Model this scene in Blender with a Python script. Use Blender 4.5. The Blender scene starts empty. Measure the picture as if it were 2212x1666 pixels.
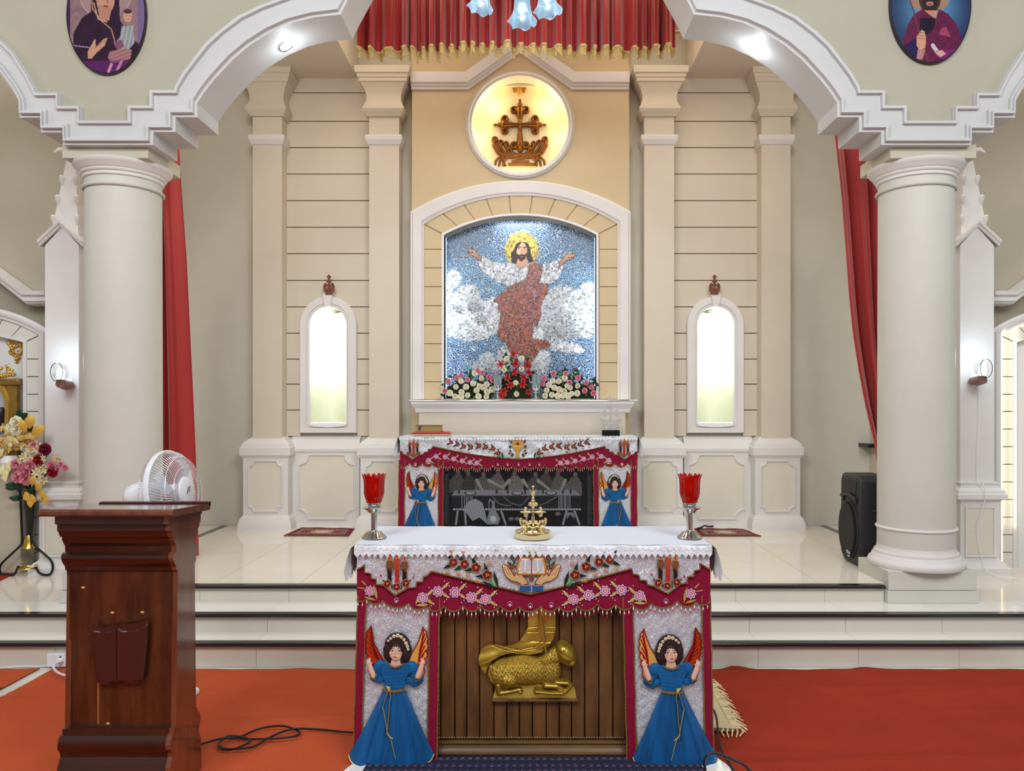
import bpy, bmesh, math, random
import numpy as np
from mathutils import Vector, Matrix
random.seed(7); np.random.seed(7)
PI = math.pi; TAU = 2 * math.pi
scene = bpy.context.scene
COL = scene.collection
# ------------------------------------------------------------------ camera
CX, CY, F, HC = 1147.0, 872.0, 1664.0, 1.6      # vanishing point, focal length (px), eye height
X0 = -.09
cam_d = bpy.data.cameras.new('camera'); cam = bpy.data.objects.new('camera', cam_d); COL.objects.link(cam)
cam.location = (0, 0, HC); cam.rotation_euler = (PI / 2, 0, 0)
cam_d.sensor_width = 36; cam_d.lens = F * 36 / 2212
cam_d.shift_x = -(CX - 1106) / 2212; cam_d.shift_y = (CY - 833) / 2212
cam_d.clip_start = .05; cam_d.clip_end = 200
scene.camera = cam
# ------------------------------------------------------------------ world, lights, exposure
scene.view_settings.view_transform = 'Standard'
try: scene.view_settings.look = 'None'
except Exception: pass
scene.view_settings.gamma = 1; scene.view_settings.use_curve_mapping = False
scene.view_settings.exposure = 0.0
scene.cycles.use_denoising = True
scene.cycles.max_bounces = 7
w = bpy.data.worlds.new('nave_light'); scene.world = w; w.use_nodes = True
w.node_tree.nodes['Background'].inputs[0].default_value = (0.93, 0.96, 1.0, 1)
w.node_tree.nodes['Background'].inputs[1].default_value = 0.30

def light(name, kind, loc, power, col=(1, 1, 1), size=.1, size_y=None, look=None, spot=None, radius=None):
    l = bpy.data.lights.new(name, kind); l.energy = power; l.color = col
    if kind == 'AREA':
        l.size = size
        if size_y: l.shape = 'RECTANGLE'; l.size_y = size_y
    else: l.shadow_soft_size = radius if radius is not None else size
    if spot: l.spot_size = spot; l.spot_blend = .6
    o = bpy.data.objects.new(name, l); COL.objects.link(o); o.location = loc
    if look is not None:
        o.rotation_euler = (Vector(look) - Vector(loc)).to_track_quat('-Z', 'Y').to_euler()
    return o
light('nave_ceiling_light', 'AREA', (-2.2, -.8, 5.4), 225, (.96, .975, 1), 2.6, 2.2, look=(-.5, 6.0, 1.8))
light('nave_ceiling_light', 'AREA', (2.2, -.8, 5.4), 225, (.96, .975, 1), 2.6, 2.2, look=(.5, 6.0, 1.8))
for sx in (-1, 1): light('aisle_fill', 'AREA', (sx * 5.2, 3.6, 4.4), 14, (1, .96, .9), 1.2, 1.0, look=(sx * 4.4, 6.3, 1.6)); light('aisle_top_fill', 'AREA', (sx * 4.7, 5.8, 5.2), 22, (1, .97, .93), 1.2, .6, look=(sx * 4.4, 5.9, 0)); light('chancel_side_fill', 'AREA', (X0 + sx * 2.2, 5.75, 4.7), 17, (1, .97, .92), .7, .4, look=(X0 + sx * 2.7, 7.4, 1.6))  # added fill lights, no real lamps: brighten the aisles and the chancel sides
light('chancel_ceiling_light', 'AREA', (-1.1, 6.3, 5.3), 16, (1, .84, .64), 1.6, .9, look=(-.6, 6.9, 2.0))
light('chancel_ceiling_light', 'AREA', (.9, 6.3, 5.3), 16, (1, .84, .64), 1.6, .9, look=(.4, 6.9, 2.0))

# ------------------------------------------------------------------ helpers
def lin(c):
    c = np.asarray(c, float) / 255.0
    return np.where(c <= .04045, c / 12.92, ((c + .055) / 1.055) ** 2.4)
def P(px, py, d, out=0.0):                       # a point measured in the photograph, on the plane at distance d
    return ((px - CX) * d / F, d - out, HC + (CY - py) * d / F)
def FL(px, py, z=0.0):                           # a point on a floor of height z
    d = (HC - z) * F / (py - CY)
    return ((px - CX) * d / F, d, z)
def zy(py, d): return HC + (CY - py) * d / F
def xx(px, d): return (px - CX) * d / F
X0 = -.09
def mir(pts): return [(2 * X0 - p[0],) + tuple(p[1:]) for p in pts][::-1]

MATS = {}
def mat(name, rgb, rough=.6, metal=0, noise=0, nscale=8, bump=0, bscale=60, spec=.5, coat=0, trans=0, emit=None, estr=0,
        attr=False, sheen=0, rgb2=None, stretch=None, alpha=1, sss=0, ior=1.45, aniso=None, bkind='noise'):
    if name in MATS: return MATS[name]
    m = bpy.data.materials.new(name); m.use_nodes = True; nt = m.node_tree; N = nt.nodes; L = nt.links
    b = N['Principled BSDF']; col = tuple(lin(rgb)) + (1,)
    b.inputs['Base Color'].default_value = col; b.inputs['Roughness'].default_value = rough
    b.inputs['Metallic'].default_value = metal; b.inputs['Specular IOR Level'].default_value = spec
    b.inputs['Coat Weight'].default_value = coat; b.inputs['Coat Roughness'].default_value = .08
    b.inputs['Transmission Weight'].default_value = trans; b.inputs['IOR'].default_value = ior
    b.inputs['Sheen Weight'].default_value = sheen; b.inputs['Alpha'].default_value = alpha
    if sss: b.inputs['Subsurface Weight'].default_value = sss
    if emit is not None:
        b.inputs['Emission Color'].default_value = tuple(lin(emit)) + (1,); b.inputs['Emission Strength'].default_value = estr
    tc = N.new('ShaderNodeTexCoord'); src = tc.outputs['Object']
    if stretch:
        mp = N.new('ShaderNodeMapping'); mp.inputs['Scale'].default_value = stretch; L.new(src, mp.inputs[0]); src = mp.outputs[0]
    csrc = None
    if attr:
        a = N.new('ShaderNodeAttribute'); a.attribute_name = 'Col'; L.new(a.outputs['Color'], b.inputs['Base Color']); csrc = a.outputs['Color']
    if noise or rgb2 is not None:
        n = N.new('ShaderNodeTexNoise'); n.inputs['Scale'].default_value = nscale; n.inputs['Detail'].default_value = 5
        n.inputs['Roughness'].default_value = .65; L.new(src, n.inputs['Vector'])
        mx = N.new('ShaderNodeMix'); mx.data_type = 'RGBA'
        r = N.new('ShaderNodeValToRGB'); r.color_ramp.elements[0].position = .34; r.color_ramp.elements[1].position = .66
        L.new(n.outputs['Fac'], r.inputs[0]); L.new(r.outputs[0], mx.inputs['Factor'])
        c2 = tuple(lin(rgb2)) + (1,) if rgb2 is not None else tuple(x * (1 - noise) for x in col[:3]) + (1,)
        mx.inputs['A'].default_value = c2; mx.inputs['B'].default_value = col
        L.new(mx.outputs['Result'], b.inputs['Base Color'])
    if bump:
        if bkind == 'noise':
            bn = N.new('ShaderNodeTexNoise'); bn.inputs['Scale'].default_value = bscale; bn.inputs['Detail'].default_value = 3; o = bn.outputs['Fac']
        else:
            bn = N.new('ShaderNodeTexVoronoi'); bn.inputs['Scale'].default_value = bscale; o = bn.outputs['Distance']
        L.new(src, bn.inputs['Vector'])
        bp = N.new('ShaderNodeBump'); bp.inputs['Strength'].default_value = bump; bp.inputs['Distance'].default_value = .01
        L.new(o, bp.inputs['Height']); L.new(bp.outputs[0], b.inputs['Normal'])
    MATS[name] = m; return m

def glitter(name, rgb, scale=320, amount=.5, rough=.45):
    m = bpy.data.materials.new(name); m.use_nodes = True; nt = m.node_tree; N = nt.nodes; L = nt.links
    b = N['Principled BSDF']; tc = N.new('ShaderNodeTexCoord')
    v = N.new('ShaderNodeTexVoronoi'); v.inputs['Scale'].default_value = scale; L.new(tc.outputs['Object'], v.inputs['Vector'])
    sp = N.new('ShaderNodeSeparateColor'); L.new(v.outputs['Color'], sp.inputs[0])
    r = N.new('ShaderNodeValToRGB'); r.color_ramp.interpolation = 'CONSTANT'
    base = tuple(lin(rgb))
    E = r.color_ramp.elements; E[0].position = 0; E[0].color = base + (1,)
    for p, k in ((.38, .78), (.55, 1.12), (.72, .95)):
        e = E.new(p); e.color = tuple(min(1, x * k) for x in base) + (1,)
    E[-1].position = .87; E[-1].color = (.93, .96, 1, 1)
    L.new(sp.outputs[0], r.inputs[0])
    mx = N.new('ShaderNodeMix'); mx.data_type = 'RGBA'; mx.inputs['Factor'].default_value = .10
    L.new(r.outputs[0], mx.inputs['A']); L.new(v.outputs['Color'], mx.inputs['B'])
    L.new(mx.outputs['Result'], b.inputs['Base Color'])
    b.inputs['Metallic'].default_value = .35; b.inputs['Roughness'].default_value = rough
    # every sequin tilts its own way
    va = N.new('ShaderNodeVectorMath'); va.operation = 'SUBTRACT'; va.inputs[1].default_value = (.5, .5, .5); L.new(v.outputs['Color'], va.inputs[0])
    vs = N.new('ShaderNodeVectorMath'); vs.operation = 'SCALE'; vs.inputs['Scale'].default_value = amount; L.new(va.outputs[0], vs.inputs[0])
    g = N.new('ShaderNodeNewGeometry'); ad = N.new('ShaderNodeVectorMath'); ad.operation = 'ADD'; L.new(g.outputs['Normal'], ad.inputs[0]); L.new(vs.outputs[0], ad.inputs[1])
    nm = N.new('ShaderNodeVectorMath'); nm.operation = 'NORMALIZE'; L.new(ad.outputs[0], nm.inputs[0]); L.new(nm.outputs[0], b.inputs['Normal'])
    return m

class MB:
    def __init__(s): s.v = []; s.f = []
    def add(s, vs, fs):
        n = len(s.v); s.v += [tuple(p) for p in vs]; s.f += [tuple(i + n for i in f) for f in fs]; return s
    def box(s, x0, x1, y0, y1, z0, z1):
        return s.add([(x, y, z) for x in (x0, x1) for y in (y0, y1) for z in (z0, z1)],
                     [(0, 1, 3, 2), (4, 6, 7, 5), (0, 4, 5, 1), (2, 3, 7, 6), (0, 2, 6, 4), (1, 5, 7, 3)])
    def prism(s, pts, y0, y1, axis='y'):
        n = len(pts)
        if axis == 'y': a = [(p[0], y0, p[1]) for p in pts]; b = [(p[0], y1, p[1]) for p in pts]
        elif axis == 'x': a = [(y0, p[0], p[1]) for p in pts]; b = [(y1, p[0], p[1]) for p in pts]
        else: a = [(p[0], p[1], y0) for p in pts]; b = [(p[0], p[1], y1) for p in pts]
        return s.add(a + b, [tuple(range(n)), tuple(range(2 * n - 1, n - 1, -1))] + [(i, (i + 1) % n, (i + 1) % n + n, i + n) for i in range(n)])
    def lathe(s, prof, cx, cy, seg=32, cz=0, cap=True, wob=None, axis='z'):
        vs = []; n = len(prof)
        for (r, z) in prof:
            for k in range(seg):
                a = TAU * k / seg; rr = r if wob is None else wob(r, z, a)
                if axis == 'z': vs.append((cx + rr * math.cos(a), cy + rr * math.sin(a), cz + z))
                elif axis == 'y': vs.append((cx + rr * math.cos(a), cy + z, cz + rr * math.sin(a)))
                else: vs.append((cx + z, cy + rr * math.cos(a), cz + rr * math.sin(a)))
        fs = [(j * seg + k, j * seg + (k + 1) % seg, (j + 1) * seg + (k + 1) % seg, (j + 1) * seg + k) for j in range(n - 1) for k in range(seg)]
        if cap: fs += [tuple(range(seg - 1, -1, -1)), tuple(range((n - 1) * seg, n * seg))]
        return s.add(vs, fs)
    def tube(s, pts, r, seg=8, closed=False, flat=1.0):
        pts = [Vector(p) for p in pts]; n = len(pts); vs = []; up = Vector((0, 0, 1))
        t0 = (pts[1] - pts[0]).normalized()
        if abs(t0.dot(up)) > .9: up = Vector((0, 1, 0))
        nrm = (up - t0 * up.dot(t0)).normalized()
        for i, p in enumerate(pts):
            if closed: t = (pts[(i + 1) % n] - pts[i - 1]).normalized()
            else: t = (pts[min(i + 1, n - 1)] - pts[max(i - 1, 0)]).normalized()
            nrm = (nrm - t * nrm.dot(t)); nrm = nrm.normalized() if nrm.length > 1e-6 else Vector((1, 0, 0)); bn = t.cross(nrm)
            rr = r[i] if isinstance(r, (list, tuple)) else r
            for k in range(seg):
                a = TAU * k / seg; vs.append(tuple(p + nrm * (rr * math.cos(a)) + bn * (rr * flat * math.sin(a))))
        fs = [(i * seg + k, i * seg + (k + 1) % seg, ((i + 1) % n) * seg + (k + 1) % seg, ((i + 1) % n) * seg + k) for i in range(n if closed else n - 1) for k in range(seg)]
        if not closed: fs += [tuple(range(seg - 1, -1, -1)), tuple(range((n - 1) * seg, n * seg))]
        return s.add(vs, fs)
    def ball(s, c, r, seg=12, rings=8):
        if not isinstance(r, (tuple, list)): r = (r, r, r)
        prof = [(math.sin(PI * j / rings), -math.cos(PI * j / rings)) for j in range(1, rings)]
        vs = [(c[0], c[1], c[2] - r[2])]
        for (a, z) in prof:
            for k in range(seg):
                t = TAU * k / seg; vs.append((c[0] + r[0] * a * math.cos(t), c[1] + r[1] * a * math.sin(t), c[2] + r[2] * z))
        vs.append((c[0], c[1], c[2] + r[2])); last = len(vs) - 1
        fs = [(0, 1 + (k + 1) % seg, 1 + k) for k in range(seg)]
        for j in range(rings - 2):
            o = 1 + j * seg
            fs += [(o + k, o + (k + 1) % seg, o + seg + (k + 1) % seg, o + seg + k) for k in range(seg)]
        o = 1 + (rings - 2) * seg
        fs += [(o + k, o + (k + 1) % seg, last) for k in range(seg)]
        return s.add(vs, fs)
    def band(s, inner, outer, prof, ywall, closed=False):
        """moulding between two (x, z) lines; prof = [(t, how far it stands out of ywall)]"""
        n = len(inner); m = len(prof); vs = []
        for (a, b) in zip(inner, outer):
            for (t, o) in prof: vs.append((a[0] + (b[0] - a[0]) * t, ywall - o, a[1] + (b[1] - a[1]) * t))
        fs = [(i * m + j, i * m + j + 1, ((i + 1) % n) * m + j + 1, ((i + 1) % n) * m + j) for i in range(n if closed else n - 1) for j in range(m - 1)]
        if not closed: fs += [tuple(range(m)), tuple(range(n * m - 1, (n - 1) * m - 1, -1))]
        return s.add(vs, fs)
    def rloft(s, rows):                          # rows of (z, x0, x1, y0, y1)
        vs = []
        for (z, x0, x1, y0, y1) in rows: vs += [(x0, y0, z), (x1, y0, z), (x1, y1, z), (x0, y1, z)]
        n = len(rows)
        fs = [(i * 4 + k, i * 4 + (k + 1) % 4, (i + 1) * 4 + (k + 1) % 4, (i + 1) * 4 + k) for i in range(n - 1) for k in range(4)] + [(3, 2, 1, 0), tuple(range(n * 4 - 4, n * 4))]
        return s.add(vs, fs)
    def sheet(s, outer, holes, y0, y1, axis='y'):
        """a flat slab with holes, outline in (x, z)"""
        bm = bmesh.new(); es = []; loops = []
        for lp in [outer] + holes:
            vv = [bm.verts.new((p[0], y0, p[1])) for p in lp]; loops.append(vv)
            es += [bm.edges.new((vv[i], vv[(i + 1) % len(vv)])) for i in range(len(vv))]
        bmesh.ops.triangle_fill(bm, edges=es, use_beauty=True)
        bm.verts.index_update(); vs = [tuple(v.co) for v in bm.verts]; n = len(vs)
        fs = [tuple(v.index for v in f.verts) for f in bm.faces]; ids = [[v.index for v in l] for l in loops]; bm.free()
        allv = vs + [(v[0], y1, v[2]) for v in vs]; F_ = fs + [tuple(i + n for i in f[::-1]) for f in fs]
        for l in ids: F_ += [(l[i], l[(i + 1) % len(l)], l[(i + 1) % len(l)] + n, l[i] + n) for i in range(len(l))]
        return s.add(allv, F_)
    def xf(s, fn): s.v = [fn(p) for p in s.v]; return s
    def build(s, name, m=None, parent=None, ang=38, bevel=0, recalc=True, org=None):
        me = bpy.data.meshes.new(name)
        off = ROOT.get(parent.name, (0, 0, 0)) if parent is not None else (org or (0, 0, 0))
        me.from_pydata([(v[0] - off[0], v[1] - off[1], v[2] - off[2]) for v in s.v], [], s.f)
        if recalc:
            bm = bmesh.new(); bm.from_mesh(me); bmesh.ops.recalc_face_normals(bm, faces=bm.faces); bm.to_mesh(me); bm.free()
        me.shade_smooth() if ang else None
        if ang: me.set_sharp_from_angle(angle=math.radians(ang))
        if m: me.materials.append(m)
        o = bpy.data.objects.new(name, me); COL.objects.link(o)
        if parent is not None: o.parent = parent; ROOT[o.name] = off
        else: o.location = off; ROOT[o.name] = off
        if bevel:
            bv = o.modifiers.new('bevel', 'BEVEL'); bv.width = bevel; bv.segments = 2; bv.limit_method = 'ANGLE'; bv.angle_limit = .6
        return o
ROOT = {}
def tag(o, label=None, cat=None, group=None, kind=None):
    if label: o['label'] = label
    if cat: o['category'] = cat
    if group: o['group'] = group
    if kind: o['kind'] = kind
    return o
def thing(name, label, cat, loc=(0, 0, 0), group=None):
    o = bpy.data.objects.new(name, None); COL.objects.link(o); o.location = loc; ROOT[o.name] = tuple(loc); o.empty_display_size = .1
    return tag(o, label, cat, group)
def dup_tree(o, parent=None, loc=None, rotz=None):
    c = o.copy(); COL.objects.link(c); ROOT[c.name] = ROOT.get(o.name, (0, 0, 0))
    if parent is not None: c.parent = parent
    for ch in [k for k in o.children]: dup_tree(ch, c)
    if loc is not None: c.location = loc
    if rotz is not None: c.rotation_euler.z = rotz
    return c
def noisef(x, y, s=1.0, seed=0):
    return (np.sin(x * 1.7 * s + seed) * np.cos(y * 2.3 * s + seed * 1.3) + np.sin(x * 3.9 * s + y * 2.1 * s + seed * 2) * .5 + np.cos(y * 5.3 * s - x * 4.7 * s + seed) * .25) / 1.75

class Cv:
    """a printed, stitched, tiled or carved surface, worked out on a fine grid of vertices"""
    def __init__(s, x0, y0, x1, y1, step):
        s.xs = np.arange(x0, x1 + step * .5, step); s.ys = np.arange(y0, y1 + step * .5, step); s.X, s.Y = np.meshgrid(s.xs, s.ys)
        s.c = np.zeros(s.X.shape + (3,)); s.m = np.zeros(s.X.shape, bool); s.h = np.zeros(s.X.shape)
    def fill(s, col, mask=None):
        if mask is None: mask = np.ones(s.X.shape, bool)
        s.c[mask] = lin(col); s.m |= mask; return s
    def grad(s, fn):
        s.c = np.clip(fn(s.X, s.Y), 0, 1); s.m[:] = True
    def inpoly(s, pts):
        n = len(pts); r = np.zeros(s.X.shape, bool)
        for i in range(n):
            (x1, y1), (x2, y2) = pts[i], pts[(i + 1) % n]
            if y1 == y2: continue
            c = ((y1 > s.Y) != (y2 > s.Y)); xi = (x2 - x1) * (s.Y - y1) / (y2 - y1) + x1
            r ^= c & (s.X < xi)
        return r
    def put(s, mk, col, h=None, var=None, a=1.0):
        if not mk.any(): return mk
        c = lin(col)
        cc = np.broadcast_to(c, (int(mk.sum()), 3)).copy()
        if var is not None: cc = np.clip(cc * (1 + var[mk][:, None]), 0, 1)
        s.c[mk] = s.c[mk] * (1 - a) + cc * a; s.m |= mk
        if h is not None: s.h[mk] = h[mk] if isinstance(h, np.ndarray) else h
        return mk
    def poly(s, pts, col, h=None, var=None, a=1.0): return s.put(s.inpoly(pts), col, h, var, a)
    def edist(s, cx, cy, rx, ry=None, rot=0):
        ry = rx if ry is None else ry; a = math.radians(rot); dx, dy = s.X - cx, s.Y - cy
        u = dx * math.cos(a) + dy * math.sin(a); v = -dx * math.sin(a) + dy * math.cos(a)
        return (u / rx) ** 2 + (v / ry) ** 2
    def ell(s, cx, cy, rx, ry, col, rot=0, h=None, dome=0, var=None, base=0, a=1.0):
        e = s.edist(cx, cy, rx, ry, rot); mk = e < 1
        if dome:
            hh = base + dome * np.sqrt(np.clip(1 - e, 0, 1)); mk &= hh >= s.h; h = hh
        return s.put(mk, col, h, var, a)
    def sdist(s, pts):
        best = np.full(s.X.shape, 1e9); tt = np.zeros(s.X.shape); n = len(pts) - 1
        for i in range(n):
            (x1, y1), (x2, y2) = pts[i][:2], pts[i + 1][:2]; dx, dy = x2 - x1, y2 - y1; L2 = dx * dx + dy * dy + 1e-9
            t = np.clip(((s.X - x1) * dx + (s.Y - y1) * dy) / L2, 0, 1); d = np.hypot(s.X - x1 - t * dx, s.Y - y1 - t * dy)
            b = d < best; best[b] = d[b]; tt[b] = (i + t[b]) / n
        return best, tt
    def line(s, pts, w, col, w2=None, h=None, dome=0, var=None, base=0, a=1.0, power=.5):
        """a stroke of half-width w tapering to w2; dome > 0 raises it"""
        d, t = s.sdist(pts); ww = w + ((w if w2 is None else w2) - w) * t; mk = d < ww
        if dome:
            hh = base + dome * (ww / max(w, 1e-6)) * np.clip(1 - (d / np.maximum(ww, 1e-6)) ** 2, 0, 1) ** power; mk &= hh >= s.h; h = hh
        return s.put(mk, col, h, var, a)
    def build(s, name, fn, m, parent=None, both=False, smooth=True, kind=None, minh=None):
        mk = s.m
        H, W = mk.shape
        q = (mk[:-1, :-1] & mk[1:, :-1] & mk[:-1, 1:] & mk[1:, 1:])
        used = np.zeros(mk.shape, bool); used[:-1, :-1] |= q; used[1:, :-1] |= q; used[:-1, 1:] |= q; used[1:, 1:] |= q
        idx = -np.ones(mk.shape, int); n = int(used.sum()); idx[used] = np.arange(n)
        co = fn(s.X[used], s.Y[used], s.h[used]); cols = s.c[used]
        qa = np.stack([idx[:-1, :-1][q], idx[1:, :-1][q], idx[1:, 1:][q], idx[:-1, 1:][q]], 1)
        if both:
            co2 = fn(s.X[used], s.Y[used], -s.h[used]); co = np.concatenate([co, co2]); cols = np.concatenate([cols, cols]); qa = np.concatenate([qa, qa[:, ::-1] + n])
            # close the rim
            e1 = []; 
            pad = np.pad(q, 1)
            for (dy, dx, a, b) in ((-1, 0, (0, 0), (0, 1)), (1, 0, (1, 1), (1, 0)), (0, -1, (1, 0), (0, 0)), (0, 1, (0, 1), (1, 1))):
                nb = pad[1 + dy:pad.shape[0] - 1 + dy, 1 + dx:pad.shape[1] - 1 + dx]; bd = q & ~nb; r, c = np.nonzero(bd)
                ia = idx[r + a[0], c + a[1]]; ib = idx[r + b[0], c + b[1]]; e1.append(np.stack([ib, ia, ia + n, ib + n], 1))
            qa = np.concatenate([qa] + e1)
        off = np.array(ROOT.get(parent.name, (0, 0, 0)) if parent is not None else (0, 0, 0)); co = co - off
        me = bpy.data.meshes.new(name); me.vertices.add(len(co)); me.vertices.foreach_set('co', co.astype(np.float32).ravel())
        me.loops.add(qa.size); me.loops.foreach_set('vertex_index', qa.astype(np.int32).ravel())
        me.polygons.add(len(qa)); me.polygons.foreach_set('loop_start', np.arange(0, qa.size, 4, dtype=np.int32))
        me.update(calc_edges=True); me.validate()
        ca = me.color_attributes.new('Col', 'FLOAT_COLOR', 'POINT'); ca.data.foreach_set('color', np.concatenate([cols, np.ones((len(cols), 1))], 1).astype(np.float32).ravel())
        if smooth: me.shade_smooth()
        me.materials.append(m)
        o = bpy.data.objects.new(name, me); COL.objects.link(o); ROOT[o.name] = tuple(off)
        if parent is not None: o.parent = parent
        if kind: o['kind'] = kind
        return o
def onplane(d, out=0.0, hs=1.0):                 # grid in photo pixels on a plane at distance d; heights stand out of it
    def fn(x, y, h): return np.stack([(x - CX) * d / F, d - out - h * hs, HC + (CY - y) * d / F], 1)
    return fn
def arc(cx, cy, r, a0, a1, n, ry=None):
    ry = ry or r
    return [(cx + r * math.cos(math.radians(a0 + (a1 - a0) * i / n)), cy + ry * math.sin(math.radians(a0 + (a1 - a0) * i / n))) for i in range(n + 1)]
def PX(pts, d): return [(xx(p[0], d), zy(p[1], d)) for p in pts]

# ------------------------------------------------------------------ materials
WH = mat('white_plaster', (222, 219, 215), .55, noise=.05, nscale=3)
TRIMG = mat('arch_plaster', (200, 200, 199), .5, noise=.05, nscale=3)
OLV = mat('olive_cream_wall', (176, 172, 152), .7, noise=.06, nscale=2.5, bump=.08, bscale=90)
GREY = mat('grey_green_wall', (206, 203, 188), .7, noise=.08, nscale=1.6, bump=.06, bscale=90)
AISLE = mat('aisle_wall', (176, 168, 148), .75, noise=.07, nscale=2)
CREAM = mat('cream_plaster', (210, 199, 180), .6, noise=.05, nscale=2.5)
CREAM2 = mat('cream_bay', (206, 186, 148), .65, noise=.05, nscale=2.5)
PANEL = mat('panel_cream', (220, 213, 196), .6, noise=.05, nscale=4)
COLM = mat('column_paint', (206, 205, 194), .5, noise=.06, nscale=2.2)
TILE = mat('cream_marble', (232, 224, 208), .09, noise=.05, nscale=2.5, spec=.6)
TILE2 = mat('pale_marble_riser', (212, 208, 192), .2, noise=.05, nscale=3)
TREAD = mat('white_marble_tread', (238, 234, 226), .12, noise=.03, nscale=3)
GROUT = mat('grout', (170, 160, 145), .8)
BLK = mat('black_granite', (34, 34, 38), .16, spec=.7, noise=.4, nscale=120)
GOLD = mat('gold_metal', (214, 176, 84), .22, 1)
BRASS = mat('polished_brass', (226, 208, 158), .08, 1)
BRONZE = mat('carved_gilt_wood', (176, 118, 44), .35, .55, spec=.7)
OGOLD = mat('old_gold_paint', (184, 152, 58), .3, .75, noise=.3, nscale=14)
CHROME = mat('steel_metal', (200, 196, 188), .12, 1)
# ================================================================== THE SETTING
Z1, Z2, Z3 = .1525, .275, .39
S = dict(kind='structure')
def struct(name, mb, m, **k): return tag(mb.build(name, m, **k), kind='structure')
# ---- floors
floor = struct('floor', MB().box(-7, 7, -3, 4.7, -.12, -.002), mat('white_marble_floor', (226, 222, 212), .15, noise=.05, nscale=2))
plat2 = struct('floor_side_level', MB().box(-7, 7, 4.885, 8.4, -.1, Z2 - .012), GROUT)
plat3 = struct('floor_chancel', MB().box(-3.12, 2.965, 5.16, 6.0, Z2 - .012, Z3 - .012).box(-3.535, 3.355, 6.0, 7.62, Z2 - .012, Z3 - .012), GROUT)
def tiles(parent, name, x0, x1, xs, y0, y1, ys, z, m, th=.012, g=.0016):
    X = [x0] + [x for x in xs if x0 + .02 < x < x1 - .02] + [x1]; Y = [y0] + [y for y in ys if y0 + .02 < y < y1 - .02] + [y1]
    for a, b in zip(X, X[1:]):
        for c, d in zip(Y, Y[1:]): MB().box(a + g, b - g, c + g, d - g, z - th, z).build(name, m, parent, ang=0)
xj = [-1.553 + .583 * k for k in range(-4, 10)]; yj = [5.70 + .47 * k for k in range(-1, 6)]
tiles(plat3, 'floor_tile', -3.0, 2.86, xj, 5.19, 7.62, yj, Z3, TILE)
for (a, b) in ((-3.535, -3.065), (2.925, 3.355)): tiles(plat3, 'floor_tile', a, b, [], 6.0, 7.62, yj, Z3, TILE)
for (a, b) in ((-3.065, -3.0), (2.86, 2.925)): MB().box(a, b, 5.61, 7.62, Z3 - .012, Z3 + .001).build('granite_strip', BLK, plat3, ang=0)
for sx, (a, b) in enumerate(((-6.2, -3.1), (2.95, 6.0))):
    tiles(plat2, 'floor_tile', a, b, [a + .6 * k for k in range(1, 6)], 5.152, 6.36, [5.53, 6.0], Z2, TILE)
# ---- steps
steps = thing('altar_steps', 'three wide white marble steps with black granite edges leading up to the chancel', 'steps', (0, 4.65, 0))
def stair(z0, z1, yf, yr, x0, x1, joints, ynext, toptread):
    X = [x0] + [x for x in joints if x0 < x < x1] + [x1]
    for a, b in zip(X, X[1:]): MB().box(a + .001, b - .001, yr, yr + .02, z0, z1 - .024).build('riser_tile', TILE2, steps, ang=0)
    MB().box(x0, x1, yf, yf + .065, z1 - .024, z1 + .001).build('granite_nosing', BLK, steps, bevel=.008)
    if toptread:
        for a, b in zip(X, X[1:]): MB().box(a + .001, b - .001, yf + .066, ynext + .001, z1 - .024, z1).build('tread_tile', TREAD, steps, ang=0)
    MB().box(x0, x1, yr + .02, max(yr + .03, ynext), z0 - .02, z1 - .025).build('core', GROUT, steps, ang=0)
j1 = [xx(1638, 4.68) + .61 * k for k in range(-14, 8)]; j2 = [xx(1616, 4.9) + .61 * k for k in range(-14, 8)]; j3 = [xx(1589, 5.15) + .597 * k for k in range(-8, 3)]
stair(0, Z1, 4.648, 4.68, -6.4, 6.2, j1, 4.875, True)
stair(Z1, Z2, 4.842, 4.875, -6.4, 6.2, j2, 5.15, True)
stair(Z2, Z3, 5.118, 5.15, -2.515, 2.36, j3, 5.155, False)

# ---- arcade wall with its stepped and arched openings
DB = 5.05
inL = [(226, 312), (330, 312), (330, 284), (378, 284), (378, 252), (425, 252), (425, 222), (440, 199), (462, 171), (503, 127), (540, 96), (585, 68), (630, 48), (680, 36), (735, 30), (752, -5), (785, -65), (840, -130), (920, -185), (1020, -215), (1123, -224)]
outL = [(223, 259), (274, 259), (274, 226), (321, 226), (321, 193), (374, 193), (377, 184), (392, 158), (409, 135), (440, 94), (470, 66), (510, 35), (556, 12), (620, -12), (700, -30), (718, -70), (750, -120), (810, -180), (900, -232), (1010, -262), (1123, -272)]
inS = [(226, 312), (137, 312), (137, 285), (89, 285), (89, 253), (43, 253), (43, 221), (28, 195), (0, 158), (-40, 118), (-95, 78), (-170, 48), (-260, 36), (-350, 48), (-430, 80), (-500, 130), (-560, 205), (-570, 250)]
outS = [(223, 259), (172, 259), (172, 227), (126, 227), (126, 199), (79, 199), (74, 190), (60, 162), (28, 112), (-15, 70), (-75, 30), (-160, -2), (-260, -14), (-360, -2), (-450, 32), (-530, 85), (-600, 170), (-620, 250)]
inL, outL, inS, outS = [PX(q, DB) for q in (inL, outL, inS, outS)]
ZT = 6.2
def mx(pts): return [(2 * X0 - a, b) for a, b in pts]
half = inS[::-1] + inL[1:]
lower = half + mx(half)[::-1][1:]
outline = [(lower[0][0] - .5, lower[0][1])] + lower + [(lower[-1][0] + .5, lower[-1][1]), (lower[-1][0] + .5, ZT), (lower[0][0] - .5, ZT)]
wf = struct('wall_front', MB().sheet(outline, [], 5.10, 5.39), OLV)
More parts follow.
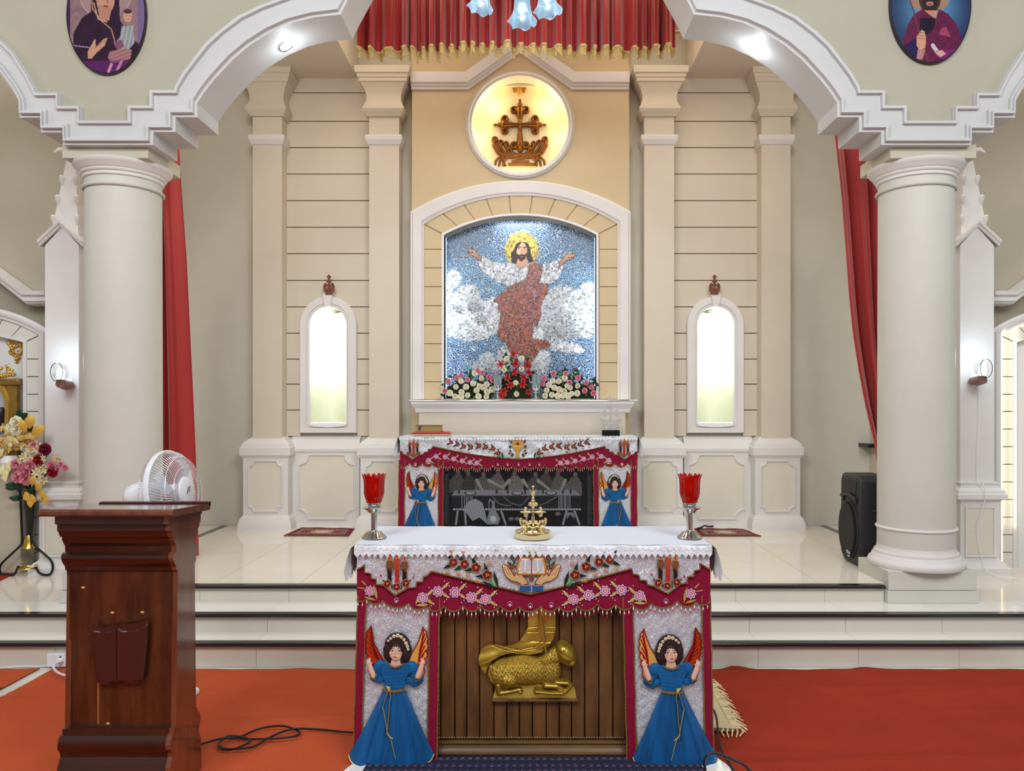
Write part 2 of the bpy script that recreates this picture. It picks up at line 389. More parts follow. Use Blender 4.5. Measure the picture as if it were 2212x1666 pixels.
prof = [(-.02, -.292), (-.02, .05), (.09, .05), (.10, .078), (.18, .078), (.19, .055), (.29, .055), (.31, .03), (.84, .03), (.86, .055), (.96, .055), (.98, .03), (1, .03), (1, -.01)]
n = 1
for (a, b) in ((inL, outL), (inS, outS), (mx(inL), mx(outL)), (mx(inS), mx(outS))):
    struct('trim_%d' % n, MB().band(a, b, [(t, o) for t, o in prof], 5.10), TRIMG, ang=30); n += 1
# soffit downlights
for px, py, lab in ((614, 91, 'left'), (1643, 88, 'right')):
    dd = 5.27; p = Vector((xx(px, dd), dd, zy(py, dd) - .005)) + Vector((.55 if px < 1106 else -.55, -.06, -.82)) * .014
    t = thing('downlight', 'round recessed downlight in the %s haunch of the central arch' % lab, 'light', tuple(p))
    ax = Vector((.55 if px < 1106 else -.55, -.06, -.82)).normalized(); q = ax.to_track_quat('Z', 'Y')
    def rot(v, q=q, p=p): r = q @ Vector(v); return tuple(p + r)
    MB().lathe([(.052, .004), (.058, .0), (.056, .014), (.046, .012), (.044, .004)], 0, 0, 24).xf(rot).build('rim', CHROME, t)
    MB().lathe([(.044, .005), (.03, .012)], 0, 0, 20).xf(rot).build('lamp', mat('downlight_glow', (255, 255, 255), .5, emit=(225, 240, 255), estr=9), t)
    light('downlight_beam', 'SPOT', tuple(p + ax * .03), 16, (.82, .92, 1), .04, look=tuple(p + ax), spot=2.6); light('downlight_glow', 'POINT', tuple(p + ax * .12), 1.7, (.8, .92, 1), .03)

# ---- capital blocks and round columns
def column(sx, label):
    cxx = -2.82 if sx < 0 else 2.665; cy = 5.335
    t = thing('column', label, 'column', (cxx, cy, Z2))
    MB().box(cxx - .302, cxx + .302, 5.10, 5.60, Z2, Z2 + .082).build('plinth_step', COLM, t, bevel=.004)
    MB().box(cxx - .292, cxx + .292, 5.112, 5.59, Z2 + .084, .4874).build('plinth', COLM, t, bevel=.004)
    b = [(0.30, .4874), (.307, .497), (.309, .515), (.303, .53), (.292, .538), (.284, .548), (.28, .562), (.276, .566), (.268, .568), (.27, .578), (.266, .588), (.256, .592), (.252, .6), (.249, .625)]
    MB().lathe(b, cxx, cy, 64, cap=False).build('base_moulding', WH, t)
    MB().lathe([(.248, .60), (.246, 1.2), (.243, 2.2), (.241, 3.14)], cxx, cy, 64, cap=False).build('shaft', COLM, t)
    for z in (.748, 3.06): MB().lathe([(.246, z - .012), (.256, z - .008), (.26, z), (.256, z + .008), (.244, z + .012)], cxx, cy, 64, cap=False).build('astragal', WH if z < 1 else COLM, t)
    c = [(.243, 3.118), (.252, 3.124), (.255, 3.135), (.252, 3.143), (.262, 3.147), (.268, 3.156), (.268, 3.165), (.277, 3.17), (.283, 3.182), (.3, 3.197), (.31, 3.21), (.312, 3.2245)]
    MB().lathe(c, cxx, cy, 64).build('capital', WH, t)
    MB().box(cxx - .285, cxx + .285, 5.1, 5.57, 3.225, 3.316).build('impost_block', OLV if 0 else mat('block_cream', (190, 186, 166), .6), t, bevel=.003)
column(-1, 'pale round column at left between the red curtain and the lectern')
column(1, 'pale round column at right beside the black loudspeaker')

# ---- chancel shell
YB = 7.63
ncx, nby, nr = (671 + 750) / 2, 918, 39.5
def niche_loop(cx, k=0, n=20):
    r = nr + k; return [(cx - r, nby + k)] + [(cx + r, nby + k)] + arc(cx, 703, r, 0, -180, n)
NL = PX(niche_loop(ncx), YB); NR = mx(NL)
wb = struct('wall_back', MB().sheet([(-3.72, Z3 - .05), (3.54, Z3 - .05), (3.54, 5.95), (-3.72, 5.95)], [NL, NR, [(-.95, 1.35), (.77, 1.35), (.77, 4.75), (-.95, 4.75)]], YB, YB + .06), GREY)
struct('wall_left', MB().box(-3.66, -3.54, 6.37, 7.62, Z3, 4.9), CREAM); struct('wall_right', MB().box(3.36, 3.48, 6.37, 7.62, Z3, 4.9), CREAM)
struct('wall_aisle_left', MB().box(-7.2, -3.67, 6.37, 6.5, Z2, 6.2), AISLE); struct('wall_aisle_right', MB().box(3.49, 7.0, 6.37, 6.5, Z2, 6.2), AISLE)
ZC = 4.81; CW = 1.62
CEIL = mat('ceiling_paint', (214, 204, 188), .7)
struct('ceiling', MB().box(-3.68, X0 - CW, 5.40, 7.62, ZC, ZC + .1).box(X0 + CW, 3.5, 5.40, 7.62, ZC, ZC + .1).box(-3.6, 3.42, 5.40, 7.62, 5.85, 5.95)
       .box(X0 - CW - .06, X0 - CW - .001, 5.40, 7.62, ZC + .1, 5.85).box(X0 + CW + .001, X0 + CW + .06, 5.40, 7.62, ZC + .1, 5.85), CEIL)
struct('ceiling_aisle', MB().box(-7.2, -3.69, 5.4, 6.36, 5.4, 5.5).box(3.51, 7.0, 5.4, 6.36, 5.4, 5.5), CEIL)

# ---- rusticated plaster bands on the back wall
def zz(py, d=7.6): return zy(py, d)
gro = [168, 200.5, 262, 319, 376, 433.5, 491, 548, 606, 663, 720, 776, 830, 886, 943]
oy, orad = 703, 61.5
def band_pieces(a, b):
    """plaster courses between the pilasters, cut round the niche frame; photo px of the left bay"""
    L, R = 617, 798; out = []
    if b <= 639 + 1: return [[(L, a), (R, a), (R, b), (L, b)]]
    def xc(y):
        if y < oy - orad: return 0
        if y >= oy: return orad
        return math.sqrt(max(0, orad ** 2 - (oy - y) ** 2))
    ys = [a + (b - a) * i / 8 for i in range(9)]
    if a < oy - orad:
        left = [(L, b), (L, a), (R, a), (R, b)] + [(ncx + xc(y), y) for y in ys[::-1] if y > oy - orad] + [(ncx, oy - orad)] + [(ncx - xc(y), y) for y in ys if y > oy - orad]
        return [left]
    return [[(L, a), (ncx - xc(a), a)] + [(ncx - xc(y), y) for y in ys[1:]] + [(L, b)], [(R, b)] + [(ncx + xc(y), y) for y in ys[::-1]] + [(R, a)]]
for a, b in zip(gro, gro[1:]):
    for pc in band_pieces(a + 1.1, b - 1.1):
        q = PX(pc, 7.6)
        MB().prism(q, 7.6, YB).build('plaster_course', CREAM, wb, ang=0)
        MB().prism(mx(q), 7.6, YB).build('plaster_course', CREAM, wb, ang=0)

# ---- niches
def niche(sx, label):
    d = 7.6; cxw = xx(ncx, d) if sx < 0 else 2 * X0 - xx(ncx, d); rw = nr * d / F; z0 = zy(nby, d); zs = zy(703, d)
    t = thing('niche', label, 'niche', (cxw, YB + .06, z0))
    inn = [(cxw - rw, z0)] + [(cxw + rw * math.cos(a), zs + rw * math.sin(a)) for a in [PI - PI * i / 24 for i in range(25)]] + [(cxw + rw, z0)]
    ow = orad * d / F; zb = zy(935.5, d)
    out = [(cxw - ow, zb)] + [(cxw + ow * math.cos(a), zs + ow * math.sin(a)) for a in [PI - PI * i / 24 for i in range(25)]] + [(cxw + ow, zb)]
    MB().band(inn, out, [(0, -.03), (0, .035), (.12, .04), (.16, .028), (.3, .028), (.34, .04), (.92, .04), (1, .03), (1, 0)], d, closed=True).build('frame', WH, t, ang=30)
    # rounded recess
    vs = []; n = 16; rows = [z0 + (zs - z0) * i / 6 for i in range(7)]
    fs = []
    def ringpts(z, k=1.0): return [(cxw + rw * k * math.cos(a), YB + .0 + .30 * k * math.sin(a), z) for a in [PI * i / n for i in range(n + 1)]]
    lay = [ringpts(z) for z in rows] + [ringpts(zs + rw * math.sin(b), math.cos(b)) for b in [PI / 2 * i / 8 for i in range(1, 9)]]
    m_ = n + 1
    for l in lay: vs += l
    fs = [(i * m_ + j, i * m_ + j + 1, (i + 1) * m_ + j + 1, (i + 1) * m_ + j) for i in range(len(lay) - 1) for j in range(n)] + [tuple(range(m_))]
    MB().add(vs, fs).build('recess', mat('niche_paint', (222, 224, 204), .6), t, recalc=False)
    kz = zy(663, d); kt = zy(637, d); kc = cxw
    MB().prism([(kc - .031, kz), (kc + .031, kz), (kc + .047, kt), (kc - .047, kt)], d - .062, d).build('keystone', WH, t, bevel=.004)
    c = MB(); N_ = 40                             # lace cloth drooping over the sill
    vs = []
    for i in range(N_ + 1):
        u = -1 + 2 * i / N_; x = cxw + u * rw * .97; dr = .03 + .022 * math.sqrt(max(0, 1 - u * u)) + .004 * math.sin(i * 2.1)
        vs += [(x, YB + .20 * math.sqrt(max(.02, 1 - u * u)), z0 + .022), (x, d - .01, z0 + .026 + .004 * math.sin(i * 1.3)), (x, d - .045, z0 + .018), (x, d - .05 - .003 * math.sin(i * 2), z0 - dr + .03)]
    fs = [(i * 4 + j, i * 4 + j + 1, i * 4 + j + 5, i * 4 + j + 4) for i in range(N_) for j in range(3)]
    cl = c.add(vs, fs).build('lace_cloth', mat('white_lace', (238, 238, 238), .8, bump=.6, bscale=160), None, recalc=False)
    tag(cl, 'white lace cloth on the sill of the %s niche' % ('left' if sx < 0 else 'right'), 'cloth', 'lace cloths on the niche sills')
    lx = cxw + (-sx * .05)
    lt = thing('niche_lamp', 'small round ceiling lamp inside the top of the %s arched niche' % ('left' if sx < 0 else 'right'), 'light', (lx, YB + .12, zs + rw * .78))
    MB().lathe([(.05, 0), (.052, .008), (.044, .012)], lx, YB + .11, 20, cz=zs + rw * .72).build('rim', CHROME, lt)
    MB().lathe([(.04, -.004), (.042, .002)], lx, YB + .11, 20, cz=zs + rw * .72).build('lamp', mat('niche_glow', (255, 255, 255), .5, emit=(235, 255, 250), estr=8), lt)
    light('niche_light', 'POINT', (lx, YB + .08, zs + rw * .45), 2.2, (.82, 1, .95), .05)
    light('niche_light_low', 'POINT', (cxw, YB + .06, z0 + .55), 2.0, (.95, 1, .88), .05)
niche(-1, 'tall round-headed lit niche in the left bay of the back wall')
niche(1, 'tall round-headed lit niche in the right bay of the back wall')

# ---- pilasters
def notch_loop(x0, x1, z0, z1, r, n=5):
    o = []
    for (cx, cz, a0) in ((x0, z0, 90), (x1, z0, 180), (x1, z1, 270), (x0, z1, 360)):
        o += [(cx + r * math.cos(math.radians(a0 - 90 * i / n)), cz + r * math.sin(math.radians(a0 - 90 * i / n))) for i in range(n + 1)]
    return o
def inset_panel(parent, x0, x1, z0, z1, y, r):
    lp = notch_loop(x0, x1, z0, z1, r)
    MB().prism(lp, y - .002, y + .02).build('inset_panel', PANEL, parent, ang=0)
    lo = notch_loop(x0 - .022, x1 + .022, z0 - .022, z1 + .022, r)
    MB().band(lp, lo, [(0, 0), (0.05, .012), (.35, .018), (.5, .01), (.9, .01), (1, 0)], y, closed=True).build('panel_moulding', WH, parent, ang=30)
def pilaster(px0, px1, sx, label, dsh=7.45):
    k = dsh / F; c = xx((px0 + px1) / 2, dsh); hw = (px1 - px0) / 2 * k
    if sx > 0: c = 2 * X0 - c
    t = thing('wall_pilaster', label, 'pilaster', (c, 7.6, Z3)); yb = 7.62
    Z = lambda py: zy(py, dsh)
    def row(z, e): return (z, c - hw - e, c + hw + e, dsh - e, yb)
    MB().rloft([row(Z(962), 0), row(Z(312), 0)]).build('shaft', CREAM, t, ang=0)
    MB().rloft([row(Z(314), 0), row(Z(312), .012), row(Z(303), .03), row(Z(296), .034), row(Z(293), .03), row(Z(293), 0)]).build('necking', WH, t, ang=0)
    cap = [(294, 0), (253, 0), (252, .02), (247, .028), (243, .045), (238, .055), (233, .05), (226, .033), (218, .022), (208, .022), (198, .034), (188, .06), (184, .068), (182, .082), (176, .085), (174, .095), (168, .1), (166, .115), (152, .12)]
    MB().rloft([row(Z(a), e) for a, e in cap]).build('capital', CREAM, t, ang=25)
    dp = 7.40; ZP = lambda py: zy(py, dp); hp = hw + .075
    def rp(z, e, f=0): return (z, c - hp - e, c + hp + e, dp - e, yb)
    MB().rloft([rp(Z3, .04), rp(ZP(1131), .04), rp(ZP(1126), .03), rp(ZP(1121), .026), rp(ZP(1117), .01), rp(ZP(1113), 0), rp(ZP(990), 0), rp(ZP(987), .012), rp(ZP(984), .014), rp(ZP(984), .026), rp(ZP(967), .026),
                rp(ZP(965), .014), rp(ZP(960), .01), rp(ZP(954), -.012), rp(ZP(949), -.04), rp(ZP(946), -.06), rp(ZP(944), -.062)]).build('pedestal', WH, t, ang=25)
    inset_panel(t, c - hp * .70, c + hp * .70, ZP(1103), ZP(998), dp, .05)
for sx, s_ in ((-1, 'left'), (1, 'right')):
    pilaster(546, 609, sx, 'outer cream pilaster of the back wall, far %s' % s_)
    pilaster(797.5, 862, sx, 'inner cream pilaster of the back wall, %s of the mosaic bay' % s_)
    # low wall between the pilasters
    a, b = xx(629.5, 7.56), xx(777.5, 7.56)
    if sx > 0: a, b = 2 * X0 - b, 2 * X0 - a
    dd = MB()
    Zd = lambda py: zy(py, 7.54)
    dd.rloft([(Z3, a, b, 7.54, 7.625), (Zd(978), a, b, 7.54, 7.625), (Zd(976), a, b, 7.525, 7.625), (Zd(970), a, b, 7.52, 7.625), (Zd(966), a, b, 7.53, 7.625), (Zd(957), a, b, 7.545, 7.625), (Zd(950), a, b, 7.56, 7.625), (Zd(944), a, b, 7.6, 7.625), (Zd(943), a, b, 7.61, 7.625)])
    dw = thing('panelled_dado', 'white low dado wall with one large notched panel, under the %s niche' % s_, 'dado', ((a + b) / 2, 7.6, Z3))
    dd.build('body', WH, dw, ang=25)
    p0, p1 = xx(648, 7.54), xx(764, 7.54)
    if sx > 0: p0, p1 = 2 * X0 - p1, 2 * X0 - p0
    inset_panel(dw, p0, p1, Zd(1119), Zd(985), 7.54, .095)

# ---- central bay with the mosaic arch and the round niche
YBAY = 7.5
B0, B1 = 888, 1361
def frame_line(xl, xr, ybot, ycorner, ycrown, n=24):
    """segmental-headed outline, photo px, from bottom left over the crown to bottom right"""
    w_ = (xr - xl) / 2; h = ycorner - ycrown; R = (w_ * w_ + h * h) / (2 * h); c = (xl + xr) / 2; a = math.asin(w_ / R)
    return [(xl, ybot)] + [(c + R * math.sin(-a + 2 * a * i / n), ycrown + R - R * math.cos(-a + 2 * a * i / n)) for i in range(n + 1)] + [(xr, ybot)]
mo = frame_line(959.5, 1288, 863, 508, 466); m1 = frame_line(917, 1333, 863, 485, 424); m2 = frame_line(888, 1361, 863, 459, 392)
circ = arc(1123.5, 270.5, 105, 0, 350, 35)
holeM = PX(mo, YBAY); holeC = PX(circ, YBAY)
bx0, bx1 = xx(890, YBAY), xx(1359, YBAY)
bay = struct('wall_bay', MB().sheet([(bx0, 1.2), (bx1, 1.2), (bx1, 5.85), (bx0, 5.85)], [holeM, holeC], YBAY, YB + .04), CREAM2)
prism_back = struct('wall_bay_back', MB().box(bx0 - .02, bx1 + .02, 7.76, 7.80, 1.2, 5.9), CREAM2)
# frame moulding round the mosaic arch
struct('trim_mosaic_arch', MB().band(PX(m1, YBAY), PX(m2, YBAY), [(0, 0), (0, .03), (.12, .036), (.2, .05), (.8, .055), (.88, .04), (1, .035), (1, 0)], YBAY), WH, ang=30)
struct('trim_mosaic_reveal', MB().band(PX(mo, YBAY), PX(frame_line(955, 1292.5, 863, 505.5, 462), YBAY), [(0, -.16), (0, .022), (1, .022), (1, 0)], YBAY), mat('reveal_white', (226, 228, 232), .5), ang=30)
# voussoirs
i_in, i_out = frame_line(956, 1292, 863, 506, 463, 90), frame_line(916, 1334, 863, 485, 424, 90)
vp = thing('arch_blocks', 'ring of cream blocks with grooved joints around the mosaic', 'arch ring', (X0, YBAY, 1.64)); vp['kind'] = 'structure'
ang_j = [0, .105, .218, .33, .443, .557, .67, .782, .895, 1]
def ringpt(line, u): 
    pts = line[1:-1]; f = u * (len(pts) - 1); i = min(int(f), len(pts) - 2); f -= i
    return (pts[i][0] + (pts[i + 1][0] - pts[i][0]) * f, pts[i][1] + (pts[i + 1][1] - pts[i][1]) * f)
for a, b in zip(ang_j, ang_j[1:]):
    a += .0035; b -= .0035; q = [ringpt(i_in, a + (b - a) * t / 4) for t in range(5)] + [ringpt(i_out, b + (a - b) * t / 4) for t in range(5)]
    MB().prism(PX(q, YBAY), YBAY - .018, YBAY).build('voussoir', CREAM2, vp, ang=0)
js = [539.5, 579.6, 620, 661, 702, 743, 784, 825, 863]
for k, (a, b) in enumerate(zip([None] + js, js)):
    if a is None: q = [(917, 487), (955, 508.5), (955, b - .8), (917, b - .8)]
    else: q = [(917, a + .8), (955, a + .8), (955, b - .8), (917, b - .8)]
    qq = PX(q, YBAY); MB().prism(qq, YBAY - .018, YBAY).build('voussoir', CREAM2, vp, ang=0)
    q2 = [(2250 - x, y) for x, y in q]; MB().prism(PX(q2, YBAY), YBAY - .018, YBAY).build('voussoir', CREAM2, vp, ang=0)
# ring round the circular niche
ci = arc(1123.5, 270.5, 104, 0, 354, 59); co = arc(1123.5, 270.5, 117.5, 0, 354, 59)
struct('trim_round_niche', MB().band(PX(ci, YBAY), PX(co, YBAY), [(0, -.10), (0, .03), (.35, .034), (.42, .05), (.62, .05), (.7, .03), (.85, .04), (1, .02), (1, 0)], YBAY, closed=True), WH, ang=30)
# cornice with the peak over the round niche
lowc = [(889, 195), (1012, 195), (1092, 138), (1123, 116)]; upc = [(889, 163), (1007, 163), (1070, 118), (1123, 78)]
lowc += [(2247 - x, y) for x, y in lowc[::-1][1:]]; upc += [(2247 - x, y) for x, y in upc[::-1][1:]]
struct('trim_cornice', MB().band(PX(lowc, YBAY), PX(upc, YBAY), [(0, 0), (0, .025), (.14, .03), (.2, .05), (.3, .05), (.36, .075), (.85, .09), (1, .09), (1, 0)], YBAY), WH, ang=30)
# shelf below the mosaic
sh = thing('mantel_shelf', 'white moulded shelf under the mosaic holding the flowers', 'shelf', (X0, 7.5, 1.2))
sx0, sx1 = xx(888, 7.2), xx(1370, 7.2)
def sr(py, e): return (zy(py, 7.2), sx0 + e, sx1 - e, 7.2 + e, 7.7)
MB().rloft([sr(893, .05), sr(891, .036), sr(883, .03), sr(878, .012), sr(874, .004), sr(873, 0), sr(866.5, 0)]).build('shelf_top', WH, sh, ang=25)
MB().rloft([(Z3, xx(905, 7.25), xx(1351, 7.25), 7.25, 7.6), (zy(892, 7.25), xx(905, 7.25), xx(1351, 7.25), 7.25, 7.6)]).build('shelf_body', CREAM, sh, ang=0)
cl = MB(); N_ = 120; vs = []                       # thin white cloth on the shelf
for i in range(N_ + 1):
    x = sx0 - .02 + (sx1 - sx0 + .05) * i / N_; zt = zy(865, 7.2) + .004
    vs += [(x, 7.5, zt), (x, 7.195, zt + .001 * math.sin(i * .7)), (x, 7.185, zt - .006 - .004 * math.sin(i * .21) - .004 * abs(math.sin(i * .05)))]
cloth = cl.add(vs, [(i * 3 + j, i * 3 + j + 1, i * 3 + j + 4, i * 3 + j + 3) for i in range(N_) for j in range(2)]).build('shelf_cloth', mat('thin_white_cloth', (236, 234, 234), .8), None, recalc=False)
tag(cloth, 'thin white cloth along the top edge of the shelf under the mosaic', 'cloth')

# ---- side aisle fronts: pinnacled pilaster and arched altar frame
def rlam(t, c, dsh, Zp, hw, yb):
    pass
def aisle_pilaster(sx, label):
    d = 6.02; Zp = lambda py: zy(py, d)
    def X(px): 
        v = xx(px, d); return v if sx > 0 else 2 * X0 - v
    a, b = sorted((X(2074), X(2147))); c = (a + b) / 2; hw = (b - a) / 2; yb = 6.36
    t = thing('pinnacled_pilaster', label, 'pilaster', (c, 6.2, Z2))
    MB().rloft([(Zp(1050), a, b, d, yb), (Zp(530), a, b, d, yb)]).build('shaft', WH, t, ang=0)
    q = [(a, Zp(530)), (b, Zp(530)), (c, Zp(490))]
    MB().prism(q, d, yb).build('gable', WH, t, ang=0)
    g = [(a - .035, Zp(533)), (c, Zp(490)), (b + .035, Zp(533))]; g2 = [(a - .035, Zp(521)), (c, Zp(478)), (b + .035, Zp(521))]
    MB().band(g, g2, [(0, 0), (0, .02), (.4, .022), (.5, .04), (.9, .045), (1, .045), (1, -.34)], d).build('gable_moulding', WH, t, ang=20)
    apx, apz = c, Zp(325)
    MB().add([(a + .02, d + .03, Zp(515)), (b - .02, d + .03, Zp(515)), (b - .02, yb - .03, Zp(515)), (a + .02, yb - .03, Zp(515)), (c - .03, d + .12, apz), (c + .03, d + .12, apz), (c + .03, d + .18, apz), (c - .03, d + .18, apz)],
             [(0, 1, 5, 4), (1, 2, 6, 5), (2, 3, 7, 6), (3, 0, 4, 7), (4, 5, 6, 7), (3, 2, 1, 0)]).build('pinnacle', WH, t, ang=0)
    for py, u in ((382, .70), (427, .49), (472, .27)):
        for s2 in (-1, 1):
            w_ = (hw - .02) * (1 - (515 - py) / 190.0) + .03 * ((515 - py) / 190.0); yy = d + .03 + .09 * (515 - py) / 190.0
            cx_ = c + s2 * (w_ - .006)
            MB().tube([(cx_ + s2 * .002, yy - .002, Zp(py + 13)), (cx_ + s2 * .004, yy - .004, Zp(py + 6)), (cx_ + s2 * .006, yy - .006, Zp(py - 2)), (cx_ + s2 * .008, yy - .008, Zp(py - 8)), (cx_ + s2 * .006, yy - .008, Zp(py - 11))], [.003, .012, .019, .018, .006], 10).build('crocket', WH, t)
    MB().tube([(c, d + .15, apz - .01), (c + .02 * sx, d + .12, apz + .03), (c + sx * .07, d + .08, apz + .035), (c + sx * .1, d + .06, apz + .005)], [.03, .03, .018, .006], 8, flat=.5).build('finial_leaf', WH, t)
    Za = lambda py: zy(py, 5.98)
    a2, b2 = a - .0, b + .05
    rows = [(1239, .075), (1226, .075), (1222, .06), (1216, .05), (1212, .03), (1208, .02), (1084, .02), (1081, .034), (1078, .036), (1078, .06), (1068, .06), (1066, .05), (1060, .045), (1054, .02), (1048, .012), (1046, .02), (1042, .02), (1041, 0)]
    MB().rloft([(Za(p) if p != 1239 else Z2, a - e, b + e, 6.0 - e, yb) for p, e in rows]).build('pedestal', WH, t, ang=25)
    MB().box(a + .03, b - .03, 5.975, 6.0, Za(1198), Za(1098)).build('inset_panel', PANEL, t, bevel=.003)
    MB().band([(a + .03, Za(1198)), (b - .03, Za(1198)), (b - .03, Za(1098)), (a + .03, Za(1098))], [(a + .012, Za(1203)), (b - .012, Za(1203)), (b - .012, Za(1093)), (a + .012, Za(1093))], [(0, 0), (0, .012), (1, .016), (1, 0)], 5.98, closed=True).build('panel_moulding', WH, t, ang=20)
aisle_pilaster(-1, 'white pilaster with a crocketed pinnacle left of the left round column')
aisle_pilaster(1, 'white pilaster with a crocketed pinnacle right of the right round column')
def side_frame(sx, label, lit):
    d = 6.24; M_ = (lambda q: PX(q, d)) if sx < 0 else (lambda q: mx(PX(q, d)))
    # photo px of the left frame; it runs on out of the picture
    o = frame_line(-228, 111, 1240, 715, 662); i1 = frame_line(-206, 88, 1240, 724, 682); b0 = i1; b1 = frame_line(-178, 60, 1240, 737, 718); b2 = frame_line(-172, 53, 1240, 740, 723)
    t = thing('side_altar_arch', label, 'arch frame', (M_([( -58, 1240)])[0][0], 6.3, Z2))
    MB().band(M_(i1), M_(o), [(0, 0), (0, .03), (.3, .035), (.4, .05), (.62, .055), (.7, .04), (1, .03), (1, 0)], d).build('frame', WH, t, ang=30)
    MB().band(M_(b2), M_(b1), [(0, -.06), (0, .02), (1, .02), (1, 0)], d).build('inner_moulding', WH, t, ang=30)
    js = [776, 814, 852, 889, 927, 965, 1003, 1041, 1079, 1117, 1155, 1193, 1240]
    for x0, x1 in ((60, 88), (-206, -178)):
        pr = [None] + js
        for a, b in zip(pr, js):
            top0, top1 = (739, 726) if x0 > 0 else (726, 739)
            q = [(x0 + .5, top0), (x1 - .5, top1), (x1 - .5, b - .9), (x0 + .5, b - .9)] if a is None else [(x0 + .5, a + .9), (x1 - .5, a + .9), (x1 - .5, b - .9), (x0 + .5, b - .9)]
            MB().prism(M_(q), d - .012, d + .02).build('block', mat('aisle_block', (216, 214, 204), .6), t, ang=0)
    for k in range(7):
        a, b = k / 7 + .004, (k + 1) / 7 - .004
        q = [ringpt(b1, a + (b - a) * s / 4) for s in range(5)] + [ringpt(i1, b + (a - b) * s / 4) for s in range(5)]
        MB().prism(M_(q), d - .012, d + .02).build('block', mat('aisle_block', (0, 0, 0)), t, ang=0)
    q = M_(frame_line(-172, 53, 1240, 740, 723)); MB().prism(q, d + .05, d + .07).build('back_panel', mat('side_altar_back', (222, 222, 220), .5), t, ang=0)
    # sloping cornice over the frame
    up = [(111, 632), (62, 632), (-2, 586), (-58, 545), (-116, 586), (-180, 632), (-228, 632)]; lo = [(111, 659), (60, 659), (-2, 609), (-58, 568), (-116, 609), (-178, 659), (-228, 659)]
    MB().band(M_(lo), M_(up), [(0, -.1), (0, .02), (.1, .05), (.2, .05), (.25, .075), (.65, .08), (.7, .11), (1, .12), (1, -.1)], d + .02).build('sloping_cornice', WH, t, ang=25)
    if lit:                                       # warm strips of small lamps inside the frame
        E = mat('warm_strip_glow', (255, 236, 200), .5, emit=(255, 226, 176), estr=2.2)
        o1 = frame_line(-207, 89.5, 1238, 723, 681); o2 = frame_line(-197, 79, 1238, 727, 689)
        st = thing('light_strip', 'warm glowing strip of small lamps along the side altar arch at the right edge', 'light strip', (M_([(90, 900)])[0][0], d, Z2 + .02))
        MB().band(M_(frame_line(-200, 84, 1238, 726, 686)), M_(o1), [(0, .022), (1, .024)], d).build('lamp_strip', E, st)
        for px in (86, 58):
            x = M_([(px, 900)])[0][0]; l = light('strip_glow', 'AREA', (x, d - .05, 1.4), .5, (1, .84, .55), .02, 1.6, look=(x + (.4 if px > 70 else .1), d + .25, 1.4))
side_frame(-1, 'white arched frame with block joints around the left side altar', False)
side_frame(1, 'white arched frame with block joints around the right side altar, edged with light', True)
# ================================================================== MOSAIC
def tess_mat():
    m = bpy.data.materials.new('mosaic_tesserae'); m.use_nodes = True; nt = m.node_tree; N = nt.nodes; L = nt.links; b = N['Principled BSDF']
    tc = N.new('ShaderNodeTexCoord'); a = N.new('ShaderNodeAttribute'); a.attribute_name = 'Col'
    v1 = N.new('ShaderNodeTexVoronoi'); v1.inputs['Scale'].default_value = 50; v2 = N.new('ShaderNodeTexVoronoi'); v2.feature = 'DISTANCE_TO_EDGE'; v2.inputs['Scale'].default_value = 50
    for v in (v1, v2): L.new(tc.outputs['Object'], v.inputs['Vector']); v.inputs['Randomness'].default_value = 1
    sp = N.new('ShaderNodeSeparateColor'); L.new(v1.outputs['Color'], sp.inputs[0])
    mr = N.new('ShaderNodeMapRange'); mr.inputs['To Min'].default_value = .22; mr.inputs['To Max'].default_value = 1.25; L.new(sp.outputs[0], mr.inputs['Value'])
    mu = N.new('ShaderNodeVectorMath'); mu.operation = 'SCALE'; L.new(a.outputs['Color'], mu.inputs[0]); L.new(mr.outputs[0], mu.inputs['Scale'])
    r = N.new('ShaderNodeMapRange'); r.inputs['From Min'].default_value = .03; r.inputs['From Max'].default_value = .07; L.new(v2.outputs['Distance'], r.inputs['Value'])
    mx = N.new('ShaderNodeMix'); mx.data_type = 'RGBA'; s2 = N.new('ShaderNodeSeparateColor'); L.new(a.outputs['Color'], s2.inputs[0]); sb_ = N.new('ShaderNodeMath'); sb_.operation = 'SUBTRACT'; L.new(s2.outputs[0], sb_.inputs[0]); L.new(s2.outputs[2], sb_.inputs[1])
    m3 = N.new('ShaderNodeMapRange'); m3.inputs['From Min'].default_value = .05; m3.inputs['From Max'].default_value = .2; L.new(sb_.outputs[0], m3.inputs['Value'])
    gm = N.new('ShaderNodeMix'); gm.data_type = 'RGBA'; gm.inputs['A'].default_value = (.56, .62, .66, 1); gm.inputs['B'].default_value = (.20, .10, .08, 1); L.new(m3.outputs[0], gm.inputs['Factor']); L.new(gm.outputs['Result'], mx.inputs['A']); L.new(r.outputs[0], mx.inputs['Factor']); L.new(mu.outputs[0], mx.inputs['B'])
    L.new(mx.outputs['Result'], b.inputs['Base Color']); b.inputs['Roughness'].default_value = .3
    bp = N.new('ShaderNodeBump'); bp.inputs['Strength'].default_value = .4; bp.inputs['Distance'].default_value = .004; L.new(r.outputs[0], bp.inputs['Height']); L.new(bp.outputs[0], b.inputs['Normal'])
    return m
PRINT = mat('printed_picture', (200, 200, 200), .45, attr=True)
ICON = mat('glossy_printed_picture', (200, 200, 200), .25, attr=True)
YM = 7.655
mos = thing('mosaic', 'mosaic of a robed figure with arms spread among clouds on blue', 'mosaic', (X0, YM, zy(863, YM)))
MB().prism(PX([(x + (1 if x > 1123 else -1) * 8, y - 6 if y < 800 else y + 4) for x, y in frame_line(959.5, 1288, 863, 508, 466)], YM), YM + .002, YM + .03).build('backing', WH, mos)
def A(x, y): return (940 + x / 6.144, 420 + y / 6.144)          # upper zoom
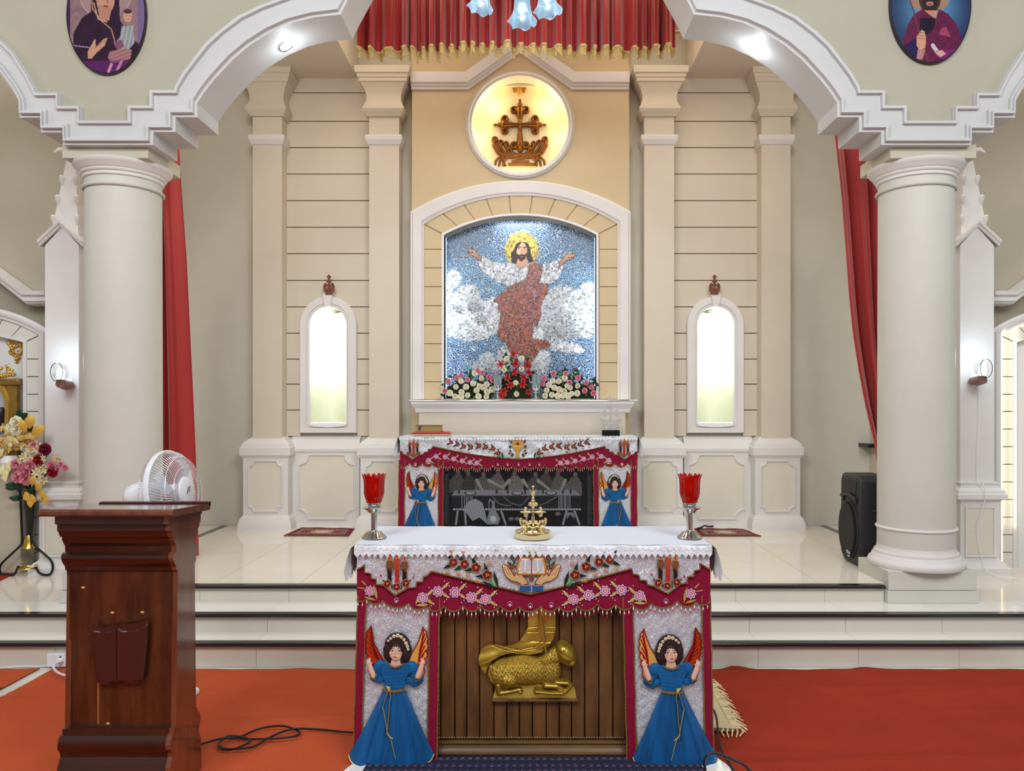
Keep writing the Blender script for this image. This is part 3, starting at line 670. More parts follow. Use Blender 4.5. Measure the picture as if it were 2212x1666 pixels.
def B(x, y): return (940 + x / 6.144, 640 + y / 6.144)          # lower zoom
cv = Cv(955, 460, 1292, 868, 1.15)
nz = noisef(cv.X / 9, cv.Y / 9, 1, 3)
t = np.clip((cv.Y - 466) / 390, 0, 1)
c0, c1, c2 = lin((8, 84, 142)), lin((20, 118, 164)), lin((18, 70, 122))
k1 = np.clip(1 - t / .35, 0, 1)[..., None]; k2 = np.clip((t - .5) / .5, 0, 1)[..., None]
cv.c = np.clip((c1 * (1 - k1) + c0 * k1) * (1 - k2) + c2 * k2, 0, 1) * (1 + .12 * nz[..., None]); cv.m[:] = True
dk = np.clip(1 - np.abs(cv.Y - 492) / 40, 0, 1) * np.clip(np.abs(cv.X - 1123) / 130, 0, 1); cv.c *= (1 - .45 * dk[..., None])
rn = np.random.rand(*cv.X.shape)
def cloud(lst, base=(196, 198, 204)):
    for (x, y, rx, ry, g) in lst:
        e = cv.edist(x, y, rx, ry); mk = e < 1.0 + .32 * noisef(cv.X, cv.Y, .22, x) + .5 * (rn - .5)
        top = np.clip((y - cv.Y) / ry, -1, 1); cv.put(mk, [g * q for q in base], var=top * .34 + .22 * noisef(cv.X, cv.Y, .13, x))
cloud([(980, 603, 16, 20, 1.18), (965, 625, 14, 14, 1.2), (1010, 640, 27, 26, .98), (975, 660, 34, 30, 1.15), (1040, 670, 30, 24, .92), (1000, 690, 40, 22, 1.22), (1075, 668, 30, 26, 1.05), (1055, 700, 42, 22, 1.1), (965, 705, 26, 24, 1.25), (1020, 722, 44, 14, 1.05), (1027, 664, 16, 12, .7), (992, 668, 12, 9, .75), (1040, 690, 14, 10, .7)])
cloud([(1215, 640, 30, 22, .95), (1250, 650, 24, 24, 1.05), (1190, 665, 34, 30, .92), (1240, 680, 36, 30, 1.02), (1275, 665, 20, 34, 1.22), (1185, 705, 30, 34, .9), (1225, 712, 44, 22, .82), (1268, 705, 24, 26, 1.15), (1160, 725, 16, 18, 1.1), (1270, 625, 16, 16, 1.18), (1205, 745, 22, 14, .95), (1232, 752, 26, 12, 1.1), (1252, 758, 12, 5, 1.3)])
cloud([(1052, 780, 17, 18, .88), (1035, 792, 14, 12, .85), (1090, 765, 16, 18, .9), (1080, 790, 24, 20, .8), (1168, 782, 20, 24, .95), (1152, 800, 18, 18, .82), (1178, 770, 12, 12, 1.1)])
# halo, robes
hl = cv.edist(1127, 540, 36, 40); cv.put((hl < 1 + .35 * (rn - .45)), (226, 204, 70), var=(rn - .5) * .5)
WHT, OUT = (212, 212, 218), (70, 60, 70)
arms = [A(560, 900), A(640, 810), A(760, 900), A(900, 920), A(1040, 910), A(1150, 960), A(1260, 900), A(1420, 935), A(1560, 900), A(1650, 850), A(1700, 900), A(1690, 980), A(1640, 1110), A(1540, 1180), A(1420, 1220), A(1000, 1240), A(940, 1180), A(820, 1170), A(700, 1080), A(600, 1000)]
folds = np.sin((cv.X * .9 + cv.Y * .45) * .55) * .16 + np.sin(cv.X * .8 - cv.Y * .3) * .08
cv.poly(arms, WHT, var=folds + (rn - .5) * .15)
cv.line(arms[-5:] + arms[:3], .8, OUT)
cv.poly([A(930, 920), A(1360, 920), A(1400, 1300), A(950, 1300)], WHT, var=folds + (rn - .5) * .15)
for q in ([A(930, 1100), A(940, 1260)], [A(560, 890), A(620, 1010)], [A(1640, 880), A(1660, 1000)], [A(760, 930), A(800, 1150)], [A(1060, 960), A(1040, 1200)], [A(1120, 980), A(1110, 1150)], [A(1480, 960), A(1440, 1180)]): cv.line(q, .8, (130, 130, 145))
ROBE = (172, 80, 42)
robe = [A(1250, 920), A(1330, 910), A(1430, 940), A(1420, 1040), A(1380, 1180), A(1510, 1190), A(1490, 1320), A(1420, 1420), B(1400, 180), B(1410, 240), B(1350, 410), B(1290, 350), B(1300, 440), B(1290, 560), B(1500, 590), B(1530, 660), B(1490, 690), B(1390, 710), B(1330, 810), B(1260, 910), B(1200, 860), B(1120, 780), B(970, 740), B(960, 650), B(900, 610), B(820, 510), B(850, 360), B(870, 240), B(830, 170), B(840, 100), B(780, 70), A(780, 1400), A(860, 1330), A(960, 1230), A(1090, 1170), A(1200, 1130), A(1230, 1030)]
rf = np.sin((cv.X + cv.Y * .28) * .62 + .02 * cv.Y) * .32 + np.sin((cv.X * .5 - cv.Y * .4) * .5) * .15
cv.poly(robe, ROBE, var=rf + (rn - .5) * .45)
cv.put(cv.inpoly(robe) & (rn > .9), (206, 176, 176)); cv.put(cv.inpoly(robe) & (rn < .12), (60, 26, 30)); sheen = cv.inpoly(robe) & (np.abs((cv.X - 1150) + (cv.Y - 660) * .12) < 18) & (cv.Y < 720) & (rn > .8); cv.put(sheen, (196, 140, 170))
for q in ([A(1230, 1030), A(1180, 1180), A(960, 1300), A(820, 1420)], [A(1380, 1180), B(1300, 60), B(1290, 350)], [B(880, 80), B(960, 400), B(1100, 600), B(1230, 800)], [B(950, 60), B(1010, 300), B(1180, 560)], [B(860, 200), B(900, 500), B(930, 620)], [B(1050, 80), B(1150, 260), B(1280, 360)], [B(1290, 570), B(1330, 700), B(1240, 880)], [B(940, 300), B(1000, 560), B(1130, 780)]): cv.line(q, 1.0, (60, 24, 22), .5)
cv.line(robe + robe[:1], .8, (64, 30, 30))
hd = ((cv.Y > 862) | ~cv.inpoly(frame_line(958.5, 1289, 866, 507.5, 465))); cv.m &= ~hd
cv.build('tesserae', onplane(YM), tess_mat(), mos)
# head and hands are printed, not tiled
f = Cv(1100, 515, 1158, 583, .5)
SK = (205, 160, 130)
f.poly([A(1070, 880), A(1080, 960), A(1150, 970), A(1220, 940), A(1240, 880), A(1200, 830), A(1100, 830)], (196, 150, 120))
f.poly([A(1010, 890), A(1005, 780), A(1050, 720), A(1070, 660), A(1110, 633), A(1180, 628), A(1235, 650), A(1262, 720), A(1275, 800), A(1310, 890), A(1260, 910), A(1220, 870), A(1200, 800), A(1100, 800), A(1090, 880), A(1070, 930), A(1040, 915)], (52, 38, 34), var=noisef(f.X, f.Y, 1.5, 2) * .5)
f.ell(1127.0, 541, 12.0, 17.5, SK, var=np.clip(-(f.X - 1127) * .02, -.25, .15))
f.poly([A(1080, 780), A(1090, 850), A(1145, 897), A(1200, 850), A(1215, 770), A(1190, 800), A(1150, 795), A(1110, 805)], (60, 40, 32))
f.ell(1127, 554.5, 3.2, 1.2, (150, 90, 80)); f.line([(1127.5, 537), (1126.5, 547)], 1.2, (180, 130, 102)); f.ell(1126.8, 547.6, 2.4, 1.2, (170, 118, 92))
f.line([(1121.5, 552), (1127, 550.6), (1132.5, 552)], .9, (50, 34, 28))
for ex in (1120.8, 1133.4): f.ell(ex, 537.5, 2.6, 1.3, (232, 224, 214)); f.ell(ex, 537.5, 1.8, 1.4, (40, 30, 26)); f.line([(ex - 3.6, 534.4), (ex + 3.4, 534.0)], 1.1, (60, 40, 34))
f.poly([A(1100, 640), A(1150, 632), A(1090, 720), A(1075, 780), A(1068, 740)], (46, 32, 30)); f.poly([A(1180, 632), A(1240, 670), A(1262, 780), A(1235, 800), A(1225, 720)], (46, 32, 30))
f.build('head', onplane(YM, .004), PRINT, mos)
for k, pts in enumerate(([A(430, 720), A(510, 735), A(480, 700), A(540, 750), A(560, 790), A(615, 850), A(610, 895), A(560, 850), A(520, 830), A(460, 800), A(440, 760)], [A(1870, 800), A(1800, 790), A(1775, 782), A(1720, 820), A(1690, 860), A(1645, 905), A(1640, 980), A(1690, 930), A(1740, 880), A(1800, 865), A(1850, 835)])):
    xs = [p[0] for p in pts]; ys = [p[1] for p in pts]; g = Cv(min(xs) - 3, min(ys) - 3, max(xs) + 3, max(ys) + 3, .5)
    g.poly(pts, (190, 142, 118), var=(g.Y - np.mean(ys)) * -.02); cx_, cy_ = np.mean(xs), np.mean(ys)
    s_ = -1 if k == 0 else 1
    for j in range(3): g.line([(cx_ + s_ * 3, cy_ - 1 - j * 1.5), (cx_ + s_ * 17, cy_ - 7 + j * 3)], .5, (110, 70, 58))
    g.line(pts + pts[:1], .7, (90, 56, 50)); g.build('hand', onplane(YM, .004), PRINT, mos)
ls_ = MB().tube([(xx(x, 7.62), 7.635, zy(y, 7.62)) for x, y in frame_line(962.5, 1285.5, 861, 510, 469.5)], .0075, 6).build('light_strip', mat('cool_strip_glow', (220, 240, 255), .5, emit=(190, 228, 255), estr=1.3), None)
tag(ls_, 'cool white glowing strip of small lamps around the inner edge of the mosaic', 'light strip')
# cool strips of lamps hidden behind the reveal
for x, a in ((xx(964, 7.6), .35), (xx(1283, 7.6), -.35)):
    light('mosaic_strip_light', 'AREA', (x, 7.53, 2.35), 2.0, (.78, .9, 1), .02, 1.25, look=(x + a, YM, 2.35))
light('mosaic_top_light', 'AREA', (X0, 7.53, zy(474, 7.55)), 2.6, (.8, .92, 1), .5, .02, look=(X0, YM, 2.75))

# ================================================================== ROUND NICHE WITH THE CARVED CROSS
rc = (xx(1123.5, YBAY), zy(270.5, YBAY)); RR = 105 * YBAY / F
rn_ = thing('round_niche', 'round glowing niche high in the central bay', 'niche', (rc[0], YB, rc[1] - RR))
rec = MB(); prof_ = [(RR * 1.0, 0), (RR * 1.0, .05), (RR * .985, .13), (RR * .95, .17), (RR * .9, .185), (.001, .19)]
rec.lathe([(r, y) for r, y in prof_], rc[0], YBAY + .012, 48, cz=rc[1], axis='y', cap=False).build('recess', mat('warm_niche_paint', (240, 226, 186), .6), rn_, recalc=False)
C4 = lambda x, y: (980 + x / 6.407, 140 + y / 6.407)
def cross_relief(cvx, T, k, col, col2=None):
    """cross with curled arms above a pair of leafy scrolls; T maps the drawing to the surface, k = scale"""
    col2 = col2 or col
    def ln(pts, w, dome, w2=None, base=0):
        w *= 1.22; w2 = None if w2 is None else w2 * 1.22; cvx.line([T(*p) for p in pts], w * k, col, None if w2 is None else w2 * k, dome=dome * k, base=base * k)
    def el(x, y, r, dome, ry=None): cvx.ell(*T(x, y), r * k, (ry or r) * k, col, dome=dome * k)
    cx, cy = 917, 840
    for (dx, dy, L, e) in ((0, -1, 215, 1), (0, 1, 290, 1), (-1, 0, 220, 1), (1, 0, 220, 1)):
        ex, ey = cx + dx * L, cy + dy * L
        ln([(cx, cy), (cx + dx * L * .5, cy + dy * L * .5)], 26, 38); ln([(cx + dx * L * .4, cy + dy * L * .4), (ex, ey)], 30, 40, 48)
        for s in (-1, 1):
            px_, py_ = (s * abs(dy), s * abs(dx)); qx, qy = ex + px_ * 82 - dx * 10, ey + py_ * 82 - dy * 10
            ln([(ex, ey), (ex + px_ * 50 + dx * 12, ey + py_ * 50 + dy * 12)], 30, 34)
            ln([(qx + 36 * math.cos(a), qy + 36 * math.sin(a)) for a in [TAU * i / 14 for i in range(13)]], 19, 34); el(qx, qy, 16, 30)
        if not (dy == 1):
            el(ex + dx * 62, ey + dy * 62, 38, 38); el(ex + dx * 110, ey + dy * 110, 20, 26); el(ex + dx * 128, ey + dy * 128, 22, 28)
    for s in (-1, 1):
        for j, (x1, y1, r) in enumerate(((345, 1045, 42), (265, 1085, 34), (190, 1100, 30), (135, 1155, 24))):
            sx_ = cx + s * x1; a0 = (cx + s * 20, 1265)
            mid = (cx + s * (x1 * .62 + 30), 1262 - j * 14); m2_ = (cx + s * (x1 * .95 - 4), 1190 - j * 8)
            ln([a0, mid, m2_, (sx_ + s * r * .6, y1 + 16)], 20, 36, 20)
            ln([(sx_ + r * .8 * math.cos(a), y1 + r * .8 * math.sin(a)) for a in [TAU * i / 10 for i in range(10)]], 15, 34); el(sx_, y1, 13, 30)
        ln([(cx + s * 30, 1262), (cx + s * 200, 1270), (cx + s * 300, 1215), (cx + s * 352, 1120)], 26, 34, 30)
        for j in range(3):
            x1 = 230 + j * 58
            ln([(cx + s * 60, 1284), (cx + s * (x1 - 60), 1288), (cx + s * (x1 - 14), 1330), (cx + s * x1, 1402)], 16, 32, 14)
        ln([(cx + s * 230, 1300), (cx + s * 225, 1360), (cx + s * 195, 1400)], 18, 30, 12)
    el(cx + 5, 1185, 44, 44); el(cx + 5, 1248, 40, 40, 28)
    for (a, b, y0, y1, h) in ((860, 980, 1285, 1330, 30), (800, 1050, 1330, 1375, 36), (755, 1110, 1375, 1425, 44)):
        cvx.poly([T(a, y0), T(b, y0), T(b, y1), T(a, y1)], col, h=h * k)
    return cvx
rel = Cv(1055, 210, 1195, 368, .55)
cross_relief(rel, C4, 1 / 6.407, (176, 118, 44))
hsc = .0045 * 1.6
cr = rel.build('carved_cross', onplane(YBAY + .196, 0, hsc), mat('carved_gilt', (128, 78, 26), .35, .6, attr=False, noise=.3, nscale=30), None)
tag(cr, 'carved gilt cross with curled arms on leafy scrolls inside the round niche', 'cross')
dv = Cv(1100, 172, 1146, 216, .4); G_ = (214, 164, 66)
for s in (-1, 1):
    T = lambda x, y: C4(907 + s * x, y)
    dv.poly([T(20, 330), T(60, 325), T(115, 268), T(112, 310), T(95, 350), T(78, 400), T(50, 400), T(34, 370)], G_, h=3.2)
    for j in range(5): dv.line([T(45 + 12 * j, 318 - 8 * j), T(48 + 8 * j, 398 - 12 * j)], .35, (150, 100, 30), h=2.2)
dv.poly([C4(845, 233), C4(955, 233), C4(938, 262), C4(925, 290), C4(890, 290), C4(868, 262)], G_, h=4)
dv.ell(*C4(907, 340), 37 / 6.4, 65 / 6.4, G_, dome=5); dv.line([C4(907, 390), C4(907, 440)], 18 / 6.4, G_, 8 / 6.4, dome=4); dv.ell(*C4(907, 400), 20 / 6.4, 20 / 6.4, G_, dome=5)
tag(dv.build('carved_dove', onplane(YBAY + .196, 0, hsc), mat('bright_gilt', (214, 160, 60), .3, .6), None), 'small carved gilt dove diving above the cross in the round niche', 'dove')
for dx in (-.26, .26): light('round_niche_light', 'POINT', (rc[0] + dx, YBAY + .08, rc[1] + .24), 1.7, (1, .74, .36), .04)
for dx in (-.40, .40): light('round_niche_light', 'POINT', (rc[0] + dx, YBAY + .08, rc[1] - .06), 1.1, (1, .76, .38), .03)
light('round_niche_light', 'POINT', (rc[0], YBAY + .06, rc[1] - .40), 1.1, (1, .76, .38), .03)

# ================================================================== ALTARS
SILV = glitter('silver_sequin_cloth', (192, 194, 202), 430, .5, .36)
MAROON = mat('maroon_cloth', (132, 12, 50), .8, spec=.2, sheen=.05, noise=.15, nscale=30)
GTRIM = mat('gold_braid', (176, 136, 68), .45, .5, bump=1, bscale=300, noise=.4, nscale=200)
EMB = mat('embroidery_thread', (200, 200, 200), .6, spec=.25, attr=True, bump=.4, bscale=500)
FOIL = mat('foil_applique', (200, 200, 200), .25, .35, attr=True)
FLESH = mat('printed_skin', (200, 200, 200), .6, spec=.3, attr=True)
BLUE = mat('blue_chiffon', (6, 92, 152), .6, spec=.2, sheen=.15, noise=.28, nscale=22, bump=.35, bscale=140)
BLUE2 = mat('blue_tulle', (4, 92, 154), .6, spec=.2, sheen=.15, noise=.45, nscale=16, stretch=(1, 1, .12), alpha=.93)
WCLOTH = mat('white_altar_cloth', (216, 220, 230), .8, noise=.03, nscale=3)
LACE = mat('lace_edge', (236, 238, 242), .85, bump=.7, bscale=220)
WBEAD = mat('white_bead', (236, 232, 228), .2, spec=.8); PBEAD = mat('magenta_bead', (196, 24, 92), .15, spec=.8)
RIB = mat('gold_ribbon', (222, 186, 108), .4, .2)

def leaf(c, p0, p1, w, col, h=1.6, edge=None):
    (x0, y0), (x1, y1) = p0, p1; mx_, my = (x0 + x1) / 2, (y0 + y1) / 2; L = math.hypot(x1 - x0, y1 - y0); nx, ny = -(y1 - y0) / L * w, (x1 - x0) / L * w
    if edge is not None: k = 1.35; c.poly([(x0, y0), (mx_ + nx * k, my + ny * k), (x1, y1), (mx_ - nx * k, my - ny * k)], edge, h=h)
    c.poly([(x0, y0), (mx_ * .6 + x0 * .4 + nx, my * .6 + y0 * .4 + ny), (mx_ * .6 + x1 * .4 + nx * .8, my * .6 + y1 * .4 + ny * .8), (x1, y1), (mx_ * .6 + x1 * .4 - nx * .8, my * .6 + y1 * .4 - ny * .8), (mx_ * .6 + x0 * .4 - nx, my * .6 + y0 * .4 - ny)], col, h=h * 1.1)
def rflower(c, x, y, r, a0=.2, col=(120, 10, 14), edge=(170, 122, 60)):
    for R, cc, hh in ((r * 1.12, edge, 2.0), (r * .98, col, 2.4)):
        pts = []
        for i in range(40):
            a = TAU * i / 40; q = R * (.74 + .26 * abs(math.cos(2.5 * (a - a0)))); pts.append((x + q * math.cos(a), y + q * math.sin(a)))
        c.poly(pts, cc, h=hh * r / 9)
    for i in range(5): a = TAU * i / 5 + a0; c.line([(x, y), (x + r * .6 * math.cos(a), y + r * .6 * math.sin(a))], r * .05 + .12, (96, 10, 14), h=2.4 * r / 9)
    for a in (0, 2.1, 4.2): c.ell(x + r * .22 * math.cos(a), y + r * .22 * math.sin(a), r * .12, r * .12, (230, 200, 140), h=2.9 * r / 9)
def pflower(c, x, y, r, a0=.1):
    for R, cc in ((r * 1.12, (70, 84, 150)), (r * 1.0, (216, 190, 214)), (r * .82, (178, 50, 92)), (r * .6, (222, 196, 214)), (r * .38, (170, 50, 96)), (r * .18, (232, 220, 170))):
        pts = []
        for i in range(64):
            a = TAU * i / 64; q = R * (.72 + .28 * abs(math.cos(4 * (a - a0)))); pts.append((x + q * math.cos(a), y + q * math.sin(a)))
        c.poly(pts, cc, h=2.0 * r / 11)
def berries(c, x, y, r, col=(206, 120, 44)):
    for dx, dy in ((0, 0), (1.6, -1), (-1.4, -1.2), (.6, 1.5), (-1.6, .8), (2.2, .9)): c.ell(x + dx * r, y + dy * r, r * .95, r * .95, col, dome=1.6); 
G1, G2 = (10, 38, 22), (24, 84, 40)
def spray(c, pts, s, m):
    """red flowers with dark leaves and orange berries along a line"""
    n = len(pts)
    for i, (x, y) in enumerate(pts):
        nx_ = pts[min(i + 1, n - 1)]; pv = pts[max(i - 1, 0)]; tx, ty = nx_[0] - pv[0], nx_[1] - pv[1]; L = math.hypot(tx, ty) or 1; tx /= L; ty /= L
        for sd in (-1, 1):
            lx, ly = -tx * .75 + ty * sd * .65, -ty * .75 - tx * sd * .65
            leaf(c, (x + tx * 3 * s, y + ty * 3 * s), (x + lx * 29 * s, y + ly * 29 * s), 3.4 * s, G1, edge=G2)
            None
            berries(c, x + lx * 12 * s + ty * sd * 15 * s, y + ly * 12 * s - tx * sd * 15 * s, 1.9 * s)
    for i, (x, y) in enumerate(pts): rflower(c, x, y, (9.3 + (i if i < 3 else 3) * .5) * s, .3 + i)
    x, y = pts[-1]; leaf(c, (x + m * 13 * s, y - 10 * s), (x + m * 24 * s, y + 31 * s), 3.4 * s, G1, edge=G2); leaf(c, (x - m * 14 * s, y + 12 * s), (x + m * 22 * s, y + 30 * s), 3 * s, G1, edge=G2); leaf(c, (x + m * 4 * s, y + 6 * s), (x + m * 14 * s, y + 26 * s), 2.4 * s, (40, 150, 60))
def pspray(c, pts, s, m):
    gl = (202, 170, 84)
    for i, (x, y) in enumerate(pts):
        for sd in (-1, 1):
            leaf(c, (x + m * 4 * s, y), (x + m * 27 * s, y + sd * 19 * s - 3 * s), 3.1 * s, gl, edge=(110, 120, 50))
            for q in range(3): c.line([(x, y), (x + m * (14 + 5 * q) * s, y + sd * (22 - 5 * q) * s)], .35, (190, 120, 170), h=.8); c.ell(x + m * (14 + 5 * q) * s, y + sd * (22 - 5 * q) * s, 1.3 * s, 2 * s, (226, 200, 222), h=1.6)
    x, y = pts[0]; leaf(c, (x - m * 2 * s, y - 14 * s), (x - m * 16 * s, y + 16 * s), 3.4 * s, gl, edge=(60, 120, 40)); leaf(c, (x + m * 14 * s, y + 14 * s), (x - m * 17 * s, y + 16 * s), 3 * s, gl, edge=(60, 120, 40))
    for i, (x, y) in enumerate(pts): pflower(c, x, y, 12.2 * s, .2 * i)
def candles(c, cx, cy, s):
    """three embroidered candles over red flowers; cy = middle of the flowers"""
    for dx in (-26, -17, 17, 26, -9, 9): leaf(c, (cx + dx * .5 * s, cy + 2 * s), (cx + dx * 1.25 * s, cy - (8 if abs(dx) > 10 else -12) * s), 4 * s, (20, 46, 26), edge=(60, 100, 60))
    for dx, top, col in ((-15, -62, (28, 16, 22)), (17, -60, (28, 16, 22)), (1, -66, (176, 38, 30))):
        x = cx + dx * s
        c.poly([(x - 5 * s, cy), (x + 5 * s, cy), (x + 5.5 * s, cy + (top + 22) * s), (x - 5.5 * s, cy + (top + 22) * s)], (150, 100, 50), h=1.6)
        c.poly([(x - 4 * s, cy), (x + 4 * s, cy), (x + 4.4 * s, cy + (top + 22) * s), (x - 4.4 * s, cy + (top + 22) * s)], col, h=1.8)
        c.poly([(x - 7.5 * s, cy + (top + 30) * s), (x - 7 * s, cy + (top + 16) * s), (x - 4 * s, cy + (top + 9) * s), (x + 4 * s, cy + (top + 9) * s), (x + 7 * s, cy + (top + 16) * s), (x + 7.5 * s, cy + (top + 30) * s), (x + 4 * s, cy + (top + 26) * s), (x + 2 * s, cy + (top + 38) * s), (x - 2 * s, cy + (top + 27) * s), (x - 5 * s, cy + (top + 35) * s)], (120, 74, 40) if dx != 1 else (170, 70, 40), h=2.2)
        c.poly([(x - 4 * s, cy + (top + 12) * s), (x, cy + (top - 8) * s), (x + 4 * s, cy + (top + 12) * s)], (214, 160, 70), h=1.8); c.poly([(x - 2.3 * s, cy + (top + 11) * s), (x, cy + (top - 3) * s), (x + 2.5 * s, cy + (top + 11) * s)], (190, 30, 20), h=2.2)
    for dx, dy in ((-20, 0), (20, -1), (0, 7)): rflower(c, cx + dx * s, cy + dy * s, 8.4 * s, dx, edge=(190, 150, 90))
    for dx, dy in ((-34, -17), (36, -13)): c.ell(cx + dx * s, cy + dy * s, 2.4 * s, 3.4 * s, (190, 26, 40), h=2)

def angel(parent, d, out, s, ox, oy, m, lab, hem=1640):
    """stitched and printed angel on the frontal; drawing units, s px per unit, m = -1 mirrors"""
    ms = d / F * s                               # metres per unit
    def fn(o):
        def f_(x, y, h): return np.stack([(ox + m * s * x - CX) * d / F, d - out - o - h * ms, HC + (CY - (oy + s * y)) * d / F], 1)
        return f_
    def W(x, y, o=0): return ((ox + m * s * x - CX) * d / F, d - out - o, HC + (CY - (oy + s * y)) * d / F)
    st = 2.6 if s > .15 else 4.5
    # bodice = the angel part; everything else hangs on it
    b = Cv(300, 420, 900, 790, st)
    b.line([(430, 530), (360, 610), (420, 640), (470, 620)], 62, (0, 0, 0), 40, dome=34); b.line([(770, 540), (850, 640), (800, 680), (720, 640)], 62, (0, 0, 0), 40, dome=34)
    b.ell(425, 500, 74, 76, (0, 0, 0), dome=60); b.ell(770, 510, 74, 76, (0, 0, 0), dome=60)
    b.poly([(440, 450), (520, 440), (600, 500), (690, 450), (760, 460), (740, 560), (705, 640), (705, 760), (470, 760), (475, 640), (440, 560)], (0, 0, 0), h=42 + .6 * np.sin(b.Y * .16 + .02 * b.X))
    neck = b.inpoly([(520, 430), (560, 480), (600, 495), (660, 470), (690, 440), (600, 400)]); b.m &= ~neck
    ang = b.build('angel_applique', fn(.004), BLUE, parent); ang['label'] = lab
    def sub(c, nm, o, mt, **k): return c.build(nm, fn(o), mt, ang, **k)
    wl = Cv(245, 35, 470, 615, st)
    wp = [(325, 50), (300, 90), (270, 125), (280, 170), (258, 190), (272, 240), (256, 265), (275, 315), (262, 335), (285, 380), (272, 400), (300, 430), (285, 460), (300, 560), (325, 605), (360, 590), (345, 470), (380, 500), (455, 430), (400, 330), (350, 230), (335, 120)]
    wl.poly(wp, (176, 62, 24), h=10)
    for j in range(7): wl.line([(312 - j * 4 + 10, 75 + j * 42), (330 + j * 14, 240 + j * 28), (370 + j * 6, 400 + j * 6)], 4, (120, 14, 16), h=10)
    wl.line(wp + wp[:1], 7, (124, 16, 18), h=10); sub(wl, 'wing', .002, FOIL)
    wr = Cv(725, 50, 965, 640, st)
    wq = [(893, 62), (872, 140), (830, 250), (762, 370), (735, 442), (800, 480), (835, 520), (862, 610), (885, 640), (912, 560), (900, 500), (932, 460), (922, 420), (945, 370), (930, 340), (950, 280), (936, 240), (950, 190), (930, 160), (935, 120), (908, 95)]
    wr.poly(wq, (222, 176, 92), h=10)
    for j in range(8): wr.line([(900 + (j % 3) * 12, 95 + j * 45), (880 - j * 3, 220 + j * 36), (850 - j * 4, 330 + j * 32)], 8, (150, 20, 20), 3, h=10)
    wr.line(wq + wq[:1], 7, (150, 18, 20), h=10); sub(wr, 'wing', .002, FOIL)
    hr = Cv(440, 115, 785, 470, st)
    hc_ = (46, 28, 26); tex = noisef(hr.X, hr.Y, .11, 4) * .45
    hr.ell(612, 265, 142, 145, hc_, dome=26, var=tex); hr.ell(530, 360, 72, 90, hc_, dome=26, var=tex); hr.ell(700, 360, 68, 92, hc_, dome=26, var=tex)
    hr.ell(505, 310, 48, 70, hc_, dome=24, var=tex); hr.ell(728, 310, 45, 70, hc_, dome=24, var=tex)
    sub(hr, 'hair', .004, FLESH)
    fc = Cv(505, 235, 700, 495, st * .7)
    fc.poly([(550, 420), (545, 450), (520, 462), (590, 492), (665, 470), (650, 445), (650, 400)], (206, 164, 142), h=18)
    fc.ell(600, 330, 72, 96, (212, 170, 148), dome=26, base=12, var=np.clip((fc.X - 600) * -.0022, -.2, .12)); fc.ell(602, 372, 58, 58, (214, 172, 150), dome=26, base=14)
    fx, fy = 592, 318
    for ex in (565, 640):
        fc.put(fc.edist(ex, 314, 17, 8) < 1, (226, 214, 206)); fc.put(fc.edist(ex, 314, 8, 8) < 1, (52, 34, 30)); fc.put(fc.sdist([(ex - 20, 308), (ex, 303), (ex + 20, 309)])[0] < 3, (70, 44, 40)); fc.put(fc.sdist([(ex - 22, 290), (ex, 284), (ex + 22, 290)])[0] < 3.4, (96, 62, 50))
    fc.put(fc.sdist([(602, 310), (595, 345)])[0] < 4, (190, 142, 122)); fc.put(fc.edist(594, 351, 13, 6) < 1, (184, 132, 112)); fc.put(fc.edist(594, 377, 22, 7) < 1, (150, 50, 44)); fc.put(fc.sdist([(573, 376), (594, 378), (616, 376)])[0] < 1.6, (110, 34, 32))
    for ex in (552, 650): fc.put(fc.edist(ex, 352, 17, 14) < 1, (216, 150, 130), a=.5)
    fc.put((fc.sdist([(530, 300), (545, 262), (600, 244), (655, 258), (676, 310)])[0] < 20 + 5 * np.sin(fc.X * .25)) & (fc.m), hc_)
    sub(fc, 'face', .006 + 14 * ms, FLESH)
    for i, (x, y) in enumerate(((516, 205), (543, 180), (580, 155), (622, 148), (660, 165), (690, 195), (712, 232), (726, 268), (735, 300))):
        f2 = Cv(x - 30, y - 30, x + 30, y + 30, st * .8)
        r = (17, 20, 24, 26, 22, 21, 24, 21, 18)[i]
        f2.poly([(x + r * (.65 + .35 * abs(math.cos(3 * a))) * math.cos(a), y + r * (.65 + .35 * abs(math.cos(3 * a))) * math.sin(a)) for a in [TAU * j / 30 for j in range(30)]], (222, 208, 176), h=30)
        f2.ell(x, y, r * .3, r * .3, (150, 120, 60), h=34); sub(f2, 'daisy', .006, FLESH)
    for sd in (0, 1):
        X_ = (lambda x: x) if sd == 0 else (lambda x: 1195 - x)
        a_ = Cv(250 if sd == 0 else 780, 375, 405 if sd == 0 else 955, 640, st * .8); SKN = (220, 172, 154)
        a_.line([(X_(352), 600), (X_(325), 520), (X_(308), 470)], 34, SKN, 26, dome=26); a_.ell(X_(303), 452, 27, 36, SKN, dome=22, rot=10)
        for q, (tx, ty) in enumerate(((278, 420), (292, 402), (308, 396), (322, 402))): a_.line([(X_(296 + q * 6), 440), (X_(tx), ty)], 8.5, SKN, 5, dome=16)
        a_.line([(X_(320), 470), (X_(343), 448)], 9, SKN, 5, dome=16)
        a_.m &= ~(a_.Y > 628)
        sub(a_, 'forearm_and_hand', .006 + 14 * ms, FLESH)
        MB().tube([W(X_(310), 560 + sd * 30, .008 + 36 * ms), W(X_(330), 600 + sd * 25, .008 + 40 * ms), W(X_(372), 628 + sd * 20, .008 + 40 * ms), W(X_(388), 575 + sd * 30, .008 + 40 * ms)], 9 * ms, 6).build('cuff_braid', GTRIM, ang)
    MB().tube([W(512, 452, .006 + 40 * ms), W(545, 485, .006 + 46 * ms), W(592, 498, .006 + 48 * ms), W(650, 485, .006 + 46 * ms), W(692, 455, .006 + 40 * ms)], 8 * ms, 6).build('neck_braid', GTRIM, ang)
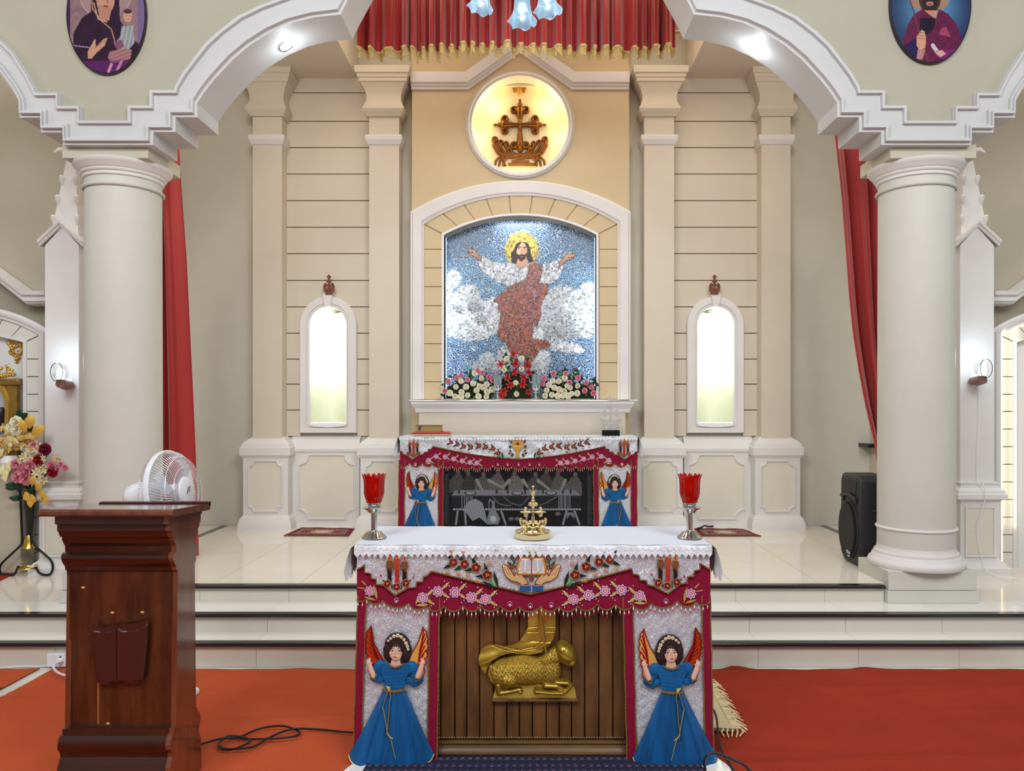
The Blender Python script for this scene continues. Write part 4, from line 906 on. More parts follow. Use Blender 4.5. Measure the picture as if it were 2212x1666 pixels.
    # full skirt standing off the cloth
    N_, R_ = 64, 14; vs = []
    for i in range(R_ + 1):
        u = i / R_; y = 755 + (hem - 755) * u; hw = 122 + (470 - 122) * (u ** .92); cx_ = 582 - 35 * u
        for j in range(N_ + 1):
            v = -1 + 2 * j / N_; ed = math.sqrt(max(0, 1 - v * v)); yy = y - (1 - ed) * 170 * u ** 2
            fold = (math.sin(v * 17 + 1.3) * 17 + math.sin(v * 31 + 4) * 7) * (.25 + .75 * u) + (14 * math.exp(-((v - .14) * 9) ** 2) * u * 2)
            h = 24 + ed * (30 + 62 * u) + fold
            if i == R_: yy += math.sin(v * 12 + 1) * 7
            x = cx_ + v * hw
            vs.append(W(x, yy, .004 + max(2, h) * ms))
    MB().add(vs, [(i * (N_ + 1) + j, i * (N_ + 1) + j + 1, (i + 1) * (N_ + 1) + j + 1, (i + 1) * (N_ + 1) + j) for i in range(R_) for j in range(N_)]).build('skirt', BLUE2, ang, ang=80, recalc=False)
    hemp = vs[-(N_ + 1):]; MB().tube(hemp[::2], 6 * ms, 5).build('hem_braid', RIB, ang)
    bo = .004 + 58 * ms
    MB().tube([W(455, 742, bo - 20 * ms), W(520, 748, bo), W(590, 750, bo + 4 * ms), W(650, 748, bo), W(705, 740, bo - 20 * ms)], 17 * ms, 8, flat=.5).build('belt', GTRIM, ang)
    MB().tube([W(538, 745, bo + 16 * ms), W(505, 690, bo + 22 * ms), W(530, 700, bo + 20 * ms), W(545, 740, bo + 18 * ms), W(548, 684, bo + 22 * ms), W(535, 740, bo + 20 * ms)], 7 * ms, 6).build('bow', RIB, ang)
    for rp in ([(520, 752), (500, 800), (478, 880), (465, 905), (490, 1010), (520, 1180), (560, 1260), (590, 1370), (612, 1460)], [(545, 752), (552, 800), (540, 860), (532, 1000), (515, 1190), (535, 1215), (580, 1250)]):
        MB().tube([W(x, y, bo + (18 + 44 * (y - 750) / 700) * ms) for x, y in rp], 17 * ms, 6, flat=.22).build('ribbon', RIB, ang)
    return ang

bead_proto = {}
def bead(parent, x, y, z, k):
    key = round(k, 3)
    if key not in bead_proto:
        a = MB().lathe([(.0002, 0), (.0006 * k, -.001 * k), (.001 * k, -.004 * k), (.0028 * k, -.011 * k), (.003 * k, -.014 * k), (.0016 * k, -.017 * k)], 0, 0, 8).build('bead_drop', WBEAD)
        b = MB().ball((0, 0, -.021 * k), .0038 * k, 8, 6).build('bead', PBEAD)
        b2 = MB().ball((0, 0, -.029 * k), .0022 * k, 6, 5).build('bead', PBEAD)
        bead_proto[key] = [a.data, b.data, b2.data]
        for o in (a, b, b2): bpy.data.objects.remove(o)
    off = ROOT[parent.name]
    o = bpy.data.objects.new('bead_drop', bead_proto[key][0]); COL.objects.link(o); o.parent = parent; o.location = (x - off[0], y - off[1], z - off[2])
    for dm in bead_proto[key][1:]: c = bpy.data.objects.new('bead', dm); COL.objects.link(c); c.parent = o

def lace_cloth(label, X0_, X1_, yf, yb, z, drop_px, d, side, period, sgn=1):
    t = thing('lace_tablecloth', label, 'tablecloth', ((X0_ + X1_) / 2, (yf + yb) / 2, z))
    # top sheet
    N_, R_ = 60, 12; vs = []
    for j in range(R_ + 1):
        for i in range(N_ + 1):
            x = X0_ + (X1_ - X0_) * i / N_; y = yf + (yb - yf) * j / R_
            vs.append((x, y, z + .003 + .0012 * float(noisef(x * 9, y * 11, 1, 5)) + .0006 * math.sin(i * .9 + j * .4)))
    MB().add(vs, [(j * (N_ + 1) + i, j * (N_ + 1) + i + 1, (j + 1) * (N_ + 1) + i + 1, (j + 1) * (N_ + 1) + i) for j in range(R_) for i in range(N_)]).build('cloth_top', WCLOTH, t, ang=60, recalc=False)
    # lace hanging in front, pointed edge
    k = d / F; n = int(round((X1_ - X0_) / (period * k))); vs = []; per = 8
    for i in range(n * per + 1):
        x = X0_ + (X1_ - X0_) * i / (n * per); u = abs((i % per) / per * 2 - 1); pt = (1 - u) * drop_px[1] * k
        o = .004 * math.sin(i * .11) + .003 * math.sin(i * .31)
        vs += [(x, yf + .004, z + .003), (x, yf - .008 + o * .3, z - .002), (x, yf - .010 + o, z - drop_px[0] * k * .55), (x, yf - .012 + o, z - drop_px[0] * k - pt)]
    MB().add(vs, [(i * 4 + j, i * 4 + j + 1, (i + 1) * 4 + j + 1, (i + 1) * 4 + j) for i in range(n * per) for j in range(3)]).build('lace_edge', LACE, t, ang=60, recalc=False)
    # a row of raised rhombs
    mb = MB()
    for i in range(n):
        x = X0_ + (X1_ - X0_) * (i + .5) / n; hw_ = (X1_ - X0_) / n * .42; zc = z - drop_px[0] * k * .95
        mb.add([(x - hw_, yf - .017, zc), (x, yf - .021, zc + hw_ * 1.1), (x + hw_, yf - .017, zc), (x, yf - .021, zc - hw_ * 1.25)], [(0, 1, 2, 3)])
        mb.tube([(x - hw_ * 1.1, yf - .018, zc + hw_ * 1.3), (x, yf - .018, zc + hw_ * 2.6), (x + hw_ * 1.1, yf - .018, zc + hw_ * 1.3)], .0012 * (1 if k < .003 else 1.6), 4)
    tag(mb.build('lace_pattern', LACE, t, recalc=False), kind='stuff')
    # side falls
    for sx, xs in ((-1, X0_), (1, X1_)):
        vs = []; M_ = 30
        for i in range(M_ * 4 + 1):
            u = i / (M_ * 4); y = yf - .010 + (yb - yf) * u; zg = abs((i % 4) / 4 * 2 - 1)
            o = .012 + .009 * math.sin(u * 22 + 1) + .006 * math.sin(u * 51)
            dr = side * (.86 + .14 * math.sin(u * 9 + 2)) + (1 - zg) * .018
            vs += [(xs, y, z + .003), (xs + sx * .016, y, z - .012), (xs + sx * (.016 + o * .8), y, z - dr * .4), (xs + sx * (.010 + o * 1.4), y, z - dr * .75), (xs + sx * (.014 + o), y, z - dr)]
        MB().add(vs, [(i * 5 + j, i * 5 + j + 1, (i + 1) * 5 + j + 1, (i + 1) * 5 + j) for i in range(M_ * 4) for j in range(4)]).build('side_fall', LACE, t, ang=60, recalc=False)
    return t
def edge_path(peaks):
    o = []
    for (x0, y0), (x1, y1) in zip(peaks, peaks[1:]):
        dep = min(12, .30 * (x1 - x0))
        for i in range(8): u = i / 8; o.append((x0 + (x1 - x0) * u, y0 + (y1 - y0) * u + dep * (1 - (2 * u - 1) ** 2) ** .8))
    return o + [peaks[-1]]
def frontal(nm, label, d, top, silver, peaks, panels, ybot, bk, bstep, foldk):
    t = thing('altar_frontal', label, 'altar frontal', (xx((silver[0][0] + silver[-1][0]) / 2, d), d, zy(ybot, d)))
    xl, xr = silver[0][0], silver[-1][0]; st = 2.0 if d < 5 else 1.5
    c = Cv(xl - 2, top, xr + 2, max(p[1] for p in silver) + 2, st)
    f = foldk * (.8 * np.sin((c.X - c.Y * 2.2) * .035 / (d / 3.4) ** -1) + .6 * np.sin((c.X + c.Y * 1.5) * .06) + .4 * noisef(c.X / 9, c.Y / 7, 1, 2))
    c.poly([(xl, top - 1)] + silver + [(xr, top - 1)], (0, 0, 0), h=f); c.build('silver_valance', onplane(d, .017, .0017 if d < 5 else .0035), SILV, t)
    ep = edge_path(peaks)
    c = Cv(xl - 4, top + 4, xr + 4, max(p[1] for p in ep) + 2, st * .8)
    f = foldk * (.5 * noisef(c.X / 14, c.Y / 30, 1, 7)); c.poly([(peaks[0][0], top + 4)] + ep + [(peaks[-1][0], top + 4)], (0, 0, 0), h=f); c.build('maroon_valance', onplane(d, .010, .003 if d < 5 else .006), MAROON, t)
    r = .0034 * (1 if d < 5 else 1.25)
    MB().tube([P(x, y, d, .021) for x, y in silver], r, 6).build('gold_braid', GTRIM, t)
    MB().tube([P(x, y, d, .014) for x, y in ep], r, 6).build('gold_braid', GTRIM, t)
    x = peaks[0][0] + 3
    while x < peaks[-1][0] - 1:
        for (a, b) in zip(ep, ep[1:]):
            if a[0] <= x < b[0]: y = a[1] + (b[1] - a[1]) * (x - a[0]) / (b[0] - a[0]); break
        p = P(x, y + 1, d, .014); bead(t, p[0], p[1], p[2], bk); x += bstep
    for (o0, o1, i0, i1, m) in panels:           # each = px at top, px at bottom, for outer and inner edges
        s_ = 1 if i0 > o0 else -1; bw = s_ * (18 if d < 5 else 13); bi = s_ * (21 if d < 5 else 10.5); yt = min(p[1] for p in peaks) - 6
        c = Cv(min(o0, o1, i0, i1), yt, max(o0, o1, i0, i1), ybot, st)
        f = foldk * (.5 * np.sin(c.Y * .045 + c.X * .05) + .5 * noisef(c.X / 12, c.Y / 8, 1, 9)); c.poly([(o0, yt), (o1, ybot), (i1, ybot), (i0, yt)], (0, 0, 0), h=f); c.build('silver_side_panel', onplane(d, .001, .002), SILV, t)
        for (a0, a1, b0, b1) in ((o0, o1, o0 + bw, o1 + bw), (i0 - bi, i1 - bi, i0, i1)):
            MB().prism(PX([(a0, yt), (b0, yt), (b1, ybot), (a1, ybot)], d), d - .008, d - .004).build('maroon_border', MAROON, t, ang=0)
            for (e0, e1) in ((a0, a1), (b0, b1)): MB().tube([P(e0 + (e1 - e0) * k / 12 + .5 * math.sin(k * 2), yt + (ybot - yt) * k / 12, d, .009) for k in range(13)], r, 6).build('gold_braid', GTRIM, t)
    return t
def emb(parent, name, x0, y0, x1, y1, step, d, out, draw, m=None, hs=None):
    c = Cv(x0, y0, x1, y1, step); draw(c); return c.build(name, onplane(d, out, hs if hs else (.0011 if d < 5 else .0025)), m or EMB, parent)
def jewel(t, x, y, d, k, out):
    mb = MB()
    for i in range(9): a = TAU * i / 9; p = P(x + 4.2 * k * math.cos(a), y + 5.4 * k * math.sin(a), d, out); mb.ball(p, .0022 * k * d / 3.4, 6, 4)
    mb.ball(P(x, y + 2 * k, d, out), (.004 * k * d / 3.4, .002, .0055 * k * d / 3.4), 8, 6); mb.build('jewel', mat('clear_jewel', (226, 214, 226), .06, .3, spec=1), t)

# ---------------- front altar
DF = 3.40
alt = thing('front_altar', 'brown wooden altar table in front with a gilt lamb on vertical boards', 'altar', (.01, 3.64, .0))
WOODD = mat('dark_stained_wood', (112, 74, 38), .42, spec=.35, rgb2=(78, 50, 24), nscale=5, stretch=(3, 3, .6), bump=.1, bscale=60)
WOODB = mat('altar_wood', (104, 74, 38), .35, spec=.4, rgb2=(72, 48, 24), nscale=4, stretch=(.6, 3, 3))
k_ = 3.455 / F
MB().box(-.745, .765, 3.475, 3.86, .03, .94).build('carcass', mat('altar_side_wood', (70, 48, 28), .5), alt, ang=0)
MB().box(-.765, .785, 3.43, 3.89, .94, .972).build('table_top', WOODB, alt, bevel=.004)
bx = [940, 952, 982.7, 1008, 1036, 1066.8, 1095, 1122, 1150, 1180, 1208, 1234.5, 1263, 1293.7, 1324, 1352]
for a, b in zip(bx, bx[1:]):
    MB().box(xx(a + .9, 3.455), xx(b - 1.0, 3.455), 3.452, 3.474, zy(1597, 3.455), .94).build('board', WOODD, alt, bevel=.003)
    MB().tube([(xx(b - 4.2, 3.455), 3.4525, zy(1597, 3.455)), (xx(b - 4.2, 3.455), 3.4525, .93)], .0016, 6).build('bead_strip', WOODD, alt)
zz_ = lambda y: zy(y, 3.44)
MB().prism([(3.474, zz_(1600)), (3.444, zz_(1602)), (3.440, zz_(1607)), (3.448, zz_(1610)), (3.436, zz_(1614)), (3.424, zz_(1620)), (3.420, zz_(1626)), (3.428, zz_(1631)), (3.430, zz_(1634)), (3.424, zz_(1636)), (3.424, .032), (3.474, .032)], xx(930, 3.44), xx(1366, 3.44), axis='x').build('base_moulding', WOODB, alt, ang=30)
mb = MB()
for i in range(72): mb.ball((xx(948 + i * 5.6, 3.45), 3.450, zz_(1596)), (.0048, .005, .0042), 8, 6)
mb.build('bead_trim', mat('pearl_bead_trim', (138, 118, 92), .3, noise=.5, nscale=60), alt)
for px in (946, 1354):
    mb = MB()
    for i in range(40): mb.tube([(xx(px, 3.45) - .004, 3.449, .96 - i * .021 - .09), (xx(px, 3.45) + .006, 3.446, .96 - i * .021 - .08)], .005, 6)
    mb.build('rope_trim', WOODD, alt)
# gilt lamb
LZ = lambda x, y: (1000 + x / 6.94, 1300 + y / 6.94)
u = 1 / 6.94
g = Cv(1048, 1375, 1250, 1512, .62); gold = (0, 0, 0)
def gl(pts, w, dome, w2=None, base=0): g.line([LZ(*p) for p in pts], w * u, gold, None if w2 is None else w2 * u, dome=dome * u, base=base * u)
def ge(x, y, rx, ry, dome, rot=0, base=0): g.ell(*LZ(x, y), rx * u, ry * u, gold, rot, dome=dome * u, base=base * u)
ge(920, 1020, 480, 235, 165); ge(640, 1060, 240, 240, 160); ge(1290, 1000, 190, 260, 165); gl([(1270, 900), (1420, 760), (1500, 700)], 150, 150, 110)
gl([(430, 960), (400, 1080), (440, 1180), (480, 1225)], 50, 110, 20); ge(700, 1130, 165, 150, 190)
wool = g.h.copy()
body = wool > 0
tx = (np.sin(g.X * 1.5 + 2.2 * np.sin(g.Y * .7)) * np.sin(g.Y * 1.25 + 1.8 * np.sin(g.X * .55)) * .55 + np.random.rand(*g.X.shape) * .18) * 2.0
back = np.clip(1.1 - np.abs(g.Y - (1424 - .02 * (g.X - 1130))) / 10, 0, 1); tx += np.sin(g.X * 2.1 + g.Y * .8) * 1.6 * back
g.h[body] += tx[body] * np.clip(g.h[body] / 8, 0, 1)
ge(1535, 760, 215, 150, 200, 58); ge(1620, 880, 92, 84, 165, 40); ge(1500, 700, 120, 125, 190)
gl([(1478, 690), (1420, 730), (1398, 790)], 36, 205, 16); ge(1545, 748, 26, 15, 200)
gl([(535, 1230), (545, 1345), (640, 1340), (850, 1300)], 62, 120, 44); ge(860, 1325, 50, 42, 120)
gl([(1240, 1220), (1400, 1235), (1500, 1290)], 60, 150, 46); gl([(1100, 1310), (1300, 1330), (1480, 1330)], 44, 140, 50); ge(1105, 1325, 55, 50, 140); gl([(1400, 1180), (1560, 1190), (1610, 1240), (1530, 1320)], 52, 130, 46)
lamb = g.build('gilt_lamb', onplane(3.45, .0, .0021), OGOLD, alt)
lamb['label'] = 'gilt lamb lying down, carved in relief'
pg = Cv(1046, 1465, 1252, 1512, .8); pg.poly([LZ(505, 1215), LZ(445, 1440), LZ(1705, 1440), LZ(1680, 1300), LZ(1625, 1190), LZ(1400, 1230)], gold, h=4); pg.build('ground_plate', onplane(3.45, 0, .0021), mat('bright_old_gold', (196, 170, 80), .38, .6), lamb)
MB().prism(PX([LZ(440, 1440), LZ(1725, 1440), LZ(1725, 1482), LZ(440, 1482)], 3.45), 3.428, 3.452).build('ledge', WOODD, lamb, bevel=.003)
bn = Cv(1030, 1290, 1204, 1456, .7)
bp_ = [(965, -60), (978, 180), (972, 350), (930, 450), (860, 560), (770, 620), (640, 640), (430, 620), (330, 650), (262, 730), (235, 840), (250, 930), (290, 1010), (345, 1060), (375, 960), (440, 860), (560, 785), (700, 750), (850, 778), (1000, 782), (1180, 740), (1280, 650), (1350, 540), (1385, 400), (1385, 180), (1375, -60)]
wv = 6 + 3.4 * np.sin((bn.X - 1150) * .07 + (bn.Y - 1400) * .05) + 2.2 * np.sin((bn.Y + bn.X * .3) * .16) * (bn.Y > 1385)
bn.poly([LZ(*p) for p in bp_], gold, h=wv)
for q in ([(980, 375), (1110, 372)], [(960, 450), (1130, 450)], [(1240, 355), (1380, 355)], [(1240, 440), (1245, 430), (1375, 428)], [(620, 650), (860, 710), (1050, 660), (1190, 560)], [(660, 690), (900, 725), (1100, 690), (1210, 600)], [(430, 640), (640, 700), (860, 770)]):
    dd, _ = bn.sdist([LZ(*p) for p in q]); mk = (dd < .75) & bn.m; bn.h[mk] -= 2.2
bn.build('banner', onplane(3.45, .006, .0021), OGOLD, lamb)
MB().tube([P(*LZ(1135, 60), 3.45, .036), P(*LZ(1245, 735), 3.45, .034)], .0042, 8).build('staff', mat('staff_gold', (170, 128, 60), .4, .6), lamb)

# front cloths
lace_cloth('white lace-edged cloth over the top of the front altar', -.775, .795, 3.385, 3.895, .976, (17, 10), DF, .15, 13)
ZA = lambda x, y: (740 + x / 5.027, 1120 + y / 5.027)
ZB = lambda x, y: (1130 + x / 5.027, 1120 + y / 5.027)
sil = [ZA(165, 550), ZA(250, 500), ZA(250, 575), ZA(320, 590), ZA(320, 640), ZA(375, 655), ZA(375, 705), ZA(450, 715), ZA(580, 825), ZA(720, 742), ZA(805, 735), ZA(812, 680), ZA(880, 675), ZA(886, 625), ZA(930, 610), ZA(970, 565), ZA(1500, 690), ZA(2040, 812), ZB(640, 680), ZB(1170, 535), ZB(1190, 595), ZB(1250, 605), ZB(1262, 660), ZB(1330, 665), ZB(1342, 710), ZB(1410, 725), ZB(1565, 808), ZB(1700, 702), ZB(1775, 690), ZB(1775, 625), ZB(1840, 620), ZB(1850, 560), ZB(1910, 545), ZB(1915, 480), ZB(2015, 545)]
pk = [(771.8, 1294), (792.7, 1291), (827.5, 1296), (883.2, 1302), (920, 1307), (959.8, 1308), (1000.6, 1307), (1039.4, 1308), (1081.2, 1307), (1120, 1309), (1167.8, 1308), (1206.6, 1308), (1246.4, 1308), (1289, 1304), (1329, 1304), (1366.7, 1306), (1406.5, 1302), (1462.2, 1297), (1502, 1299), (1533.8, 1295)]
fr = frontal('front', 'silver and maroon frontal with book-in-hands embroidery and two angels, on the front altar', DF, 1176, sil, pk, [(774, 763, 950, 944, 1), (1533, 1541, 1345, 1354, -1)], 1652, 1.0, 9.4, 1.5)
for cx_, cy_ in ((859, 1258), (1439.5, 1256)): emb(fr, 'candle_embroidery', cx_ - 48, cy_ - 72, cx_ + 50, cy_ + 24, .6, DF, .0255, lambda c: candles(c, cx_, cy_, 1))
rs = ([(980.7, 1212.5), (1004.6, 1216.5), (1029.4, 1223.4), (1053.3, 1239.4)], [(1316, 1206.5), (1293, 1211.5), (1265.3, 1221.5), (1241.4, 1239.4)])
for q, m in zip(rs, (1, -1)): xs = [p[0] for p in q]; emb(fr, 'red_flower_embroidery', min(xs) - 30, 1186, max(xs) + 30, 1274, .6, DF, .0255, lambda c: spray(c, q, 1, m))
for q, m in (([(914, 1290), (946.9, 1276), (983.7, 1278), (1018.5, 1289), (1049.3, 1293)], 1), ([(1380.6, 1286), (1341.9, 1273), (1306, 1275), (1271, 1284), (1238.4, 1293)], -1)):
    xs = [p[0] for p in q]; emb(fr, 'pink_flower_embroidery', min(xs) - 32, 1250, max(xs) + 34, 1312, .6, DF, .014, lambda c: pspray(c, q, 1, m))
for x, y, m in ((800.7, 1275, -1), (1491, 1281, 1)): emb(fr, 'pink_flower_embroidery', x - 36, y - 36, x + 36, y + 26, .6, DF, .014, lambda c: (leaf(c, (x - m * 8, y - 16), (x - m * 16, y + 22), 3.4, (176, 148, 62), edge=(60, 120, 40)), leaf(c, (x + m * 14, y + 12), (x - m * 15, y + 21), 2.6, (176, 148, 62), edge=(60, 120, 40)), leaf(c, (x + m * 6, y - 10), (x + m * 20, y - 24), 2.6, (176, 128, 70)), leaf(c, (x + m * 8, y - 4), (x + m * 30, y - 8), 2.2, (176, 128, 70)), pflower(c, x, y, 11.5)))
for x, y in ((857.4, 1295), (1102, 1303), (1145.8, 1307), (1190.7, 1305), (1437.3, 1297)): jewel(fr, x, y, DF, 1, .016)
# open book held up by two hands
Q = lambda x, y: (1040 + x / 9.617, 1140 + y / 9.617)
def book_hands(c):
    for s in (-1, 1):
        T = lambda x, y: Q(1040 + s * x, y)
        for a, b in (((330, 640), (460, 580)), ((330, 650), (300, 500)), ((400, 760), (500, 690)), ((380, 740), (330, 660)), ((310, 800), (440, 730)), ((60, 1000), (110, 970)), ((420, 600), (300, 560))): leaf(c, T(*a), T(*b), 3, (24, 80, 46), edge=(40, 110, 60))
        for x, y, r in ((335, 610, 46), (400, 790, 52), (480, 690, 22)): rflower(c, *T(x, y), r / 9.617, s)
        hand = [(605, 760), (575, 730), (520, 750), (430, 850), (370, 950), (350, 975), (330, 930), (350, 880), (340, 850), (300, 855), (220, 940), (160, 990), (100, 1060), (70, 1140), (200, 1170), (230, 1140), (300, 1100), (410, 1080), (520, 1000), (570, 890)]
        hp = [T(*p) for p in hand]; c.poly(hp, (208, 172, 120), h=2.4, var=-.004 * (c.Y - 1235)); 
        c.line(hp + hp[:1], 1.1, (132, 28, 26), h=2.8)
        for q in (((560, 800), (480, 960)), ((510, 800), (430, 960)), ((330, 900), (220, 1010))): c.line([T(*q[0]), T(*q[1])], .45, (110, 70, 40), h=2.2)
        for x, y in ((575, 762), (520, 792), (325, 875)): c.ell(*T(x, y), 2.0, 2.6, (224, 186, 140), h=2.7)
        c.poly([T(12, 1160), T(240, 1165), T(245, 1290), T(12, 1290)], (40, 84, 140), h=2.6); c.line([T(12, 1160), T(130, 1176), T(245, 1160)], .9, (176, 140, 70), h=3)
        c.ell(*T(60, 520), 5, 5.4, (176, 130, 60), h=2); c.ell(*T(60, 520), 2.6, 3, (110, 120, 50), h=2.4)
        c.poly([T(0, 620), T(60, 590), T(260, 575), T(320, 800), T(300, 960), T(0, 960)], (150, 40, 24), h=3.0)
        c.poly([T(0, 632), T(70, 604), T(245, 592), T(305, 800), T(285, 948), T(0, 948)], (196, 140, 60), h=3.2)
        c.poly([T(14, 660), T(70, 622), T(215, 622), T(262, 830), T(255, 925), T(140, 900), T(14, 925)], (222, 216, 216), h=3.6)
        for j in range(12):
            for a, b in ((22, 105), (135, 215)):
                sh = j * 3 + (10 if a > 100 else 0); yy = 660 + j * 21
                c.line([T(a + sh * .5, yy - 8 + (a - 20) * .05), T((a + b) / 2 + sh * .6, yy - 12), T(b + sh * .6, yy - 2)], .42, (110, 108, 120), h=3.6)
    c.line([Q(1040, 620), Q(1040, 948)], 1.5, (150, 70, 30), h=4); c.line([Q(1040, 1120), Q(1040, 1300)], 1.2, (190, 160, 90), h=3); rflower(c, *Q(1040, 1035), 5.4)
emb(fr, 'book_and_hands_embroidery', 1082, 1184, 1213, 1279, .45, DF, .0255, book_hands)
s0 = 1 / 5.11
angel(fr, DF, .010, s0, 740, 1340, 1, 'blue-gowned angel with raised hands on the left of the frontal', 1625)
angel(fr, DF, .010, s0, 1564.4, 1344, -1, 'blue-gowned angel with raised hands on the right of the frontal', 1640)

# ---------------- back altar
DBK = 6.80
R_ = lambda x, y: (860 + x / 8.193, 920 + y / 8.193)
alt2 = thing('back_altar', 'far altar table under the mosaic with a dark figured front', 'altar', (-.1, 6.95, Z3))
MB().box(xx(868, DBK), xx(1372, DBK), DBK + .03, 7.16, Z3, 1.27).build('body', mat('altar_side_wood', (70, 48, 28), .5), alt2, ang=0)
half_s = [R_(30, 450), R_(80, 460), R_(95, 500), R_(160, 520), R_(262, 597), R_(370, 520), R_(450, 505), R_(470, 465), R_(530, 460), R_(545, 415), R_(600, 405), R_(615, 365), R_(900, 425), R_(1200, 485), R_(1500, 530), R_(1800, 565), (1120.5, 992)]
sil2 = half_s + [(2241 - x, y) for x, y in half_s[::-1][1:]]
ph = [(863.7, 1004), (885, 1000), (913, 1001), (934.5, 1003), (955.8, 1003.6), (976, 1005.4), (997.3, 1006.7), (1019.3, 1007.3), (1041.9, 1007.9), (1064.4, 1004.8), (1085.8, 1006), (1107.2, 1006)]
pk2 = ph + [(2241 - x, y) for x, y in ph[::-1]]
fb = frontal('back', 'silver and maroon frontal with chalice embroidery and two small angels, on the far altar', DBK, 944, sil2, pk2, [(862, 860, 957.7, 957, 1), (1375.5, 1376, 1281.8, 1283, -1)], 1200, .9, 4.6, 1.0)
zt2 = zy(944, DBK)
lace_cloth('white lace-edged cloth over the top of the far altar', xx(863, DBK), xx(1377, DBK), DBK - .012, 7.18, zt2, (5, 4.5), DBK, .17, 6.9)
for cx_ in (894, 1347): emb(fb, 'candle_embroidery', cx_ - 24, 942, cx_ + 24, 992, .45, DBK, .027, lambda c: candles(c, cx_, 980, .5))
rq = [(975.3, 955.4), (989.4, 959.7), (1002.8, 964), (1018, 965.2), (1035.2, 962.7), (1050.4, 965.2), (1065.7, 968.8), (1077.3, 978.6)]
pq = [(926.5, 994.5), (942.4, 986), (962, 987), (980.2, 991.4), (998.5, 995.7), (1015.6, 998.7), (1030.3, 1000)]
for m in (1, -1):
    q = rq if m > 0 else [(2241 - x, y) for x, y in rq]; xs = [p[0] for p in q]; emb(fb, 'red_flower_embroidery', min(xs) - 14, 944, max(xs) + 14, 996, .45, DBK, .027, lambda c: spray(c, q, .46, m))
    q = pq if m > 0 else [(2241 - x, y) for x, y in pq]; xs = [p[0] for p in q]; emb(fb, 'pink_flower_embroidery', min(xs) - 14, 974, max(xs) + 14, 1012, .45, DBK, .014, lambda c: pspray(c, q, .46, m))
for x in (898, 1076, 1097, 1120.5, 1144, 1165, 1343): jewel(fb, x, 1003, DBK, .55, .018)
def chalice(c):
    x = 1118.5
    for s in (-1, 1):
        for a, b in (((12, 955), (19, 950)), ((12, 966), (20, 962)), ((12, 974), (19, 982)), ((9, 978), (13, 988))): leaf(c, (x + s * a[0], a[1]), (x + s * b[0], b[1]), 2, (26, 60, 34))
        for a, y, cc in ((14, 955, (150, 40, 90)), (16, 973, (120, 60, 50)), (14, 978, (190, 160, 110)), (17, 966, (60, 90, 50)), (13, 984, (120, 40, 80)), (18, 979, (60, 40, 60))): c.ell(x + s * a, y, 2.2, 2.4, cc, h=2)
    G = (212, 164, 70)
    c.poly([(x - 11, 951), (x + 11, 951), (x + 12.5, 960), (x + 10, 968), (x + 5, 974), (x + 3, 977), (x + 3.5, 984), (x + 6.5, 989.5), (x - 6.5, 989.5), (x - 3.5, 984), (x - 3, 977), (x - 5, 974), (x - 10, 968), (x - 12.5, 960)], G, h=3, var=.3 * noisef(c.X * .5, c.Y * .5, 1, 2))
    c.line([(x - 10, 964), (x + 10, 964)], .6, (240, 214, 140), h=3.2); c.ell(x, 958.5, 4, 3, (150, 60, 40), h=3.2); c.line([(x - 11, 951.5), (x + 11, 951.5)], .7, (150, 90, 40), h=3.2)
emb(fb, 'chalice_embroidery', 1094, 946, 1144, 992, .35, DBK, .027, chalice, FOIL)
sb = .0969
angel(fb, DBK, .008, sb, 852.9, 1012.4, 1, 'small blue-gowned angel on the left of the far frontal', 1700)
angel(fb, DBK, .008, sb, 1386, 1012.4, -1, 'small blue-gowned angel on the right of the far frontal', 1700)
# dark figured panel: a laid table, a jug and seated robed figures (plain stand-in)
V = lambda x, y: (950 + x / 6.506, 1000 + y / 6.506)
c = Cv(957, 1004, 1284, 1150, .7); c.c[:] = lin((14, 14, 17)); c.m[:] = True; c.h[:] = 0
GR = (92, 88, 86)
def robe_fig(x, y, w, h, lean, gg):
    a = [V(x - w, y + h), V(x - w * .95, y + h * .35), V(x - w * .4 + lean, y), V(x + w * .4 + lean, y), V(x + w * .95, y + h * .35), V(x + w, y + h)]
    st_ = np.sin((c.X - V(x, y)[0]) * 1.15 + (c.Y - V(x, y)[1]) * (.5 if lean > 0 else -.5) + 2.2 * np.sin(c.Y * .12 + x) + 1.6 * noisef(c.X * .3, c.Y * .2, 1, x)) 
    c.poly(a, [g_ * gg for g_ in GR], h=4 + 1.2 * st_, var=.42 * st_ + .1)
    c.ell(*V(x + lean * 1.5, y - 34), 5.0, 6.2, (86, 78, 72), dome=6)
for i, (x, gg) in enumerate(((240, .66), (420, .5), (600, .8), (800, .85), (1070, .95), (1330, .62), (1480, .6), (1680, .8), (1890, .8))): robe_fig(x, 165 + (i % 3) * 18, 112, 260, (12, -14, 10)[i % 3], gg)
for x0_, x1_, y_ in ((690, 900, 300), (980, 880, 290), (1170, 1250, 300), (1380, 1560, 330), (520, 620, 360), (1760, 1700, 330)): c.line([V(x0_, 250), V(x1_, y_ + 60)], 4.4, (120, 116, 112), 3, dome=7, var=.3 * np.sin(c.X * 1.4 + c.Y))
c.poly([V(160, 460), V(230, 385), V(1900, 385), V(1985, 460)], (104, 106, 112), h=5)
for x, r in ((430, 84), (1090, 84), (1565, 84), (850, 34)): c.ell(*V(x, 425), r / 6.5, r / 17, (40, 40, 46), h=5); c.ell(*V(x, 423), r / 8.5, r / 24, (120, 120, 126), h=5.4)
for x in (955, 800, 1200, 1450, 1730, 1840, 270): c.poly([V(x - 16, 380), V(x + 16, 380), V(x + 12, 435), V(x - 12, 435)], (36, 36, 42), h=6)
c.poly([V(165, 466), V(1990, 466), V(1990, 655), V(165, 655)], (24, 25, 29), h=4)
